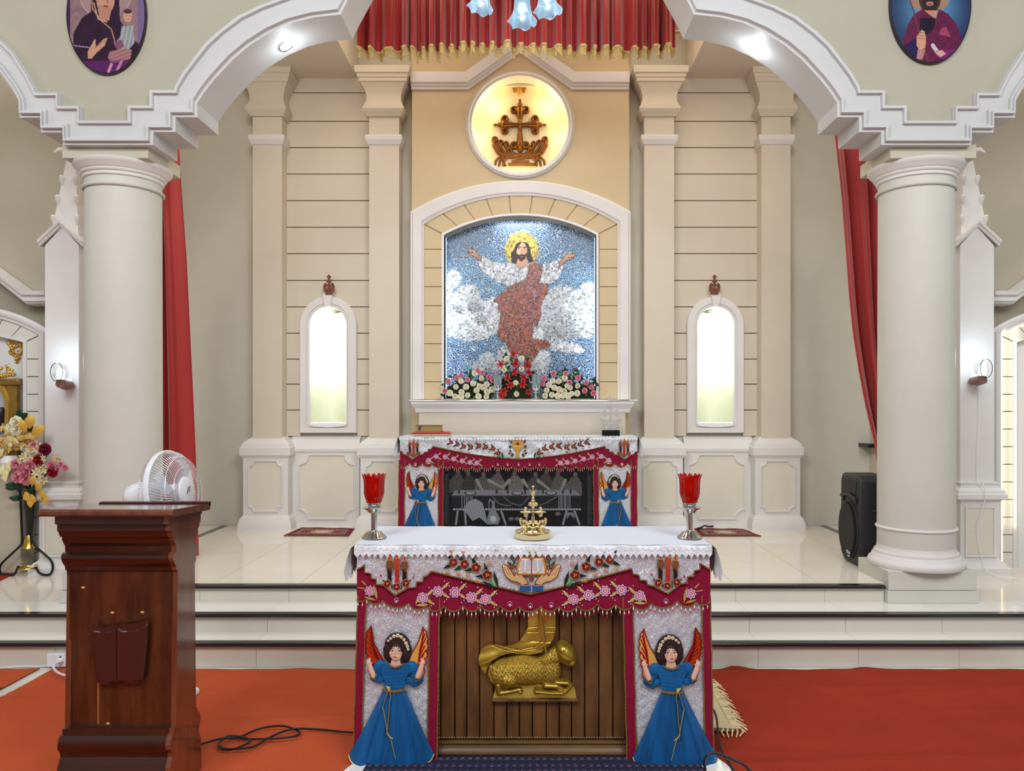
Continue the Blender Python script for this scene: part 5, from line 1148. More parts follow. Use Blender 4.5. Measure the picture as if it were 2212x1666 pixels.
for x in (310, 350, 375, 400, 430, 455, 1675, 1700, 1720, 1750, 1770, 1800, 1830): c.line([V(x, 468), V(x, 636)], .7, (124, 126, 132), h=4.6)
for a, b in ((750, 1000), (900, 1250)): c.line([V(a, 480), V(a + (b - a) * .3, 570), V(a + (b - a) * .7, 600), V(b, 600 if b < 1100 else 490)], .9, (90, 90, 94), h=4.8)
c.line([V(1640, 480), V(1500, 560), V(1400, 600)], .9, (90, 90, 94), h=4.8)
for i in range(44): c.ell(*V(205 + i * 41, 655), 3.2, 2.4, (120, 122, 126), h=4.8)
for x0_, x1_ in ((250, 225), (350, 365), (1780, 1730), (1890, 1960), (860, 925), (1240, 1200)): c.line([V(x0_, 675), V(x1_, 865)], 2.6, (92, 92, 96), h=3.5); c.line([V(x0_ + 8, 675), V(x1_ + 8, 865)], .8, (140, 140, 144), h=4)
c.poly([V(1780, 700), V(1890, 700), V(1890, 790), V(1835, 730), V(1785, 790)], (96, 98, 102), h=4)
c.poly([V(500, 505), V(400, 540), V(320, 670), V(370, 700), V(460, 820), V(560, 770), V(680, 870), V(640, 700), V(600, 560)], (116, 118, 124), h=7, var=.34 * np.sin((c.X - 1020) * 1.5 + (c.Y - 1090) * .35))
c.poly([V(735, 535), V(775, 535), V(770, 600), V(800, 690), V(850, 790), V(820, 868), V(680, 868), V(665, 780), V(700, 690), V(738, 600)], (104, 108, 114), h=6); c.ell(*V(750, 790), 9, 10, (150, 154, 158), dome=9)
c.line([V(735, 545), V(705, 510), V(690, 560), V(690, 700)], 1.0, (120, 122, 126), h=6)
for x0_ in (90, 2110):
    for j in range(24): c.ell(*V(x0_, 180 + j * 29), 2.4, 2.0, (60, 64, 70), h=2.4); c.ell(*V(x0_, 180 + j * 29), 1.2, 1.0, (20, 20, 24), h=2.4)
    for dx in (-28, 28): c.line([V(x0_ + dx, 60), V(x0_ + dx, 900)], .6, (66, 70, 76), h=2.4)
for x in (1000, 1090, 1660): c.ell(*V(x, 790 if x < 1600 else 720), 6, 4, (84, 84, 88), dome=5)
pn = c.build('figured_front_panel', onplane(DBK + .028, 0, .0016), mat('ebony_relief', (60, 60, 64), .5, attr=True, spec=.25), alt2); pn['label'] = 'dark carved panel of robed figures at a laid table with a jug'
# the clothless rest of the far altar front
MB().box(xx(957, DBK), xx(1284, DBK), DBK + .022, DBK + .03, Z3, zy(1149, DBK)).build('lower_panel', mat('ebony_plain', (16, 16, 19), .4), alt2, ang=0)
# ================================================================== CARPETS, RUGS, CABLES
CARP_O = mat('orange_red_carpet', (196, 88, 54), .95, noise=.10, nscale=3, bump=.5, bscale=260, spec=.1)
CARP_R = mat('brick_red_carpet', (160, 56, 38), .95, noise=.10, nscale=3, bump=.5, bscale=260, spec=.1)
def carpet(x0, x1, label, m, seed, bumps=()):
    nx, ny = 90, 190; vs = []; y0, y1 = -2.9, 4.628
    for j in range(ny + 1):
        v = j / ny; y = y1 - (y1 - y0) * (v ** 1.7)
        for i in range(nx + 1):
            x = x0 + (x1 - x0) * i / nx; e = .006 * math.sin(x * 9 + seed) + .004 * math.sin(x * 23 + 2 * seed)
            for (bx_, by_) in bumps: e += by_ * math.exp(-((x - bx_) / .06) ** 2)
            yy = y + e * max(0, 1 - v * 12)
            r = 0
            for (a, b, c0, am) in ((.10, .02, 4.02, .011), (-.14, .05, 3.72, .017), (.08, 0, 3.32, .016), (.02, 0, 4.3, .008), (.2, .03, 2.9, .011), (-.06, .03, 4.12, .008)):
                ln = c0 + a * x + b * math.sin(x * 2 + seed) - yy; w_ = .045 if ln > 0 else .018
                r += am * math.exp(-(ln / w_) ** 2) * (.6 + .4 * math.sin(x * 1.3 + seed + c0 * 5))
            vs.append((x, yy, .006 + max(0, r) + .0016 * math.sin(x * 5 + yy * 3 + seed)))
    n = nx + 1; fs = [(j * n + i, j * n + i + 1, (j + 1) * n + i + 1, (j + 1) * n + i) for j in range(ny) for i in range(nx)]
    mb = MB().add(vs, fs)
    # edge thickness
    k = len(mb.v); mb.v += [(p[0], p[1], .0) for p in vs[:n]]; mb.f += [(i + 1, i, k + i, k + i + 1) for i in range(nx)]
    return tag(mb.build('carpet', m, None, ang=80, recalc=False), label, 'carpet')
carpet(-2.873, .10, 'orange-red carpet on the left, under the lectern and the looped cable', CARP_O, 1.0)
carpet(.105, 2.97, 'brick-red carpet on the right of the front altar', CARP_R, 2.3, ((1.24, .055), (2.0, .02)))
carpet(-6.2, -2.957, 'strip of orange-red carpet at the far left edge, beyond the bare white gap', CARP_O, 3.1)
# pale rounded slab and rugs at the front altar
pts = [(.035 + .875 * math.cos(a), 3.05 + .9 * math.sin(a)) for a in [TAU * i / 64 for i in range(64)]]
tag(MB().prism(pts, .0, .026, axis='z').build('marble_slab', TREAD, None, bevel=.004), 'low rounded white marble slab under the front altar', 'slab')
def rug(name, label, corners, z, colf, nx=120, ny=60, th=.008, fringe=None, group=None):
    c = Cv(0, 0, 1, 1, 1 / nx); 
    c.c = colf(c.X, c.Y); c.m[:] = True; a, b, d_, e = [np.array(q) for q in corners]   # front left, front right, back right, back left
    def fn(x, y, h):
        x = x[:, None]; y = y[:, None]; p = (a * (1 - x) + b * x) * (1 - y) + (e * (1 - x) + d_ * x) * y
        wv = .002 * np.sin(x * 14) * np.cos(y * 9)
        return np.concatenate([p, z + th + wv], 1)
    m = mat('woven_rug', (200, 200, 200), .95, attr=True, bump=.5, bscale=300)
    t = thing(name, label, 'rug', (float(a[0]), float(a[1]), z), group)
    c.build('pile', fn, m, t)
    q = [tuple(v) for v in (a, b, d_, e)]; MB().prism(q, z + .001, z + th - .002, axis='z').build('backing', mat('rug_backing', (150, 130, 100), .9), t, ang=0)
    return t
def prayer(X, Y):
    e = np.minimum(np.minimum(X, 1 - X), np.minimum(Y, 1 - Y) * .5); c = np.zeros(X.shape + (3,)); c[:] = lin((120, 20, 42))
    k = (e > .08); c[k] = lin((52, 42, 50)); n = noisef(X * 60, Y * 30, 1, 3); c[k & (n > .15)] = lin((196, 168, 140))
    k2 = e > .17; c[k2] = lin((128, 26, 44)); d_ = ((X - .5) / .2) ** 2 + ((Y - .5) / .3) ** 2; c[k2 & (d_ < 1) & (np.cos(np.arctan2(Y - .5, X - .5) * 12) * .5 + d_ < .8)] = lin((206, 180, 150)); c[k2 & (noisef(X * 45, Y * 25, 1, 8) > .5)] = lin((200, 172, 140))
    return c
for cs, s_ in (([(612, 1159), (753, 1160), (766, 1143), (652, 1141)], 'left'), ([(1516, 1160), (1645, 1160), (1604, 1144), (1499, 1143)], 'right')):
    w4 = [FL(x, y, Z3)[:2] for x, y in cs]
    rug('prayer_rug', 'small dark red patterned rug on the tiles below the %s niche' % s_, w4, Z3, prayer)
def bluerug(X, Y):
    e = np.minimum((1 - X) * 1.2, Y * 1.2 + .0); c = np.zeros(X.shape + (3,)); c[:] = lin((214, 196, 156)); k = ((1 - X) > .10) & (Y > .04)
    c[k] = lin((34, 34, 70)); n = noisef(X * 90, Y * 60, 1, 3); c[k & (n > .1)] = lin((200, 192, 196)); c[k & (n < -.6)] = lin((120, 40, 60)); return c
rg = rug('fringed_rug', 'cream-bordered blue rug with a long fringe behind the right side of the front altar', [(-.55, 3.915), (.985, 3.72), (1.005, 4.36), (-.5, 4.42)], .012, bluerug, th=.016)
FRG = mat('cream_fringe', (222, 204, 160), .8)
for i in range(46):
    u = i / 45; x = .985 + .02 * u; y = 3.725 + .63 * u; dx = .05 + .02 * math.sin(i * 2.3); dy = -.02 + .02 * math.sin(i * 1.7)
    MB().tube([(x - .01, y, .03), (x + dx * .5, y + dy * .3, .034 + .004 * math.sin(i)), (x + dx, y + dy, .018)], [.0045, .005, .003], 5).build('fringe_tuft', FRG, rg)
for i in range(5): MB().tube([(.93 + i * .022, 3.725, .026), (.915 + i * .026, 3.70, .022), (.92 + i * .018, 3.665 - .01 * (i % 2), .016)], [.005, .004, .003], 5).build('fringe_tuft', FRG, rg)
def bandrug(X, Y):
    c = np.zeros(X.shape + (3,)); c[:] = lin((26, 28, 56)); k = np.abs(((X * 44) % 1) - .5) + np.abs(Y * 9 % 1 - .5); c[k < .3] = lin((104, 84, 100)); c[(Y * 12 % 1 < .2)] = lin((40, 40, 74)); return c
rug('patterned_runner', 'dark blue patterned rug in front of the foot of the front altar', [(-.74, 2.9), (.78, 2.9), (.73, 3.425), (-.71, 3.425)], .027, bandrug, nx=200, th=.006)
RUB = mat('black_cable_rubber', (24, 24, 28), .45)
def floor_pts(l, z): return [FL(x, y, z) for x, y in l]
def smooth(pts, n=6):
    o = []; P_ = [pts[0]] + list(pts) + [pts[-1]]
    for i in range(1, len(P_) - 2):
        p0, p1, p2, p3 = [Vector(q) for q in P_[i - 1:i + 3]]
        for k in range(n): t = k / n; o.append(tuple(.5 * ((2 * p1) + (p2 - p0) * t + (2 * p0 - 5 * p1 + 4 * p2 - p3) * t * t + (3 * p1 - p0 - 3 * p2 + p3) * t ** 3)))
    return o + [tuple(pts[-1])]
lp = [(395, 1622), (432, 1611), (480, 1600), (512, 1594), (560, 1577), (610, 1573), (645, 1580), (640, 1592), (600, 1600), (540, 1597), (500, 1595), (477, 1605), (476, 1617), (500, 1622), (532, 1612), (540, 1600), (520, 1594), (490, 1596), (473, 1607), (485, 1620), (520, 1622), (550, 1612), (590, 1592), (632, 1580), (690, 1576), (735, 1583), (770, 1588), (800, 1592)]
tag(MB().tube(smooth([(p[0], p[1], p[2] + .005 * (k % 3)) for k, p in enumerate(floor_pts(lp, .022))]), .0052, 7).build('black_cable', RUB), 'thin black cable looped in a figure on the orange carpet, left of the front altar', 'cable')
rc_ = [(1470, 1600), (1540, 1540), (1552, 1580), (1560, 1625), (1580, 1655), (1592, 1690)]
tag(MB().tube(smooth([FL(1500, 1500, .03), FL(1542, 1535, .03), FL(1552, 1590, .03), FL(1562, 1630, .05), FL(1576, 1650, .034), FL(1600, 1700, .02)]), .0055, 7).build('black_cable', RUB), 'black cable dropping over the fringed rug beside the right end of the front altar', 'cable')
dq = lambda x, y, d: P(x, y, d)
tag(MB().tube(smooth([(.68, 3.12, .04), dq(1523, 1672, 3.2), dq(1521, 1645, 3.2), dq(1530, 1630, 3.2), dq(1545, 1627, 3.2), dq(1580, 1640, 3.17), dq(1620, 1666, 3.12), (.93, 2.95, .02)]), .006, 7).build('black_cable', RUB), 'black cable arching over the hem at the bottom right corner of the front altar', 'cable')
WPL = mat('white_plastic', (232, 232, 234), .3)
so = thing('socket_box', 'white plastic socket box with a plug on the lowest riser left of the lectern', 'socket', tuple(FL(123, 1441)))
MB().box(xx(106, 4.66), xx(150, 4.66), 4.635, 4.678, zy(1441, 4.64), zy(1412, 4.64)).build('box', WPL, so, bevel=.004)
MB().lathe([(.017, 0), (.015, -.02), (.008, -.028)], xx(124, 4.6), 4.634, 16, cz=zy(1431, 4.6), axis='y').build('plug', WPL, so)
MB().lathe([(.006, 0), (.006, -.002)], xx(123, 4.6), 4.634, 12, cz=zy(1424, 4.6), axis='y').build('hole', RUB, so)
tag(MB().tube(smooth([P(124, 1432, 4.60), P(116, 1438, 4.55), P(118, 1447, 4.5), P(130, 1456, 4.42), P(150, 1460, 4.38), P(200, 1462, 4.36)]), .0065, 7).build('white_cable', WPL), 'white cable curling down from the socket box to the lectern', 'cable')
tag(MB().tube(smooth([P(-60, 1446, 4.66), P(0, 1443, 4.66), P(40, 1440, 4.66), P(80, 1440, 4.66), P(107, 1438, 4.66)]), .005, 6).build('white_cable', WPL), 'thin white cable running along the foot of the lowest step at far left', 'cable')

# ================================================================== LECTERN
LW = mat('lectern_wood', (86, 46, 22), .25, spec=.5, coat=.35, rgb2=(46, 21, 11), nscale=3.2, stretch=(4, 4, .7))
LWM = mat('lectern_moulding', (66, 31, 16), .22, spec=.5, coat=.4, rgb2=(44, 17, 9), nscale=4, stretch=(.7, 3, 3))
LWS = mat('lectern_side_wood', (118, 68, 44), .18, spec=.7, coat=.6, rgb2=(84, 42, 24), nscale=3.5, stretch=(4, 4, .6))
LWD = mat('lectern_emblem_wood', (62, 28, 20), .3, spec=.6)
le = thing('lectern', 'dark red-brown wooden lectern with stepped mouldings and an open-book emblem', 'lectern', (-1.655, 3.2, .0))
rows = [(1117, 3.04), (1133, 3.04), (1134, 3.055), (1147, 3.055), (1152, 3.066), (1160, 3.073), (1161, 3.085), (1168, 3.088), (1176, 3.1), (1180, 3.106), (1192, 3.108), (1195, 3.092), (1200, 3.082), (1207, 3.08), (1214, 3.086), (1222, 3.1), (1224, 3.106), (1232, 3.108), (1233, 3.118), (1242, 3.12)]
low = [(1572, 3.106), (1575, 3.09), (1586, 3.088), (1590, 3.076), (1600, 3.062), (1612, 3.056), (1621, 3.058), (1628, 3.072), (1636, 3.076), (1648, 3.066), (1660, 3.056), (1680, 3.05)]
def zl(y, d): return 1.6 - (y - 872) * d / F
front = [(d, zl(y, d)) for y, d in rows]; lowf = [(d, zl(y, d)) for y, d in low] + [(3.045, .015)]
full = front + lowf; mid = 3.205
bk_ = [(mid + (mid - d) * .9, z) for d, z in full][::-1]
XL, XR = -1.878, -1.432
MB().prism([(d, z) for d, z in front] + [(3.16, front[-1][1]), (3.16, front[0][1])], XL, XR - .022, axis='x').build('upper_moulding', LWM, le, ang=30)
MB().prism([(d, z) for d, z in lowf] + [(3.16, lowf[-1][1]), (3.16, lowf[0][1])], XL, XR - .022, axis='x').build('base_moulding', LWM, le, ang=30)
MB().box(XL + .01, XR - .022, 3.118, 3.145, lowf[0][1] - .02, front[-1][1] + .02).build('front_board', LW, le, ang=0)
sp_ = [(d + .004, z) for d, z in full] + bk_
MB().prism(sp_, XR - .022, XR, axis='x').build('side_board', LWS, le, ang=0); MB().prism(sp_, XL - .004, XL + .018, axis='x').build('side_board', LWS, le, ang=0)
s1, s2 = (3.017, 1.184), (3.372, 1.163)
MB().prism([(s1[0] + .006, s1[1] - .028), (s1[0], s1[1] - .02), (s1[0], s1[1] - .008), (s1[0] + .008, s1[1]), (s2[0] - .006, s2[1]), (s2[0], s2[1] - .006), (s2[0], s2[1] - .028)], -1.932, -1.404, axis='x').build('top_board', LWS, le, ang=30)
MB().prism([(3.352, 1.160), (3.352, 1.170), (3.378, 1.172), (3.378, 1.150)], -1.88, -1.404, axis='x').build('back_lip', mat('lip_dark', (48, 16, 14), .3), le, ang=0)
LQ = lambda x, y: (100 + x / 4.1, 1260 + y / 4.1)
c = Cv(200, 1330, 332, 1480, .8)
c.poly([LQ(440, 345), LQ(500, 372), LQ(570, 372), LQ(640, 340), LQ(655, 350), LQ(720, 352), LQ(820, 340), LQ(932, 308), LQ(925, 500), LQ(890, 840), LQ(850, 868), LQ(760, 868), LQ(655, 855), LQ(560, 882), LQ(485, 870), LQ(455, 640)], (0, 0, 0), h=12)
c.poly([LQ(452, 405), LQ(530, 425), LQ(600, 415), LQ(650, 370), LQ(700, 410), LQ(770, 415), LQ(850, 400), LQ(920, 350), LQ(912, 500), LQ(880, 835), LQ(760, 850), LQ(655, 838), LQ(560, 862), LQ(490, 850), LQ(465, 640)], (0, 0, 0), h=15 + 3 * np.cos((c.X - 260) * .11))
dd_, _ = c.sdist([LQ(655, 345), LQ(655, 870)]); c.h[(dd_ < 2.0) & c.m] = 8; dd_, _ = c.sdist([LQ(648, 345), LQ(648, 870)]); c.h[(dd_ < .8) & c.m] = 17
em = c.build('book_emblem', onplane(3.12, 0, .0019), LWD, le)
GF = mat('gold_flake', (206, 160, 80), .5)
for x, y in ((325, 40), (585, 262), (850, 258), (545, 1245)): MB().ball(P(*LQ(x, y), 3.117), (.008, .0015, .005), 8, 5).build('gilt_fleck', GF, le)
MB().box(P(*LQ(452, 0), 3.117)[0], P(*LQ(468, 0), 3.117)[0], 3.1168, 3.119, zy(1565, 3.117), zy(1475, 3.117)).build('worn_streak', mat('worn_wood', (150, 92, 40), .4), le, ang=0)

# ================================================================== STAND FAN behind the lectern
fc = Vector(P(368, 1064, 3.86)); th = math.radians(-5)
fa = thing('stand_fan', 'white stand fan behind the lectern, its wire head turned to the right', 'fan', (fc.x, fc.y, .01))
def FX(v):                                       # local x = axis of the fan
    x, y, z = v; tx, tz = x * math.cos(.14) - z * math.sin(.14), x * math.sin(.14) + z * math.cos(.14)
    return (fc.x + tx * math.cos(th) - y * math.sin(th), fc.y + tx * math.sin(th) + y * math.cos(th), fc.z + tz)
FW = mat('fan_white_plastic', (228, 230, 234), .25, spec=.6); FM = mat('fan_wire', (222, 224, 228), .3, .3)
R0 = .205
MB().lathe([(R0 + .004, -.014), (R0 + .007, -.008), (R0 + .007, .010), (R0 + .002, .014), (R0 - .003, .01), (R0 - .003, -.012)], 0, 0, 56, axis='x', cap=False).xf(FX).build('rim', FW, fa)
for nm, sg, dep in (('front_guard', 1, .085), ('rear_guard', -1, .075)):
    mb = MB()
    for i in range(84):
        a = TAU * i / 84; pr = [(R0, 0), (R0 * .97, dep * .45), (R0 * .82, dep * .85), (R0 * .55, dep), (.07, dep * .98)]
        mb.tube([(sg * x, r * math.cos(a + .10 * sg * k), r * math.sin(a + .10 * sg * k)) for k, (r, x) in enumerate(pr)], .0013, 4)
    mb.xf(FX).build(nm, FM, fa, ang=60)
    for r, x in ((R0 * .82, dep * .86), (R0 * .55, dep * 1.0)): MB().tube([(sg * x, r * math.cos(TAU * i / 40), r * math.sin(TAU * i / 40)) for i in range(40)], .0019, 5, closed=True).xf(FX).build('guard_ring', FM, fa)
MB().lathe([(.001, .098), (.05, .096), (.066, .09), (.072, .078), (.06, .074)], 0, 0, 36, axis='x').xf(FX).build('badge', FW, fa)
MB().box(.0985, .0995, -.014, -.006, -.018, .016).box(.0985, .0995, .002, .008, -.010, .02).xf(lambda v: FX((v[0], v[1] + v[2] * .5, v[2]))).build('badge_mark', mat('badge_grey', (90, 92, 104), .4), fa, ang=0)
mb = MB()
for k in range(3):
    vs = []; a0 = TAU * k / 3 + .4
    for i in range(7):
        r = .04 + .135 * i / 6; w_ = .55 * math.sin(PI * min(1, (i + 1.6) / 8.5))
        for j in range(7): u = -1 + j / 3; a = a0 + u * w_ + i * .04; vs.append((.03 + u * .022, r * math.cos(a), r * math.sin(a)))
    mb = MB().add(vs, [(i * 7 + j, i * 7 + j + 1, i * 7 + j + 8, i * 7 + j + 7) for i in range(6) for j in range(6)]); mb.xf(FX).build('blade', mat('fan_blade', (196, 206, 220), .25, trans=.25), fa, recalc=False)
MB().lathe([(.001, .06), (.03, .058), (.04, .045), (.04, .0), (.03, -.03)], 0, 0, 24, axis='x').xf(FX).build('hub', FW, fa)
MB().lathe([(.03, -.07), (.062, -.085), (.068, -.12), (.070, -.17), (.062, -.205), (.04, -.228), (.001, -.235)], 0, 0, 36, axis='x').xf(FX).build('motor_housing', FW, fa)
MB().tube([FX((-.15, 0, .06)), FX((-.15, 0, .085))], .006, 8).build('oscillation_knob', FW, fa)
px_ = FX((-.14, 0, -.07)); MB().tube([px_, (px_[0], px_[1], 1.02)], .03, 14).build('neck', FW, fa)
MB().tube([(px_[0], px_[1], 1.02), (px_[0], px_[1], .05)], .014, 12).build('pole', FW, fa); MB().lathe([(.19, 0), (.19, .015), (.16, .03), (.04, .05), (.02, .06)], px_[0], px_[1], 32, cz=.016).build('base', FW, fa)

# ================================================================== CURTAINS
RED = mat('red_satin', (158, 20, 26), .3, spec=.5, sheen=.4, bump=.08, bscale=40); RED2 = mat('red_drape', (172, 30, 24), .55, sheen=.5, bump=.08, bscale=60)
def drape(name, label, L, R, d, folds, amp, m, n=90, rows=40, seed=0):
    """L, R = [(px, py)] edges from the top down"""
    def at(l, y):
        for a, b in zip(l, l[1:]):
            if a[1] <= y <= b[1]: return a[0] + (b[0] - a[0]) * (y - a[1]) / (b[1] - a[1])
        return l[-1][0]
    y0, y1 = L[0][1], L[-1][1]; vs = []
    for j in range(rows + 1):
        y = y0 + (y1 - y0) * j / rows; a, b = at(L, y), at(R, y)
        for i in range(n + 1):
            u = i / n; ph = u * folds * TAU + seed + .3 * math.sin(y * .004 + u * 5)
            w_ = math.sin(ph) + .35 * math.sin(2 * ph + 1) + .3 * math.sin(ph * .37 + 2)
            p = P(a + (b - a) * u, y, d); vs.append((p[0], d - amp * w_, p[2]))
    o = MB().add(vs, [(j * (n + 1) + i, j * (n + 1) + i + 1, (j + 1) * (n + 1) + i + 1, (j + 1) * (n + 1) + i) for j in range(rows) for i in range(n)]).build(name, m, None, ang=80, recalc=False)
    return tag(o, label, 'curtain')
drape('curtain', 'long dark red curtain hanging behind the left round column', [(268, 180), (262, 1203)], [(374, 180), (385, 390), (398, 560), (405, 700), (412, 850), (418, 1000), (424, 1203)], 6.02, 2.6, .045, RED2, seed=1.2)
drape('curtain', 'red curtain swept back behind the right round column', [(1788, 200), (1795, 275), (1811, 415), (1820, 530), (1829, 646), (1837, 720), (1850, 800), (1866, 882), (1884, 954), (1898, 1044), (1903, 1080), (1906, 1203)], [(1960, 200), (1960, 900), (1950, 1203)], 6.05, 3.6, .05, RED2, seed=.2)
vt = thing('valance_curtain', 'short red satin curtain with gold fringe hanging across the top of the chancel', 'curtain', (X0, 6.2, 4.2))
xs = [776, 797, 803, 815, 845, 862, 881, 884, 893, 905, 918, 921, 935, 945, 958, 967, 980, 985, 1006, 1012, 1024, 1028, 1045, 1050, 1068, 1072, 1102, 1107, 1128, 1134, 1155, 1160, 1178, 1183, 1210, 1218, 1232, 1238, 1258, 1272, 1284, 1290, 1308, 1320, 1326, 1360, 1366, 1384, 1388, 1402, 1412, 1430, 1436, 1458]
dep = []; random.seed(21)
for i in range(len(xs)): dep.append((.09 if i % 2 == 0 else -.015) + random.uniform(-.025, .025))
n = 320; vs = []; bot = []; rows_ = 16
for i in range(n + 1):
    x = 776 + (1458 - 776) * i / n
    for k in range(len(xs) - 1):
        if xs[k] <= x <= xs[k + 1]: u = (x - xs[k]) / (xs[k + 1] - xs[k]); u = min(1, max(0, (u - .25) / .5)); u = u * u * (3 - 2 * u); dv = dep[k] + (dep[k + 1] - dep[k]) * u; break
    dv += .003 * math.sin(x * .35)
    X_ = xx(x, 6.2)
    for j in range(rows_ + 1):
        v = j / rows_; z = zy(-90, 6.2) + (zy(107, 6.2) - zy(-90, 6.2)) * v; k2 = .35 + .65 * v
        vs.append((X_, 6.2 - dv * k2, z + (.02 * math.sin(x * .013) if j == rows_ else 0)))
    bot.append(vs[-1])
MB().add(vs, [(i * (rows_ + 1) + j, (i + 1) * (rows_ + 1) + j, (i + 1) * (rows_ + 1) + j + 1, i * (rows_ + 1) + j + 1) for i in range(n) for j in range(rows_)]).build('cloth', RED, vt, ang=80, recalc=False)
FG = mat('gold_fringe_thread', (196, 166, 92), .5, .25); FG2 = mat('gold_braid_pale', (214, 192, 128), .5, .2, bump=.8, bscale=200)
MB().tube([(p[0], p[1] - .006, p[2] - .004) for p in bot], .011, 6, flat=.6).build('braid', FG2, vt)
mb = MB()
for i in range(0, n, 1):
    p = bot[i]; q = bot[i + 1]
    for k in range(2):
        u = k / 2; x, y, z = [p[a] + (q[a] - p[a]) * u for a in range(3)]
        l_ = .055 + .012 * math.sin(i * .9 + k); mb.add([(x - .0016, y - .004, z - .012), (x + .0016, y - .004, z - .012), (x + .0014, y - .002, z - .012 - l_), (x - .0014, y - .002, z - .012 - l_)], [(0, 1, 2, 3)])
tag(mb.build('fringe', FG, vt, ang=0, recalc=False), kind='stuff')
i = 3
while i < n:
    x, y, z = bot[i]; MB().lathe([(.003, 0), (.017, -.004), (.012, -.022), (.004, -.034), (.006, -.038), (.004, -.043), (.006, -.048), (.010, -.082), (.006, -.086)], x, y - .012, 8, cz=z - .006).build('tassel', FG2, vt); i += random.choice((7, 9, 10, 12))
tag(MB().tube([(X0 - 1.66, 6.3, zy(70, 6.3)), (X0 + 1.66, 6.3, zy(70, 6.3))], .012, 10).tube([(X0 - 1.64, 6.3, zy(70, 6.3)), (X0 - 1.64, 6.3, ZC)], .01, 8).tube([(X0 + 1.64, 6.3, zy(70, 6.3)), (X0 + 1.64, 6.3, ZC)], .01, 8).build('curtain_rod', mat('brass_rod', (190, 150, 80), .3, .8)), 'thin brass rod carrying the red valance curtain', 'rod')

# ================================================================== CHANDELIER
ch = thing('chandelier', 'chandelier with frilled white glass tulip shades hanging in front of the red valance', 'chandelier', (-.09, 4.4, 4.4))
GLS = mat('frosted_glass', (150, 180, 196), .25, trans=.3, emit=(170, 215, 240), estr=.15); BULB = mat('lamp_bulb_glow', (255, 255, 255), .4, emit=(225, 242, 255), estr=4)
def shade(px, ybot, d, rim, tilt=0):
    k = d / F; x, z0 = xx(px, d), zy(ybot, d); R = rim * k
    prof = [(R * 1.0, 0), (R * 1.03, .006), (R * .9, .022), (R * .74, .045), (R * .64, .075), (R * .6, .11), (R * .56, .14), (R * .4, .165), (R * .2, .175)]
    def wob(r, z, a): return r * (1 + (.10 * math.cos(6 * a) + .012 * math.cos(36 * a)) * max(0, 1 - z / .05)) 
    mb = MB().lathe(prof, 0, 0, 72, cap=False, wob=wob)
    vs = [(v[0], v[1], v[2] + (.010 * math.cos(6 * math.atan2(v[1], v[0]) + 1) * max(0, 1 - v[2] / .03))) for v in mb.v]; ct, s_ = math.cos(tilt), math.sin(tilt)
    mb.v = [(x + v[0] * ct + v[2] * s_, d + v[1], z0 + v[2] * ct - v[0] * s_) for v in vs]; mb.build('glass_shade', GLS, ch, recalc=False)
    MB().lathe([(.001, .018), (.010, .02), (.017, .035), (.017, .06), (.012, .1)], x + .03 * s_, d, 16, cz=z0).build('bulb', BULB, ch)
    MB().lathe([(.02, .165), (.026, .172), (.026, .21), (.012, .22)], x + .19 * s_, d, 16, cz=z0).build('lamp_holder', CHROME, ch)
    MB().tube(smooth([(x + .19 * s_, d, z0 + .2), (x + .2 * s_, d, z0 + .34), ((x - .09) / 2, (d + 4.45) / 2, z0 + .42), (-.09, 4.45, 4.35)]), .007, 8).build('arm', CHROME, ch)
shade(1128, 50, 4.25, 29); shade(1184, 27, 4.42, 29, -.12); shade(1036, 20, 4.42, 26, .2)
light('chandelier_light', 'POINT', (-.09, 4.5, 3.45), 13, (.86, .94, 1), .18)
shade(1210, -60, 4.7, 27, -.1); shade(1050, -60, 4.7, 27, .1)
MB().lathe([(.01, 4.3), (.05, 4.33), (.035, 4.4), (.02, 4.5), (.015, 5.2), (.06, 5.25)], -.09, 4.45, 20).build('stem', CHROME, ch)

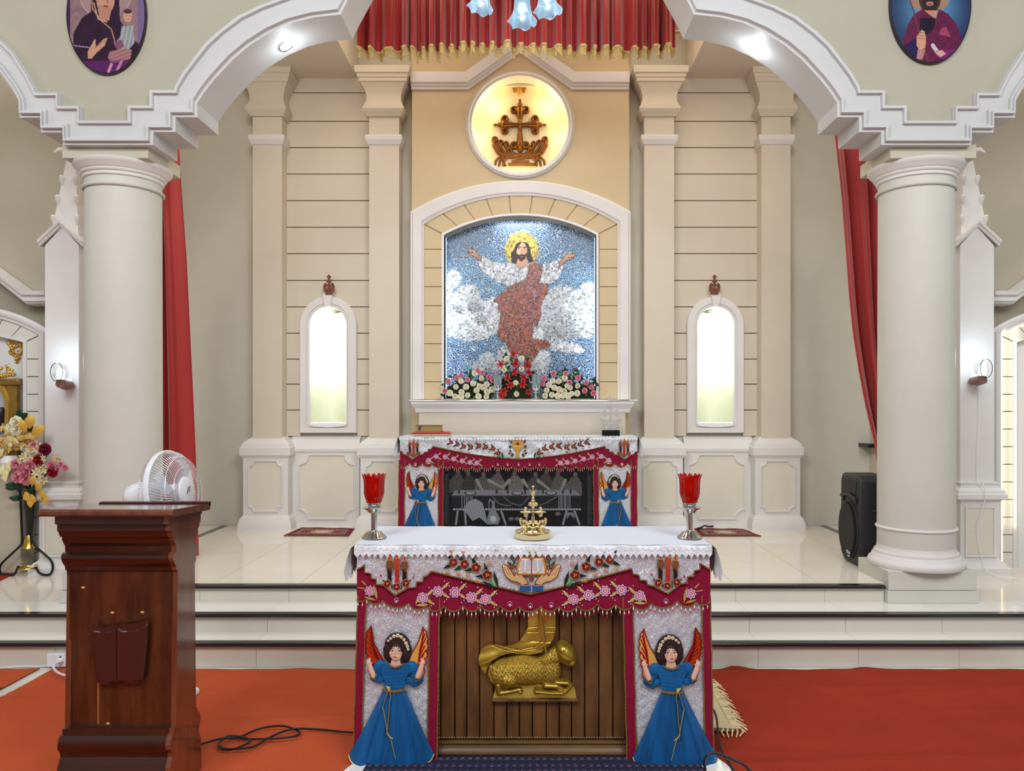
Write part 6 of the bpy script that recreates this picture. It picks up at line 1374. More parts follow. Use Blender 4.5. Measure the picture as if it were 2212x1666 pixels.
# ================================================================== OVAL ICONS on the arcade wall
def icon(px, py, rx, ry, label, draw):
    t = thing('oval_icon', label, 'picture', P(px, py + ry, 5.09)); d = 5.075
    c = Cv(px - rx - 1, py - ry - 1, px + rx + 1, py + ry + 1, 1.0); draw(c); c.m &= c.edist(px, py, rx - 2, ry - 2) < 1
    c.build('picture', onplane(d, .0), ICON, t)
    pr = PX(arc(px, py, rx, 0, 354, 59, ry), d); MB().prism(pr, d + .001, 5.098).build('edge_board', mat('icon_edge', (30, 18, 34), .3), t, ang=30)
def madonna(c):
    I = lambda x, y: (x / 3.16, y / 3.16); c.fill((58, 22, 74))
    c.poly([I(480, -400), I(960, -400), I(960, 260), I(900, 330), I(480, 330)], (132, 104, 106), var=.2 * noisef(c.X / 8, c.Y / 8, 1, 1)); c.poly([I(940, -400), I(1000, -400), I(1000, 300), I(940, 300)], (110, 90, 130))
    c.poly([I(480, 60), I(610, 50), I(610, 80), I(480, 85)], (120, 96, 104)); c.ell(*I(720, -30), 56, 50, (176, 146, 132)); c.ell(*I(720, -30), 54, 48, (150, 122, 122))
    c.poly([I(620, -60), I(810, -60), I(820, 140), I(860, 200), I(940, 300), I(960, 420), I(850, 500), I(560, 500), I(500, 320), I(500, 230), I(560, 120), I(620, 80)], (42, 16, 40), var=.25 * noisef(c.X / 14, c.Y / 22, 1, 4))
    c.ell(*I(720, -10), 20, 34, (184, 132, 110)); c.poly([I(665, 40), I(765, 40), I(745, 140), I(680, 140)], (172, 118, 98)); c.ell(*I(722, 42), 5, 2, (120, 50, 44)); c.line([I(728, -20), I(736, 20)], 1.4, (140, 92, 76)); 
    for ex in (690, 758): c.ell(*I(ex, -30), 4, 2, (40, 24, 22))
    c.line([I(622, -60), I(632, 60), I(690, 140), I(760, 200), I(790, 300)], 1.2, (170, 128, 84)); c.line([I(640, 20), I(670, 130), I(730, 150)], 1.2, (176, 150, 120)); c.line([I(500, 310), I(610, 325)], 1.2, (150, 120, 150))
    c.poly([I(600, 400), I(600, 350), I(650, 260), I(655, 320), I(710, 265), I(735, 258), I(715, 310), I(660, 360), I(625, 400)], (186, 140, 112)); c.line([I(640, 330), I(720, 275)], .6, (110, 70, 60))
    c.ell(*I(872, 105), 17, 17, (138, 104, 116)); c.ell(*I(872, 110), 9, 13, (190, 144, 118)); c.ell(*I(872, 78), 9, 5, (70, 40, 36)); c.ell(*I(874, 130), 2, 1, (120, 60, 50))
    for ex in (862, 884): c.ell(*I(ex, 108), 1.4, .9, (40, 24, 22))
    c.poly([I(830, 180), I(910, 175), I(918, 290), I(880, 340), I(800, 335), I(790, 290), I(820, 250)], (140, 146, 148), var=.25 * np.sin(c.X * .7 + c.Y * .15)); c.poly([I(770, 290), I(830, 270), I(850, 320), I(800, 340)], (120, 74, 100))
    c.poly([I(750, 350), I(850, 330), I(900, 340), I(890, 400), I(830, 420), I(760, 430), I(735, 390)], (150, 104, 104), var=.2 * np.sin(c.X * .3 + c.Y * .8)); c.poly([I(560, 420), I(960, 400), I(900, 520), I(560, 520)], (98, 30, 104), a=.6)
    c.line([I(760, 440), I(740, 490)], 3, (190, 130, 150)); c.line([I(830, 420), I(800, 480)], 3, (180, 110, 150))
icon(229, 31, 86, 129, 'oval icon of a veiled woman holding a child, upper left', madonna)
def saint(c):
    I = lambda x, y: (1500 + x / 3.107, y / 3.107)
    g = np.exp(-(((c.X - 2010) / 56) ** 2 + ((c.Y - 20) / 60) ** 2)); c.c[:] = lin((26, 18, 66)) * (1 - g[..., None]) + lin((84, 146, 184)) * g[..., None]; c.m[:] = True
    c.ell(*I(1580, -30), 44, 40, (150, 120, 100)); c.ell(*I(1580, -20), 24, 38, (70, 44, 36)); c.ell(*I(1580, 0), 17, 26, (190, 140, 112)); c.poly([I(1520, -20), I(1640, -20), I(1632, 30), I(1610, 75), I(1580, 85), I(1548, 75), I(1530, 30)], (44, 28, 28)); c.ell(*I(1580, 25), 8, 5, (168, 112, 90)); c.ell(*I(1580, 28), 5, 1.6, (120, 60, 50))
    for ex in (1560, 1602): c.ell(*I(ex, -22), 3, 1.6, (30, 20, 20))
    c.poly([I(1530, 70), I(1630, 70), I(1620, 130), I(1540, 130)], (180, 132, 106))
    c.poly([I(1530, 60), I(1620, 130), I(1640, 60), I(1700, 90), I(1760, 160), I(1800, 280), I(1820, 420), I(1380, 420), I(1390, 300), I(1430, 170), I(1470, 100)], (92, 22, 60), var=.25 * noisef(c.X / 7, c.Y / 9, 1, 3)); c.poly([I(1515, 120), I(1620, 120), I(1610, 190), I(1540, 250), I(1510, 200)], (22, 14, 34)); c.poly([I(1400, 310), I(1500, 250), I(1500, 420), I(1420, 420)], (34, 20, 70)); c.poly([I(1640, 230), I(1720, 250), I(1690, 180), I(1660, 190)], (150, 60, 90))
    c.line([I(1430, -60), I(1570, 420)], 1.6, (96, 56, 60)); c.poly([I(1490, 250), I(1525, 200), I(1545, 210), I(1555, 260), I(1550, 320), I(1510, 340), I(1490, 300)], (196, 146, 116)); 
    for j in range(3): c.line([I(1500, 215 + j * 20), I(1545, 222 + j * 20)], .6, (120, 74, 60))
    c.line([I(1600, 305), I(1640, 360)], 4.2, (190, 186, 196)); c.poly([I(1620, 340), I(1700, 335), I(1780, 330), I(1770, 380), I(1680, 400), I(1630, 380)], (110, 30, 104)); c.poly([I(1610, 350), I(1660, 335), I(1690, 360), I(1650, 385)], (196, 150, 140)); c.poly([I(1500, 330), I(1550, 330), I(1530, 400), I(1490, 400)], (170, 120, 120))
icon(2010.5, 9, 88, 128, 'oval icon of a bearded saint with a staff, upper right', saint)

# ================================================================== WALL LAMPS
def sconce(sx, px, py, hx, hy, label):
    t = thing('wall_lamp', label, 'wall lamp', P(hx, hy, 6.0)); d = 6.0; p = Vector(P(px, py, 5.86)); h = Vector(P(hx, hy + 6, 5.93)); BR = mat('brown_lamp_holder', (126, 92, 84), .4)
    MB().lathe([(.045, 0), (.045, -.012), (.03, -.02)], P(hx - 4 * sx, hy, 6)[0], 6.018, 20, cz=h.z + .01, axis='y').build('wall_plate', WPL, t)
    MB().tube([(h.x - sx * .006, 6.0, h.z), tuple(h), (p.x, p.y, p.z - .08), (p.x, p.y, p.z - .05)], [.03, .038, .036, .028], 16).build('holder', BR, t)
    MB().lathe([(.001, -.05), (.024, -.048), (.026, -.02), (.026, .02), (.02, .03), (.001, .034)], p.x, p.y, 16, cz=p.z).build('bulb', BULB, t)
    MB().tube([(p.x + .046 * math.cos(a), p.y - .05, p.z + .005 + .070 * math.sin(a)) for a in [TAU * i / 40 for i in range(40)]], .0028, 6, closed=True).build('glass_rim', mat('dark_rim', (30, 34, 40), .2), t)
    MB().lathe([(.046, -.05), (.046, .03)], p.x, p.y, 32, cz=p.z + .005, axis='y', cap=False).xf(lambda v: (v[0], v[1], p.z + (v[2] - p.z) * 1.5)).build('glass_shade', mat('clear_glass', (240, 248, 255), .02, trans=1, alpha=.35), t, recalc=False)
    light('wall_lamp_light', 'POINT', (p.x, p.y - .05, p.z + .09), 2.2, (.70, .87, 1), .03)
sconce(-1, 131, 806, 140, 826, 'glowing wall lamp on the left pinnacled pilaster')
sconce(1, 2122, 798, 2113, 817, 'glowing wall lamp on the right pinnacled pilaster')
tag(MB().tube(smooth([P(2113, 828, 6.0), P(2114, 900, 6.01), P(2110, 980, 6.01), P(2113, 1043, 5.98), P(2124, 1046, 5.93), P(2127, 1085, 5.93), P(2110, 1140, 5.96), P(2122, 1210, 5.95), P(2150, 1243, 5.8), (3.85, 5.75, Z2 + .006), (4.1, 5.8, Z2 + .006)]), .0028, 6).build('lamp_wire', WPL), 'thin white wire hanging from the right wall lamp down the pilaster', 'wire')

# ================================================================== THINGS ON THE ALTARS
def candle_lamp(px, label):
    d = 3.545; x = xx(px, d); z = .9835; t = thing('candle_lamp', label, 'candle holder', (x, d, z))
    def fl(r, zz, a): return r * (1 + .045 * math.cos(12 * a)) if zz < .026 else r
    MB().lathe([(.056, 0), (.057, .002), (.050, .006), (.034, .026), (.020, .030), (.014, .034)], x, d, 48, cz=z, wob=fl).build('foot', CHROME, t)
    MB().lathe([(.0135, .03), (.0135, .112), (.016, .115)], x, d, 24, cz=z, cap=False).build('stem', CHROME, t)
    MB().lathe([(.016, .112), (.030, .118), (.036, .128), (.052, .136), (.054, .140), (.034, .138), (.030, .134), (.026, .150), (.029, .152), (.029, .162), (.024, .164)], x, d, 32, cz=z).build('drip_pan', CHROME, t)
    def sc(r, zz, a): return r * (1 + (.03 if zz > .17 else .01) * math.cos(14 * a))
    mb = MB().lathe([(.024, .160), (.035, .162), (.0355, .172), (.041, .185), (.0455, .205), (.046, .245), (.048, .27), (.055, .289), (.0535, .289), (.0465, .27), (.0445, .245), (.044, .205), (.039, .187), (.033, .175), (.02, .172)], x, d, 84, cz=z, wob=sc, cap=False)
    mb.v = [(a, b, c_ + (.0035 * math.cos(14 * math.atan2(b - d, a - x)) if c_ > z + .28 else 0)) for a, b, c_ in mb.v]
    mb.build('red_glass', mat('ruby_glass', (205, 22, 14), .06, trans=.62, ior=1.35, spec=.8, emit=(190, 20, 10), estr=.0), t)
    MB().lathe([(.001, .175), (.03, .175), (.03, .215), (.001, .218)], x, d, 20, cz=z).build('candle', mat('candle_wax_red', (226, 60, 36), .5), t)
candle_lamp(808, 'steel candle lamp with a red glass cup at the left end of the front altar'); candle_lamp(1490, 'steel candle lamp with a red glass cup at the right end of the front altar')
BC = thing('brass_cross', 'polished brass cross on a round brass base in the middle of the front altar', 'cross', (xx(1150.5, 3.55), 3.55, .9835))
xb = xx(1150.5, 3.55)
MB().lathe([(.083, 0), (.085, .004), (.085, .026), (.080, .031), (.064, .034), (.062, .038), (.001, .038)], xb, 3.55, 64, cz=.9835).build('base', BRASS, BC)
c = Cv(1112, 1044, 1192, 1158, .32); T = lambda x, y: (1151.6 + (x - 917) * .0765, 1106 + (y - 840) * .0805)
cross_relief(c, T, .078, (0, 0, 0))
G0 = (0, 0, 0); 
for y, r in ((1082, 4.6), (1075, 3.4), (1069, 4.0)): c.ell(1151.5, y, r, r, G0, dome=4)
c.poly([(1144, 1056), (1148, 1062), (1151.5, 1059), (1155, 1062), (1159, 1056), (1158, 1067), (1145, 1067)], G0, h=2.4); c.ell(1151.5, 1066, 5, 4, G0, dome=4); c.line([(1151.5, 1052), (1151.5, 1060)], 2.4, G0, dome=2.4); c.ell(1151.5, 1051, 3.6, 2, G0, dome=2)
c.build('cross', onplane(3.55, 0, .0034), BRASS, BC, both=True)
ACR = mat('clear_acrylic', (210, 210, 206), .08, trans=.45, spec=.8)
AC = thing('acrylic_cross', 'clear acrylic cross on a black base at the right end of the far altar', 'cross', (xx(1319, 6.92), 6.92, zt2 + .006))
c = Cv(1290, 852, 1348, 932, .4); T2 = lambda x, y: (1319 + (x - 917) * .0595, 893 + (y - 840) * .0615); cross_relief(c, T2, .058, (0, 0, 0)); mk = c.h > .2; c.h[mk] = np.minimum(c.h[mk], 1.4) 
for s in (-1, 1): c.poly([(1318.5 + s * 1, 863), (1318.5 + s * 8, 857), (1318.5 + s * 6, 865), (1318.5 + s * 2, 867)], G0, h=1.2)
c.line([(1318.5, 856), (1318.5, 872)], 1.6, G0, h=1.2)
c.build('cross', onplane(6.92, 0, .004), ACR, AC, both=True); MB().box(xx(1300, 6.92), xx(1338, 6.92), 6.88, 6.96, zt2 + .006, zy(929, 6.92)).build('base', mat('black_gloss', (16, 16, 18), .15), AC, bevel=.003)
cu = thing('cushion', 'flat red and cream cushion under the book at the left end of the far altar', 'cushion', (xx(932, 6.93), 6.93, zt2 + .006)); zc_ = zt2 + .006
def pill(zr, m, nm, e): MB().rloft([(zc_ + zr[0], xx(893, 6.93) + e, xx(972, 6.93) - e, 6.86 + e, 7.06 - e), (zc_ + (zr[0] + zr[1]) / 2, xx(890, 6.93) + e, xx(974, 6.93) - e, 6.845 + e, 7.07 - e), (zc_ + zr[1], xx(893, 6.93) + e, xx(972, 6.93) - e, 6.86 + e, 7.06 - e)]).build(nm, m, cu, bevel=.004)
pill((0, .018), mat('cushion_cream', (222, 200, 150), .8), 'cream_layer', .008); pill((.018, .034), mat('cushion_red', (176, 30, 34), .7, sheen=.4), 'red_layer', 0)
bk = thing('prayer_book', 'thick book with gilt page edges lying on the red cushion', 'book', (xx(927, 6.93), 6.93, zc_ + .034))
MB().box(xx(900, 6.93), xx(953, 6.93), 6.885, 7.03, zc_ + .038, zc_ + .088).build('pages', mat('gilt_pages', (172, 148, 84), .45, .2, noise=.2, nscale=40, stretch=(1, 1, 30)), bk, ang=0)
for z0_ in (.034, .088): MB().box(xx(898, 6.93), xx(955, 6.93), 6.878, 7.035, zc_ + z0_, zc_ + z0_ + .005).build('cover', mat('book_cover', (120, 92, 58), .5), bk, bevel=.001)
MB().tube([P(906, 929, 6.88), P(905, 924, 6.872), P(909, 921, 6.872)], .008, 6).build('bookmark_ribbon', mat('blue_ribbon', (50, 66, 140), .5), bk)

# ---------------- flowers on the shelf
def petal_ring(mb, n, r0, r1, h0, h1, w_, a0, curl):
    for k in range(n):
        a = a0 + TAU * k / n; vs = []
        for i in range(4):
            u = i / 3; r = r0 + (r1 - r0) * (u ** .8); z = h0 + (h1 - h0) * u - curl * u * u
            for j in range(4): v = -1 + 2 * j / 3; aa = a + v * w_ * (1 - .25 * u * u) ; rr = r * (1 - .10 * v * v * u); vs.append((rr * math.cos(aa), -(z - .12 * r1 * v * v), rr * math.sin(aa)))
        mb.add(vs, [(i * 4 + j, i * 4 + j + 1, i * 4 + j + 5, i * 4 + j + 4) for i in range(3) for j in range(3)])
def rose_mesh(name, m):
    mb = MB(); mb.ball((0, -.55, 0), (.2, .25, .2), 8, 5)
    petal_ring(mb, 3, .06, .34, .1, .95, 1.0, 0, .05); petal_ring(mb, 5, .1, .58, .0, .85, .8, .5, .12); petal_ring(mb, 6, .1, .82, -.1, .66, .7, .2, .25); petal_ring(mb, 7, .1, 1.02, -.2, .42, .62, .9, .35)
    o = mb.build(name, m, None, ang=70, recalc=False); me = o.data; bpy.data.objects.remove(o); return me
def lily_mesh(m):
    mb = MB()
    for k in range(6):
        a = TAU * k / 6; vs = []
        for i in range(6):
            u = i / 5; r = .06 + 1.15 * u; z = .1 + .75 * math.sin(u * 2.0) - .25 * u * u; w_ = .24 * math.sin(PI * min(.98, u * .86 + .12))
            for v in (-1, 0, 1): vs.append((r * math.cos(a) - v * w_ * math.sin(a), -(z - .1 * abs(v)), r * math.sin(a) + v * w_ * math.cos(a)))
        mb.add(vs, [(i * 3 + j, i * 3 + j + 1, i * 3 + j + 4, i * 3 + j + 3) for i in range(5) for j in range(2)])
    for k in range(5): a = TAU * k / 5; mb.tube([(0, -.2, 0), (.25 * math.cos(a), -.85, .25 * math.sin(a))], .03, 4)
    o = mb.build('lily', m, None, ang=70, recalc=False); me = o.data; bpy.data.objects.remove(o); return me
def leaf_mesh(m, w_=.28, nm='leaf'):
    mb = MB(); vs = []
    for i in range(6):
        u = i / 5; ww = w_ * math.sin(PI * min(.97, u * .9 + .06)); z = -.25 * math.sin(u * 2.4)
        for v in (-1, 0, 1): vs.append((v * ww, z + .08 * abs(v), u))
    mb.add(vs, [(i * 3 + j, i * 3 + j + 1, i * 3 + j + 4, i * 3 + j + 3) for i in range(5) for j in range(2)]); o = mb.build(nm, m, None, ang=70, recalc=False); me = o.data; bpy.data.objects.remove(o); return me
CR = rose_mesh('cream_rose', mat('cream_petals', (236, 232, 206), .6)); PK = rose_mesh('pink_rose', mat('pink_petals', (224, 140, 160), .6)); LY = lily_mesh(mat('red_petals', (178, 34, 34), .5)); LF = leaf_mesh(mat('dark_leaf', (30, 62, 34), .45, noise=.4, nscale=30)); LF2 = leaf_mesh(mat('fresh_leaf', (66, 120, 50), .45, noise=.3, nscale=30))
YL = leaf_mesh(mat('yellow_leaf', (226, 190, 110), .55, noise=.15, nscale=12), .3); YL2 = leaf_mesh(mat('pale_yellow_leaf', (232, 220, 160), .55, noise=.1, nscale=12), .3); BL = lily_mesh(mat('cream_blossom', (228, 214, 170), .6)); OL = leaf_mesh(mat('ochre_leaf', (206, 160, 62), .5), .34)
DR = rose_mesh('maroon_rose', mat('maroon_petals', (120, 20, 52), .5)); RD = rose_mesh('red_rose', mat('deep_red_petals', (158, 24, 40), .5)); PK2 = rose_mesh('pink_bloom', mat('soft_pink_petals', (226, 150, 162), .5))
def place(me, nm, parent, p, s, yaw=0, pitch=0, roll=0):
    o = bpy.data.objects.new(nm, me); COL.objects.link(o); off = ROOT[parent.name]; o.parent = parent; o.location = (p[0] - off[0], p[1] - off[1], p[2] - off[2]); o.rotation_euler = (pitch, roll, yaw); o.scale = (s, s, s) if not isinstance(s, tuple) else s; return o
MZ = lambda x, y: (940 + x / 6.144, 640 + y / 6.144)
def foliage(parent, x0, x1, ytop, ybot, d, n, seed, size=.05):
    random.seed(seed)
    for k in range(n):
        x = random.uniform(x0, x1); e = 1 - abs(2 * (x - x0) / (x1 - x0) - 1) ** 3 * .5; y = ybot - random.random() ** .8 * (ybot - ytop) * e
        p = P(x, y, d + random.uniform(0, .05)); place(LF if random.random() < .8 else LF2, 'leaf', parent, p, size * random.uniform(.7, 1.25), random.uniform(-.6, .6), random.uniform(-.7, .5), random.uniform(-2.4, 2.4))
    q = [(x0 + 4, ybot), (x0 + 8, ybot - (ybot - ytop) * .45), ((x0 + x1) / 2, ybot - (ybot - ytop) * .62), (x1 - 8, ybot - (ybot - ytop) * .45), (x1 - 4, ybot)]
    MB().prism(PX(q, d), d + .02, d + .09).build('foam_base', mat('dark_moss', (24, 40, 24), .9, bump=.6, bscale=60), parent, bevel=.01)
Lw = [(525, 1025), (615, 1090), (345, 1130), (275, 1205), (410, 1205), (505, 1160), (195, 1285), (350, 1275), (265, 1330), (345, 1335), (430, 1315), (550, 1250), (640, 1210), (685, 1175), (690, 1270), (755, 1240), (588, 1195), (575, 1330), (680, 1332)]
Lp = [(565, 985), (345, 1050), (285, 1085), (175, 1135), (430, 1110), (630, 1020), (710, 1070), (130, 1260), (765, 1120)]
Rw = [(1560, 1125), (1640, 1130), (1720, 1085), (1510, 1180), (1580, 1215), (1645, 1240), (1710, 1265), (1790, 1215), (1755, 1190), (1890, 1190), (1885, 1290), (1480, 1250), (1460, 1322), (1550, 1310), (1630, 1322), (1700, 1322), (1765, 1322), (1812, 1295)]
Rp = [(1570, 1030), (1445, 1095), (1425, 1160), (1895, 1085), (1785, 1150), (2005, 1150), (2075, 1210), (1985, 1255), (2105, 1290), (1735, 1028)]
Cw = [(950, 830), (1145, 830), (915, 975), (1150, 965), (1070, 1150), (1080, 1300)]; Cl = [(1030, 775), (880, 915), (1070, 900), (1230, 920), (960, 1090), (1050, 1010), (1180, 1080), (1245, 1010), (910, 1270), (990, 1185), (1235, 1270), (1160, 1170), (885, 1310)]
def arr(label, x0, x1, ytop, d, sets, n, seed):
    t = thing('flower_arrangement', label, 'flowers', (xx((x0 + x1) / 2, d), d, zy(864, 7.2)))
    foliage(t, x0, x1, ytop, 861, d, n, seed)
    for l, me, nm, s in sets:
        for k, (x, y) in enumerate(l):
            px_, py_ = MZ(x, y); p = P(px_, min(py_, 857), d - .05 - .0006 * k)
            place(me, nm, t, p, s * random.uniform(.9, 1.1), random.uniform(-.4, .4), random.uniform(-.35, .25), random.uniform(0, 6))
arr('flower arrangement of cream roses edged with pink, left half of the mosaic shelf', 958, 1066, 803, 7.38, [(Lw, CR, 'cream_rose', .030), (Lp, PK, 'pink_rose', .027)], 90, 3)
arr('flower arrangement of red lilies with a few cream roses, middle of the mosaic shelf', 1076, 1150, 766, 7.34, [(Cw, CR, 'cream_rose', .029), (Cl, LY, 'red_lily', .038)], 90, 4)
arr('flower arrangement of cream roses edged with pink, right half of the mosaic shelf', 1170, 1287, 800, 7.38, [(Rw, CR, 'cream_rose', .030), (Rp, PK, 'pink_rose', .029)], 100, 5)
for px, s_ in ((1075, 'left'), (1157.5, 'right')):
    d = 7.26; x = xx(px, d); z0 = zy(865, 7.2) + .004; t = thing('glass_votive', 'white lotus votive stand with a green-streaked glass, %s of the red lilies' % s_, 'candle holder', (x, d, z0)); kz = d / F
    MB().lathe([(.03, 0), (.03, .004), (.008, .01), (.012, .03), (.006, .045), (.012, .06), (.006, .075), (.01, .09)], x, d, 16, cz=z0).build('stem', mat('clear_crystal', (226, 230, 232), .05, trans=.6), t)
    mb = MB()
    for k in range(9):
        a = TAU * k / 9; mb.add([(x + .01 * math.cos(a), d + .01 * math.sin(a), z0 + .085), (x + .03 * math.cos(a - .35), d + .03 * math.sin(a - .35), z0 + .1), (x + .052 * math.cos(a), d + .052 * math.sin(a), z0 + .145), (x + .03 * math.cos(a + .35), d + .03 * math.sin(a + .35), z0 + .1)], [(0, 1, 2, 3)])
        mb.add([(x + .01 * math.cos(a), d + .01 * math.sin(a), z0 + .075), (x + .022 * math.cos(a - .35), d + .022 * math.sin(a - .35), z0 + .07), (x + .040 * math.cos(a), d + .040 * math.sin(a), z0 + .066), (x + .022 * math.cos(a + .35), d + .022 * math.sin(a + .35), z0 + .07)], [(0, 1, 2, 3)])
    mb.build('lotus_petals', mat('white_ceramic', (232, 232, 236), .3), t, recalc=False)
    MB().lathe([(.028, .12), (.036, .125), (.038, .23), (.036, .23), (.034, .13)], x, d, 28, cz=z0, wob=lambda r, z, a: r * (1 + .03 * math.cos(7 * a + z * 30))).build('streaked_glass', mat('green_streaked_glass', (70, 130, 118), .1, trans=.4, rgb2=(206, 216, 220), nscale=26, stretch=(1.5, 1.5, .3)), t)

# crosses over the niches
for sx, s_ in ((-1, 'left'), (1, 'right')):
    c = Cv(694, 590, 727, 640, .3); cx_ = 710.5
    def q(x, y): return (cx_ + x, y)
    W_ = (0, 0, 0)
    c.poly([q(-8, 637), q(8, 637), q(7, 633), q(11, 624), q(12, 617), q(8, 619), q(5, 624), q(3, 630), q(-3, 630), q(-5, 624), q(-8, 619), q(-12, 617), q(-11, 624), q(-7, 633)], W_, h=2)
    for a in (-1, 1):
        c.line([q(0, 616), q(a * 7, 616)], 1.7, W_, h=2.4); 
        for x, y in ((9.5, 616), (7.5, 613.5), (7.5, 618.5), (3, 608), (2.6, 598), (9, 627), (4, 626)): c.ell(*q(a * x, y), 2.1, 2.1, W_, dome=2.6)
        c.poly([q(0, 636), q(a * 11, 630), q(a * 12, 620), q(a * 7, 624), q(a * 3, 629)], W_, h=2.2)
    c.line([q(0, 634), q(0, 600)], 1.9, W_, h=2.6); c.ell(*q(0, 606), 3, 3, W_, dome=3); c.line([q(0, 602), q(0, 594.5)], 1.3, W_, h=2.4); c.line([q(-3, 598), q(3, 598)], 1.3, W_, h=2.4); c.ell(*q(0, 595), 1.8, 1.8, W_, dome=2)
    f0 = onplane(7.54, 0, .0045)
    def fmir(x, y, h, sx=sx):
        r = f0(x, y, h)
        if sx > 0: r[:, 0] = 2 * X0 - r[:, 0]
        return r
    tag(c.build('wooden_cross', fmir, mat('red_brown_wood', (112, 44, 26), .4, spec=.6), None, both=True), 'small red-brown carved cross over the keystone of the %s niche' % s_, 'cross')

# ================================================================== LOUDSPEAKER
spx, spy = 2.417, 5.672; ya = math.radians(-91)
sk = thing('loudspeaker', 'black loudspeaker standing on the chancel floor beside the right column', 'loudspeaker', (spx, spy, Z3))
def SX(v):                                        # local: x = along the front face away from the near corner, y = into the box
    x, y, z = v; c_, s_ = math.cos(ya), math.sin(ya); x -= 0; return (spx + x * c_ - y * s_, spy + x * s_ + y * c_, Z3 + z)
# near corner is local (0,0); front face runs to local -x
SB = mat('speaker_plastic', (38, 39, 42), .5, bump=.25, bscale=400); SG = mat('speaker_grille', (30, 30, 33), .6, bump=1, bscale=500, bkind='vor')
H_ = .675; Wd = .36
outl = [(-Wd + .02, .035), (-Wd, .06), (-Wd, .62), (-Wd + .03, H_), (-.03, H_), (0, .63), (0, .05), (-.02, .0), (-Wd + .07, .0)]
mb = MB(); o1 = outl; shr = lambda k: [(-Wd / 2 + (x + Wd / 2) * k, H_ / 2 + (z - H_ / 2) * (1 - (1 - k) * .6)) for x, z in o1]
vs = []; ys_ = [(0, .94), (.02, 1.0), (.22, 1.0), (.31, .82), (.34, .6)]
for y, k in ys_: vs += [(x, y, z) for x, z in shr(k)]
m_ = len(outl); mb.add(vs, [(i * m_ + j, i * m_ + (j + 1) % m_, (i + 1) * m_ + (j + 1) % m_, (i + 1) * m_ + j) for i in range(len(ys_) - 1) for j in range(m_)] + [tuple(range(m_)), tuple(range(len(vs) - 1, len(vs) - m_ - 1, -1))]).xf(SX).build('cabinet', SB, sk, ang=30, bevel=.006)
gv = [(-Wd / 2 + .155 * math.cos(a), .255 + .205 * math.sin(a)) for a in [TAU * i / 40 for i in range(40)]]
MB().prism(gv, -.028, .004).xf(SX).build('woofer_grille', SG, sk, bevel=.006)
MB().tube([(x * 1.0, -.004, z) for x, z in [(-Wd / 2 + .163 * math.cos(a), .255 + .213 * math.sin(a)) for a in [TAU * i / 40 for i in range(40)]]], .008, 6, closed=True).xf(SX).build('grille_rim', SB, sk)
MB().prism([(-Wd + .04, .63), (-.04, .63), (-.07, .50), (-Wd / 2 + .04, .535), (-Wd / 2 - .04, .535), (-Wd + .07, .50)], -.003, .002).xf(SX).build('horn_mouth', mat('horn_dark', (14, 14, 15), .5), sk, ang=0)
MB().tube([(-Wd + .035, -.008, .5), (-Wd / 2, -.014, .525), (-.035, -.008, .5)], .012, 8).xf(SX).build('horn_lip', SB, sk)
for x in (-Wd + .06, -.06): MB().lathe([(.022, 0), (.024, -.006), (.016, -.008)], x, 0, 16, cz=.478, axis='y').xf(SX).build('port', mat('horn_dark', (0, 0, 0)), sk)
MB().box(-.16, -.085, -.032, -.029, .075, .105).xf(SX).build('name_plate', mat('plate_black', (20, 20, 22), .4), sk, ang=0)
def text(body, size, fn, m, parent, name='lettering', ext=.001):
    cu_ = bpy.data.curves.new('t', 'FONT'); cu_.body = body; cu_.size = size; cu_.align_x = 'CENTER'; cu_.extrude = ext; o = bpy.data.objects.new('t', cu_); COL.objects.link(o)
    bpy.context.view_layer.update(); dg = bpy.context.evaluated_depsgraph_get(); me = bpy.data.meshes.new_from_object(o.evaluated_get(dg)); bpy.data.objects.remove(o)
    off = ROOT[parent.name]
    for v in me.vertices: p = fn(tuple(v.co)); v.co = (p[0] - off[0], p[1] - off[1], p[2] - off[2])
    me.name = name; me.materials.clear(); me.materials.append(m); r = bpy.data.objects.new(name, me); COL.objects.link(r); r.parent = parent; return r
WL = mat('white_lettering', (214, 216, 218), .5)
text('Pilot', .036, lambda v: SX((-.122 + v[0], -.0335 - v[2], .082 + v[1])), WL, sk); text('AUDIO', .015, lambda v: SX((-.122 + v[0], -.031 - v[2], .060 + v[1])), WL, sk)
MB().tube([(.003, .10, .42), (.014, .11, .42), (.014, .19, .42), (.003, .20, .42)], .01, 8).xf(SX).build('side_handle', SB, sk)

tag(MB().tube(smooth([FL(1506, 1142, Z3 + .012), FL(1514, 1140, Z3 + .03), FL(1522, 1136, Z3 + .03), FL(1530, 1138, Z3 + .015), FL(1540, 1137, Z3 + .012)]), .009, 6).build('loose_plug_lead', RUB), 'short black lead lying against the wall at the right patterned rug', 'cable')
tag(MB().lathe([(.001, 0), (.02, .002), (.022, .02), (.012, .03)], 0, 0, 16).xf(lambda v: (v[0] + FL(419, 1500, .02)[0], FL(419, 1500, .02)[1] + v[2], .03 + v[1])).build('white_plug', WPL), 'white plug end lying on the carpet at the right side of the lectern', 'plug')
# bracket on the wall
tag(MB().box(xx(1857, 7.6), xx(1880, 7.6), 7.40, 7.628, zy(965, 7.6), zy(957, 7.6)).build('wall_bracket', mat('black_gloss', (16, 16, 18), .15), None, bevel=.004), 'small black shelf bracket on the grey wall above the loudspeaker', 'bracket')

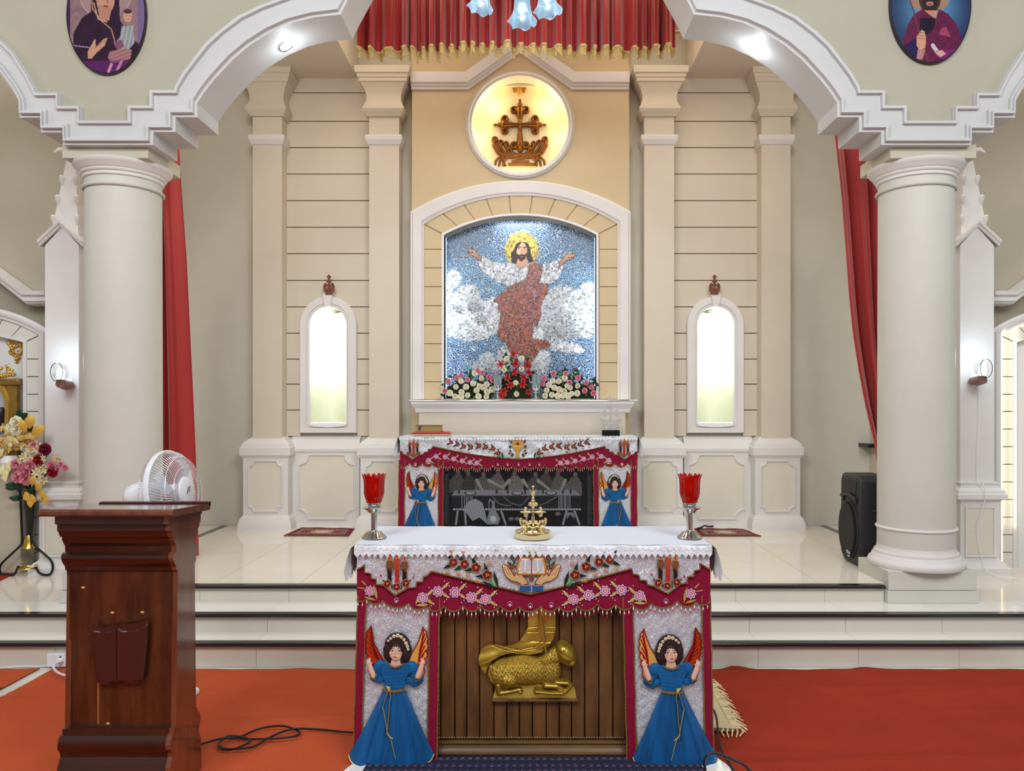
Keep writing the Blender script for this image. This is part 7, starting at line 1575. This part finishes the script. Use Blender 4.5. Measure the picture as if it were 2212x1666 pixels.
# ================================================================== LEFT SIDE ALTAR
Sx = lambda x, y: (x / 4.9, 560 + y / 4.9)
tag(MB().box(xx(-210, 6.0), xx(44, 6.0), 6.0, 6.17, Z2, zy(1012, 6.0)).build('side_altar_block', mat('beige_altar_block', (186, 176, 156), .7, noise=.12, nscale=3), None, bevel=.01), 'plain beige block of the left side altar, under the yellow flowers', 'altar block')
ca = thing('gilt_shrine', 'gilt wooden shrine with an arched glass and a carved crest at the far left edge', 'shrine', (xx(-55, 6.2), 6.24, zy(1012, 6.0)))
sh0, sh1 = xx(-150, 6.2), xx(38, 6.2); Zs = lambda y: zy(y, 6.2); GD = mat('aged_gilt', (168, 132, 58), .35, .5, noise=.4, nscale=12)
gp = arc(-56, 880, 70, 180, 360, 14); hole = PX([(-126, 1000)] + gp + [(14, 1000)], 6.2)
MB().sheet([(sh0, zy(1011, 6.0)), (sh1, zy(1011, 6.0)), (sh1, Zs(832)), (sh0, Zs(832))], [hole], 6.19, 6.23).build('frame', GD, ca)
MB().band([(p[0], p[1]) for p in hole], PX([(-134, 1004)] + arc(-56, 880, 78, 180, 360, 14) + [(22, 1004)], 6.2), [(0, 0), (0, .012), (1, .012), (1, 0)], 6.19).build('arch_bead', mat('bright_brass_bead', (214, 176, 84), .25, .8), ca)
MB().box(sh0 + .03, sh1 - .03, 6.235, 6.245, zy(1011, 6.0), Zs(835)).build('glazed_back', mat('shrine_back', (188, 188, 192), .3), ca, ang=0)
MB().box(sh0 - .02, sh1 + .02, 6.17, 6.235, Zs(832), Zs(818)).build('cornice', GD, ca, bevel=.006)
fig = MB(); fig.tube(smooth([P(-4, 930, 6.21), P(0, 900, 6.21), P(4, 880, 6.21)]), [.05, .04, .035, .03, .03, .03, .03, .03, .03, .028, .025, .02, .015][:13], 10).build('dark_figurine', mat('dark_bronze', (52, 36, 34), .4), ca)
def scroll(c, pts, R, col):
    for x, y, r, w_ in pts:
        c.line([(x + r * math.cos(a) * (1 - a / 12), y + r * math.sin(a) * (1 - a / 12)) for a in [i * .5 for i in range(14)]], w_, col, w_ * .5, dome=R)
c = Cv(-10, 728, 58, 790, .4); GG = (0, 0, 0); random.seed(5)
scroll(c, [(*Sx(100, 880), 6, 2.4), (*Sx(135, 930), 6, 2.2), (*Sx(125, 980), 6, 2.4), (*Sx(180, 905), 6, 2.4), (*Sx(235, 910), 5, 2.6), (*Sx(240, 955), 4, 2.2), (*Sx(205, 985), 6, 2.2), (*Sx(185, 1040), 6, 2.6), (*Sx(180, 1080), 4, 2), (*Sx(150, 1000), 5, 2)], 3, GG)
c.line([Sx(90, 870), Sx(180, 890), Sx(250, 900), Sx(240, 970), Sx(200, 1050), Sx(175, 1090)], 3, GG, 2, dome=3); c.line([Sx(90, 880), Sx(130, 940), Sx(110, 990), Sx(170, 1030)], 2.4, GG, 2, dome=3)
tag(c.build('gilt_ornament', onplane(6.285, 0, .005), GOLD, None), 'gilt scroll ornament in the upper corner of the left side altar', 'ornament')
c = Cv(-20, 782, 40, 835, .4); scroll(c, [(x, 812 + 4 * math.sin(x), 5, 2.2) for x in range(-18, 36, 6)], 3, GG); scroll(c, [(*Sx(75, 1130), 4, 1.6), (*Sx(100, 1160), 4, 1.4), (*Sx(130, 1170), 4, 1.4), (*Sx(10, 1150), 5, 1.8), (-8, 800, 5, 2)], 2.4, GG)
for x, y in ((15, 792), (20, 786), (26, 793), (28, 800), (2, 795)): c.line([(x, y), (x, 812)], 1.0, GG, dome=2)
c.line([(-20, 822), (38, 822)], 3, GG, dome=3); c.build('carved_crest', onplane(6.185, 0, .005), GOLD, ca)
fp = lambda x, y, d: P(x / 4.385, 880 + y / 4.385, d)
ya_ = thing('flower_arrangement', 'flower arrangement of yellow leaves and two white roses on the beige side altar block', 'flowers', (xx(20, 5.95), 5.98, zy(1012, 6.0)))
random.seed(11)
for k in range(120):
    x = random.uniform(-260, 330); y = random.uniform(150, 560) if x < 40 else random.uniform(170, 400)
    y += (x > 150) * 0; place(random.choice((YL, YL, YL2)), 'yellow_leaf', ya_, fp(x, y, 5.93 + random.uniform(-.05, .08)), random.uniform(.055, .09), random.uniform(-.8, .8), random.uniform(-.8, .6), random.uniform(-2.6, 2.6))
for x, y in ((50, 600), (60, 560), (20, 540), (90, 500)): place(YL2, 'yellow_leaf', ya_, fp(x, y, 5.9), .09, 0, .2, 2.9)
for x, y, s in ((150, 140, .048), (150, 212, .046), (105, 190, .04)): place(CR, 'white_rose', ya_, fp(x, y, 5.85), s, -.2, -.35, 1)
for k in range(12): place(LF, 'leaf', ya_, fp(180 + k * 7, 110 + (k % 4) * 22, 5.93), .09, 0, .3, .4 + k * .15)
for x, y in ((265, 160), (300, 215), (235, 200)): place(OL, 'yellow_leaf', ya_, fp(x, y + 40, 5.86), .11, .2, -.1, x * .02 - 5)
MB().lathe([(.05, 0), (.07, .05), (.05, .1)], xx(20, 5.98), 5.98, 20, cz=zy(1012, 6.0)).build('vase', WPL, ya_)
# flower stand
BI = mat('black_iron', (26, 26, 30), .35, .3); DS = 5.93
fs_ = thing('flower_stand', 'black iron tripod flower stand with brass collar and a bouquet, left of the lectern', 'flower stand', (xx(61, DS), DS, Z2))
for l, y_ in (([(205, 790), (212, 900), (222, 1150), (225, 1270), (195, 1320), (110, 1400), (30, 1480), (14, 1540), (40, 1596), (90, 1612), (150, 1580), (190, 1500)], -.02), ([(345, 790), (335, 900), (318, 1150), (318, 1250), (360, 1320), (440, 1390), (500, 1450), (515, 1520), (490, 1575), (440, 1592), (385, 1560), (350, 1500)], -.02)):
    MB().tube(smooth([(lambda q: (q[0], q[1] + y_, max(Z2 + .010, q[2])))(fp(x, y, DS)) for x, y in l]), .0085, 8).build('leg', BI, fs_)
MB().tube(smooth([(fp(272, y, DS)[0], DS + dy, max(Z2 + .010, fp(272, y, DS)[2])) for y, dy in ((1250, .0), (1330, .06), (1430, .16), (1530, .2), (1590, .14), (1540, .06))]), .0085, 8).build('leg', BI, fs_)
MB().lathe([(.025, 0), (.036, -.04), (.04, -.08), (.05, -.1)], xx(62, DS), DS, 20, cz=zy(880 + 1210 / 4.385, DS)).build('brass_collar', GOLD, fs_)
MB().tube([(xx(61, DS) + .062 * math.cos(a), DS + .062 * math.sin(a), zy(880 + 1520 / 4.385, DS)) for a in [TAU * i / 28 for i in range(28)]], .007, 8, closed=True).build('brass_ring', GOLD, fs_)
for a in (200, 345): MB().ball(fp(a, 1500, DS - .03), .012, 10, 6).build('brass_knob', GOLD, fs_)
MB().lathe([(.018, zy(880 + 1210 / 4.385, DS)), (.022, zy(1110, DS)), (.032, zy(1085, DS)), (.036, zy(1066, DS))], xx(62, DS), DS, 20).build('vase', mat('dark_glass_vase', (44, 56, 50), .1, trans=.3), fs_)
bq = thing('bouquet', 'bouquet of cream, pink and maroon flowers in the black flower stand', 'flowers', (xx(62, DS), DS, zy(1080, DS)))
random.seed(9)
for k in range(26): x = random.uniform(180, 320); place(LF, 'leaf', bq, fp(x, random.uniform(640, 860), DS), .09, random.uniform(-.5, .5), 0, random.uniform(-2, 2))
for x, y in ((220, 470), (270, 440), (250, 500), (300, 470), (200, 510), (240, 540), (350, 395), (290, 390), (380, 380), (430, 480), (450, 460), (420, 530), (370, 560), (430, 575), (460, 600), (350, 620), (400, 640), (330, 660), (420, 690), (370, 690), (550, 470), (560, 500), (540, 490), (330, 720), (300, 700), (390, 600), (340, 560)): place(BL, 'cream_blossom', bq, fp(x, y, DS - .05 + random.uniform(-.03, .03)), random.uniform(.026, .036), random.uniform(-.6, .6), random.uniform(-.5, .5), random.uniform(0, 6))
for x, y, s, me, nm in ((240, 610, .058, PK2, 'pink_bloom'), (170, 660, .05, PK2, 'pink_bloom'), (240, 680, .05, PK2, 'pink_bloom'), (290, 550, .045, PK2, 'pink_bloom'), (160, 540, .045, PK, 'pink_rose'), (320, 358, .03, PK, 'pink_rose'), (490, 550, .038, PK, 'pink_rose'), (575, 540, .024, PK, 'pink_rose'), (615, 572, .026, PK, 'pink_rose'), (545, 585, .022, PK, 'pink_rose'), (427, 400, .05, DR, 'maroon_tulip'), (365, 500, .045, RD, 'red_rose'), (500, 612, .046, RD, 'red_rose')): place(me, nm, bq, fp(x, y, DS - .07), s, random.uniform(-.4, .4), random.uniform(-.3, .3), random.uniform(0, 6))
for x, y, r in ((235, 800, 2.6), (295, 740, .4), (270, 830, 2.2), (300, 845, 3.1), (360, 800, 2.0), (385, 865, 1.7), (330, 780, 1.0)): place(OL, 'ochre_leaf', bq, fp(x, y, DS - .07), .085, 0, .1, r)
for a in ([(427, 430), (400, 520), (300, 760)], [(580, 560), (480, 590), (320, 760)], [(550, 500), (500, 560), (400, 690)], [(640, 555), (560, 550), (470, 570)]): MB().tube(smooth([fp(x, y, DS - .03) for x, y in a]), .003, 6).build('stem', mat('dark_leaf', (0, 0, 0)), bq)
w4 = [FL(-60, 1262, Z2)[:2], FL(-8, 1260, Z2)[:2], FL(34, 1239, Z2)[:2], FL(-40, 1239, Z2)[:2]]
tag(MB().prism(w4, Z2 + .001, Z2 + .008, axis='z').build('red_mat', CARP_R, None, ang=0), 'corner of a red mat on the side platform under the black flower stand', 'mat')
# side altar: warm wash on the right
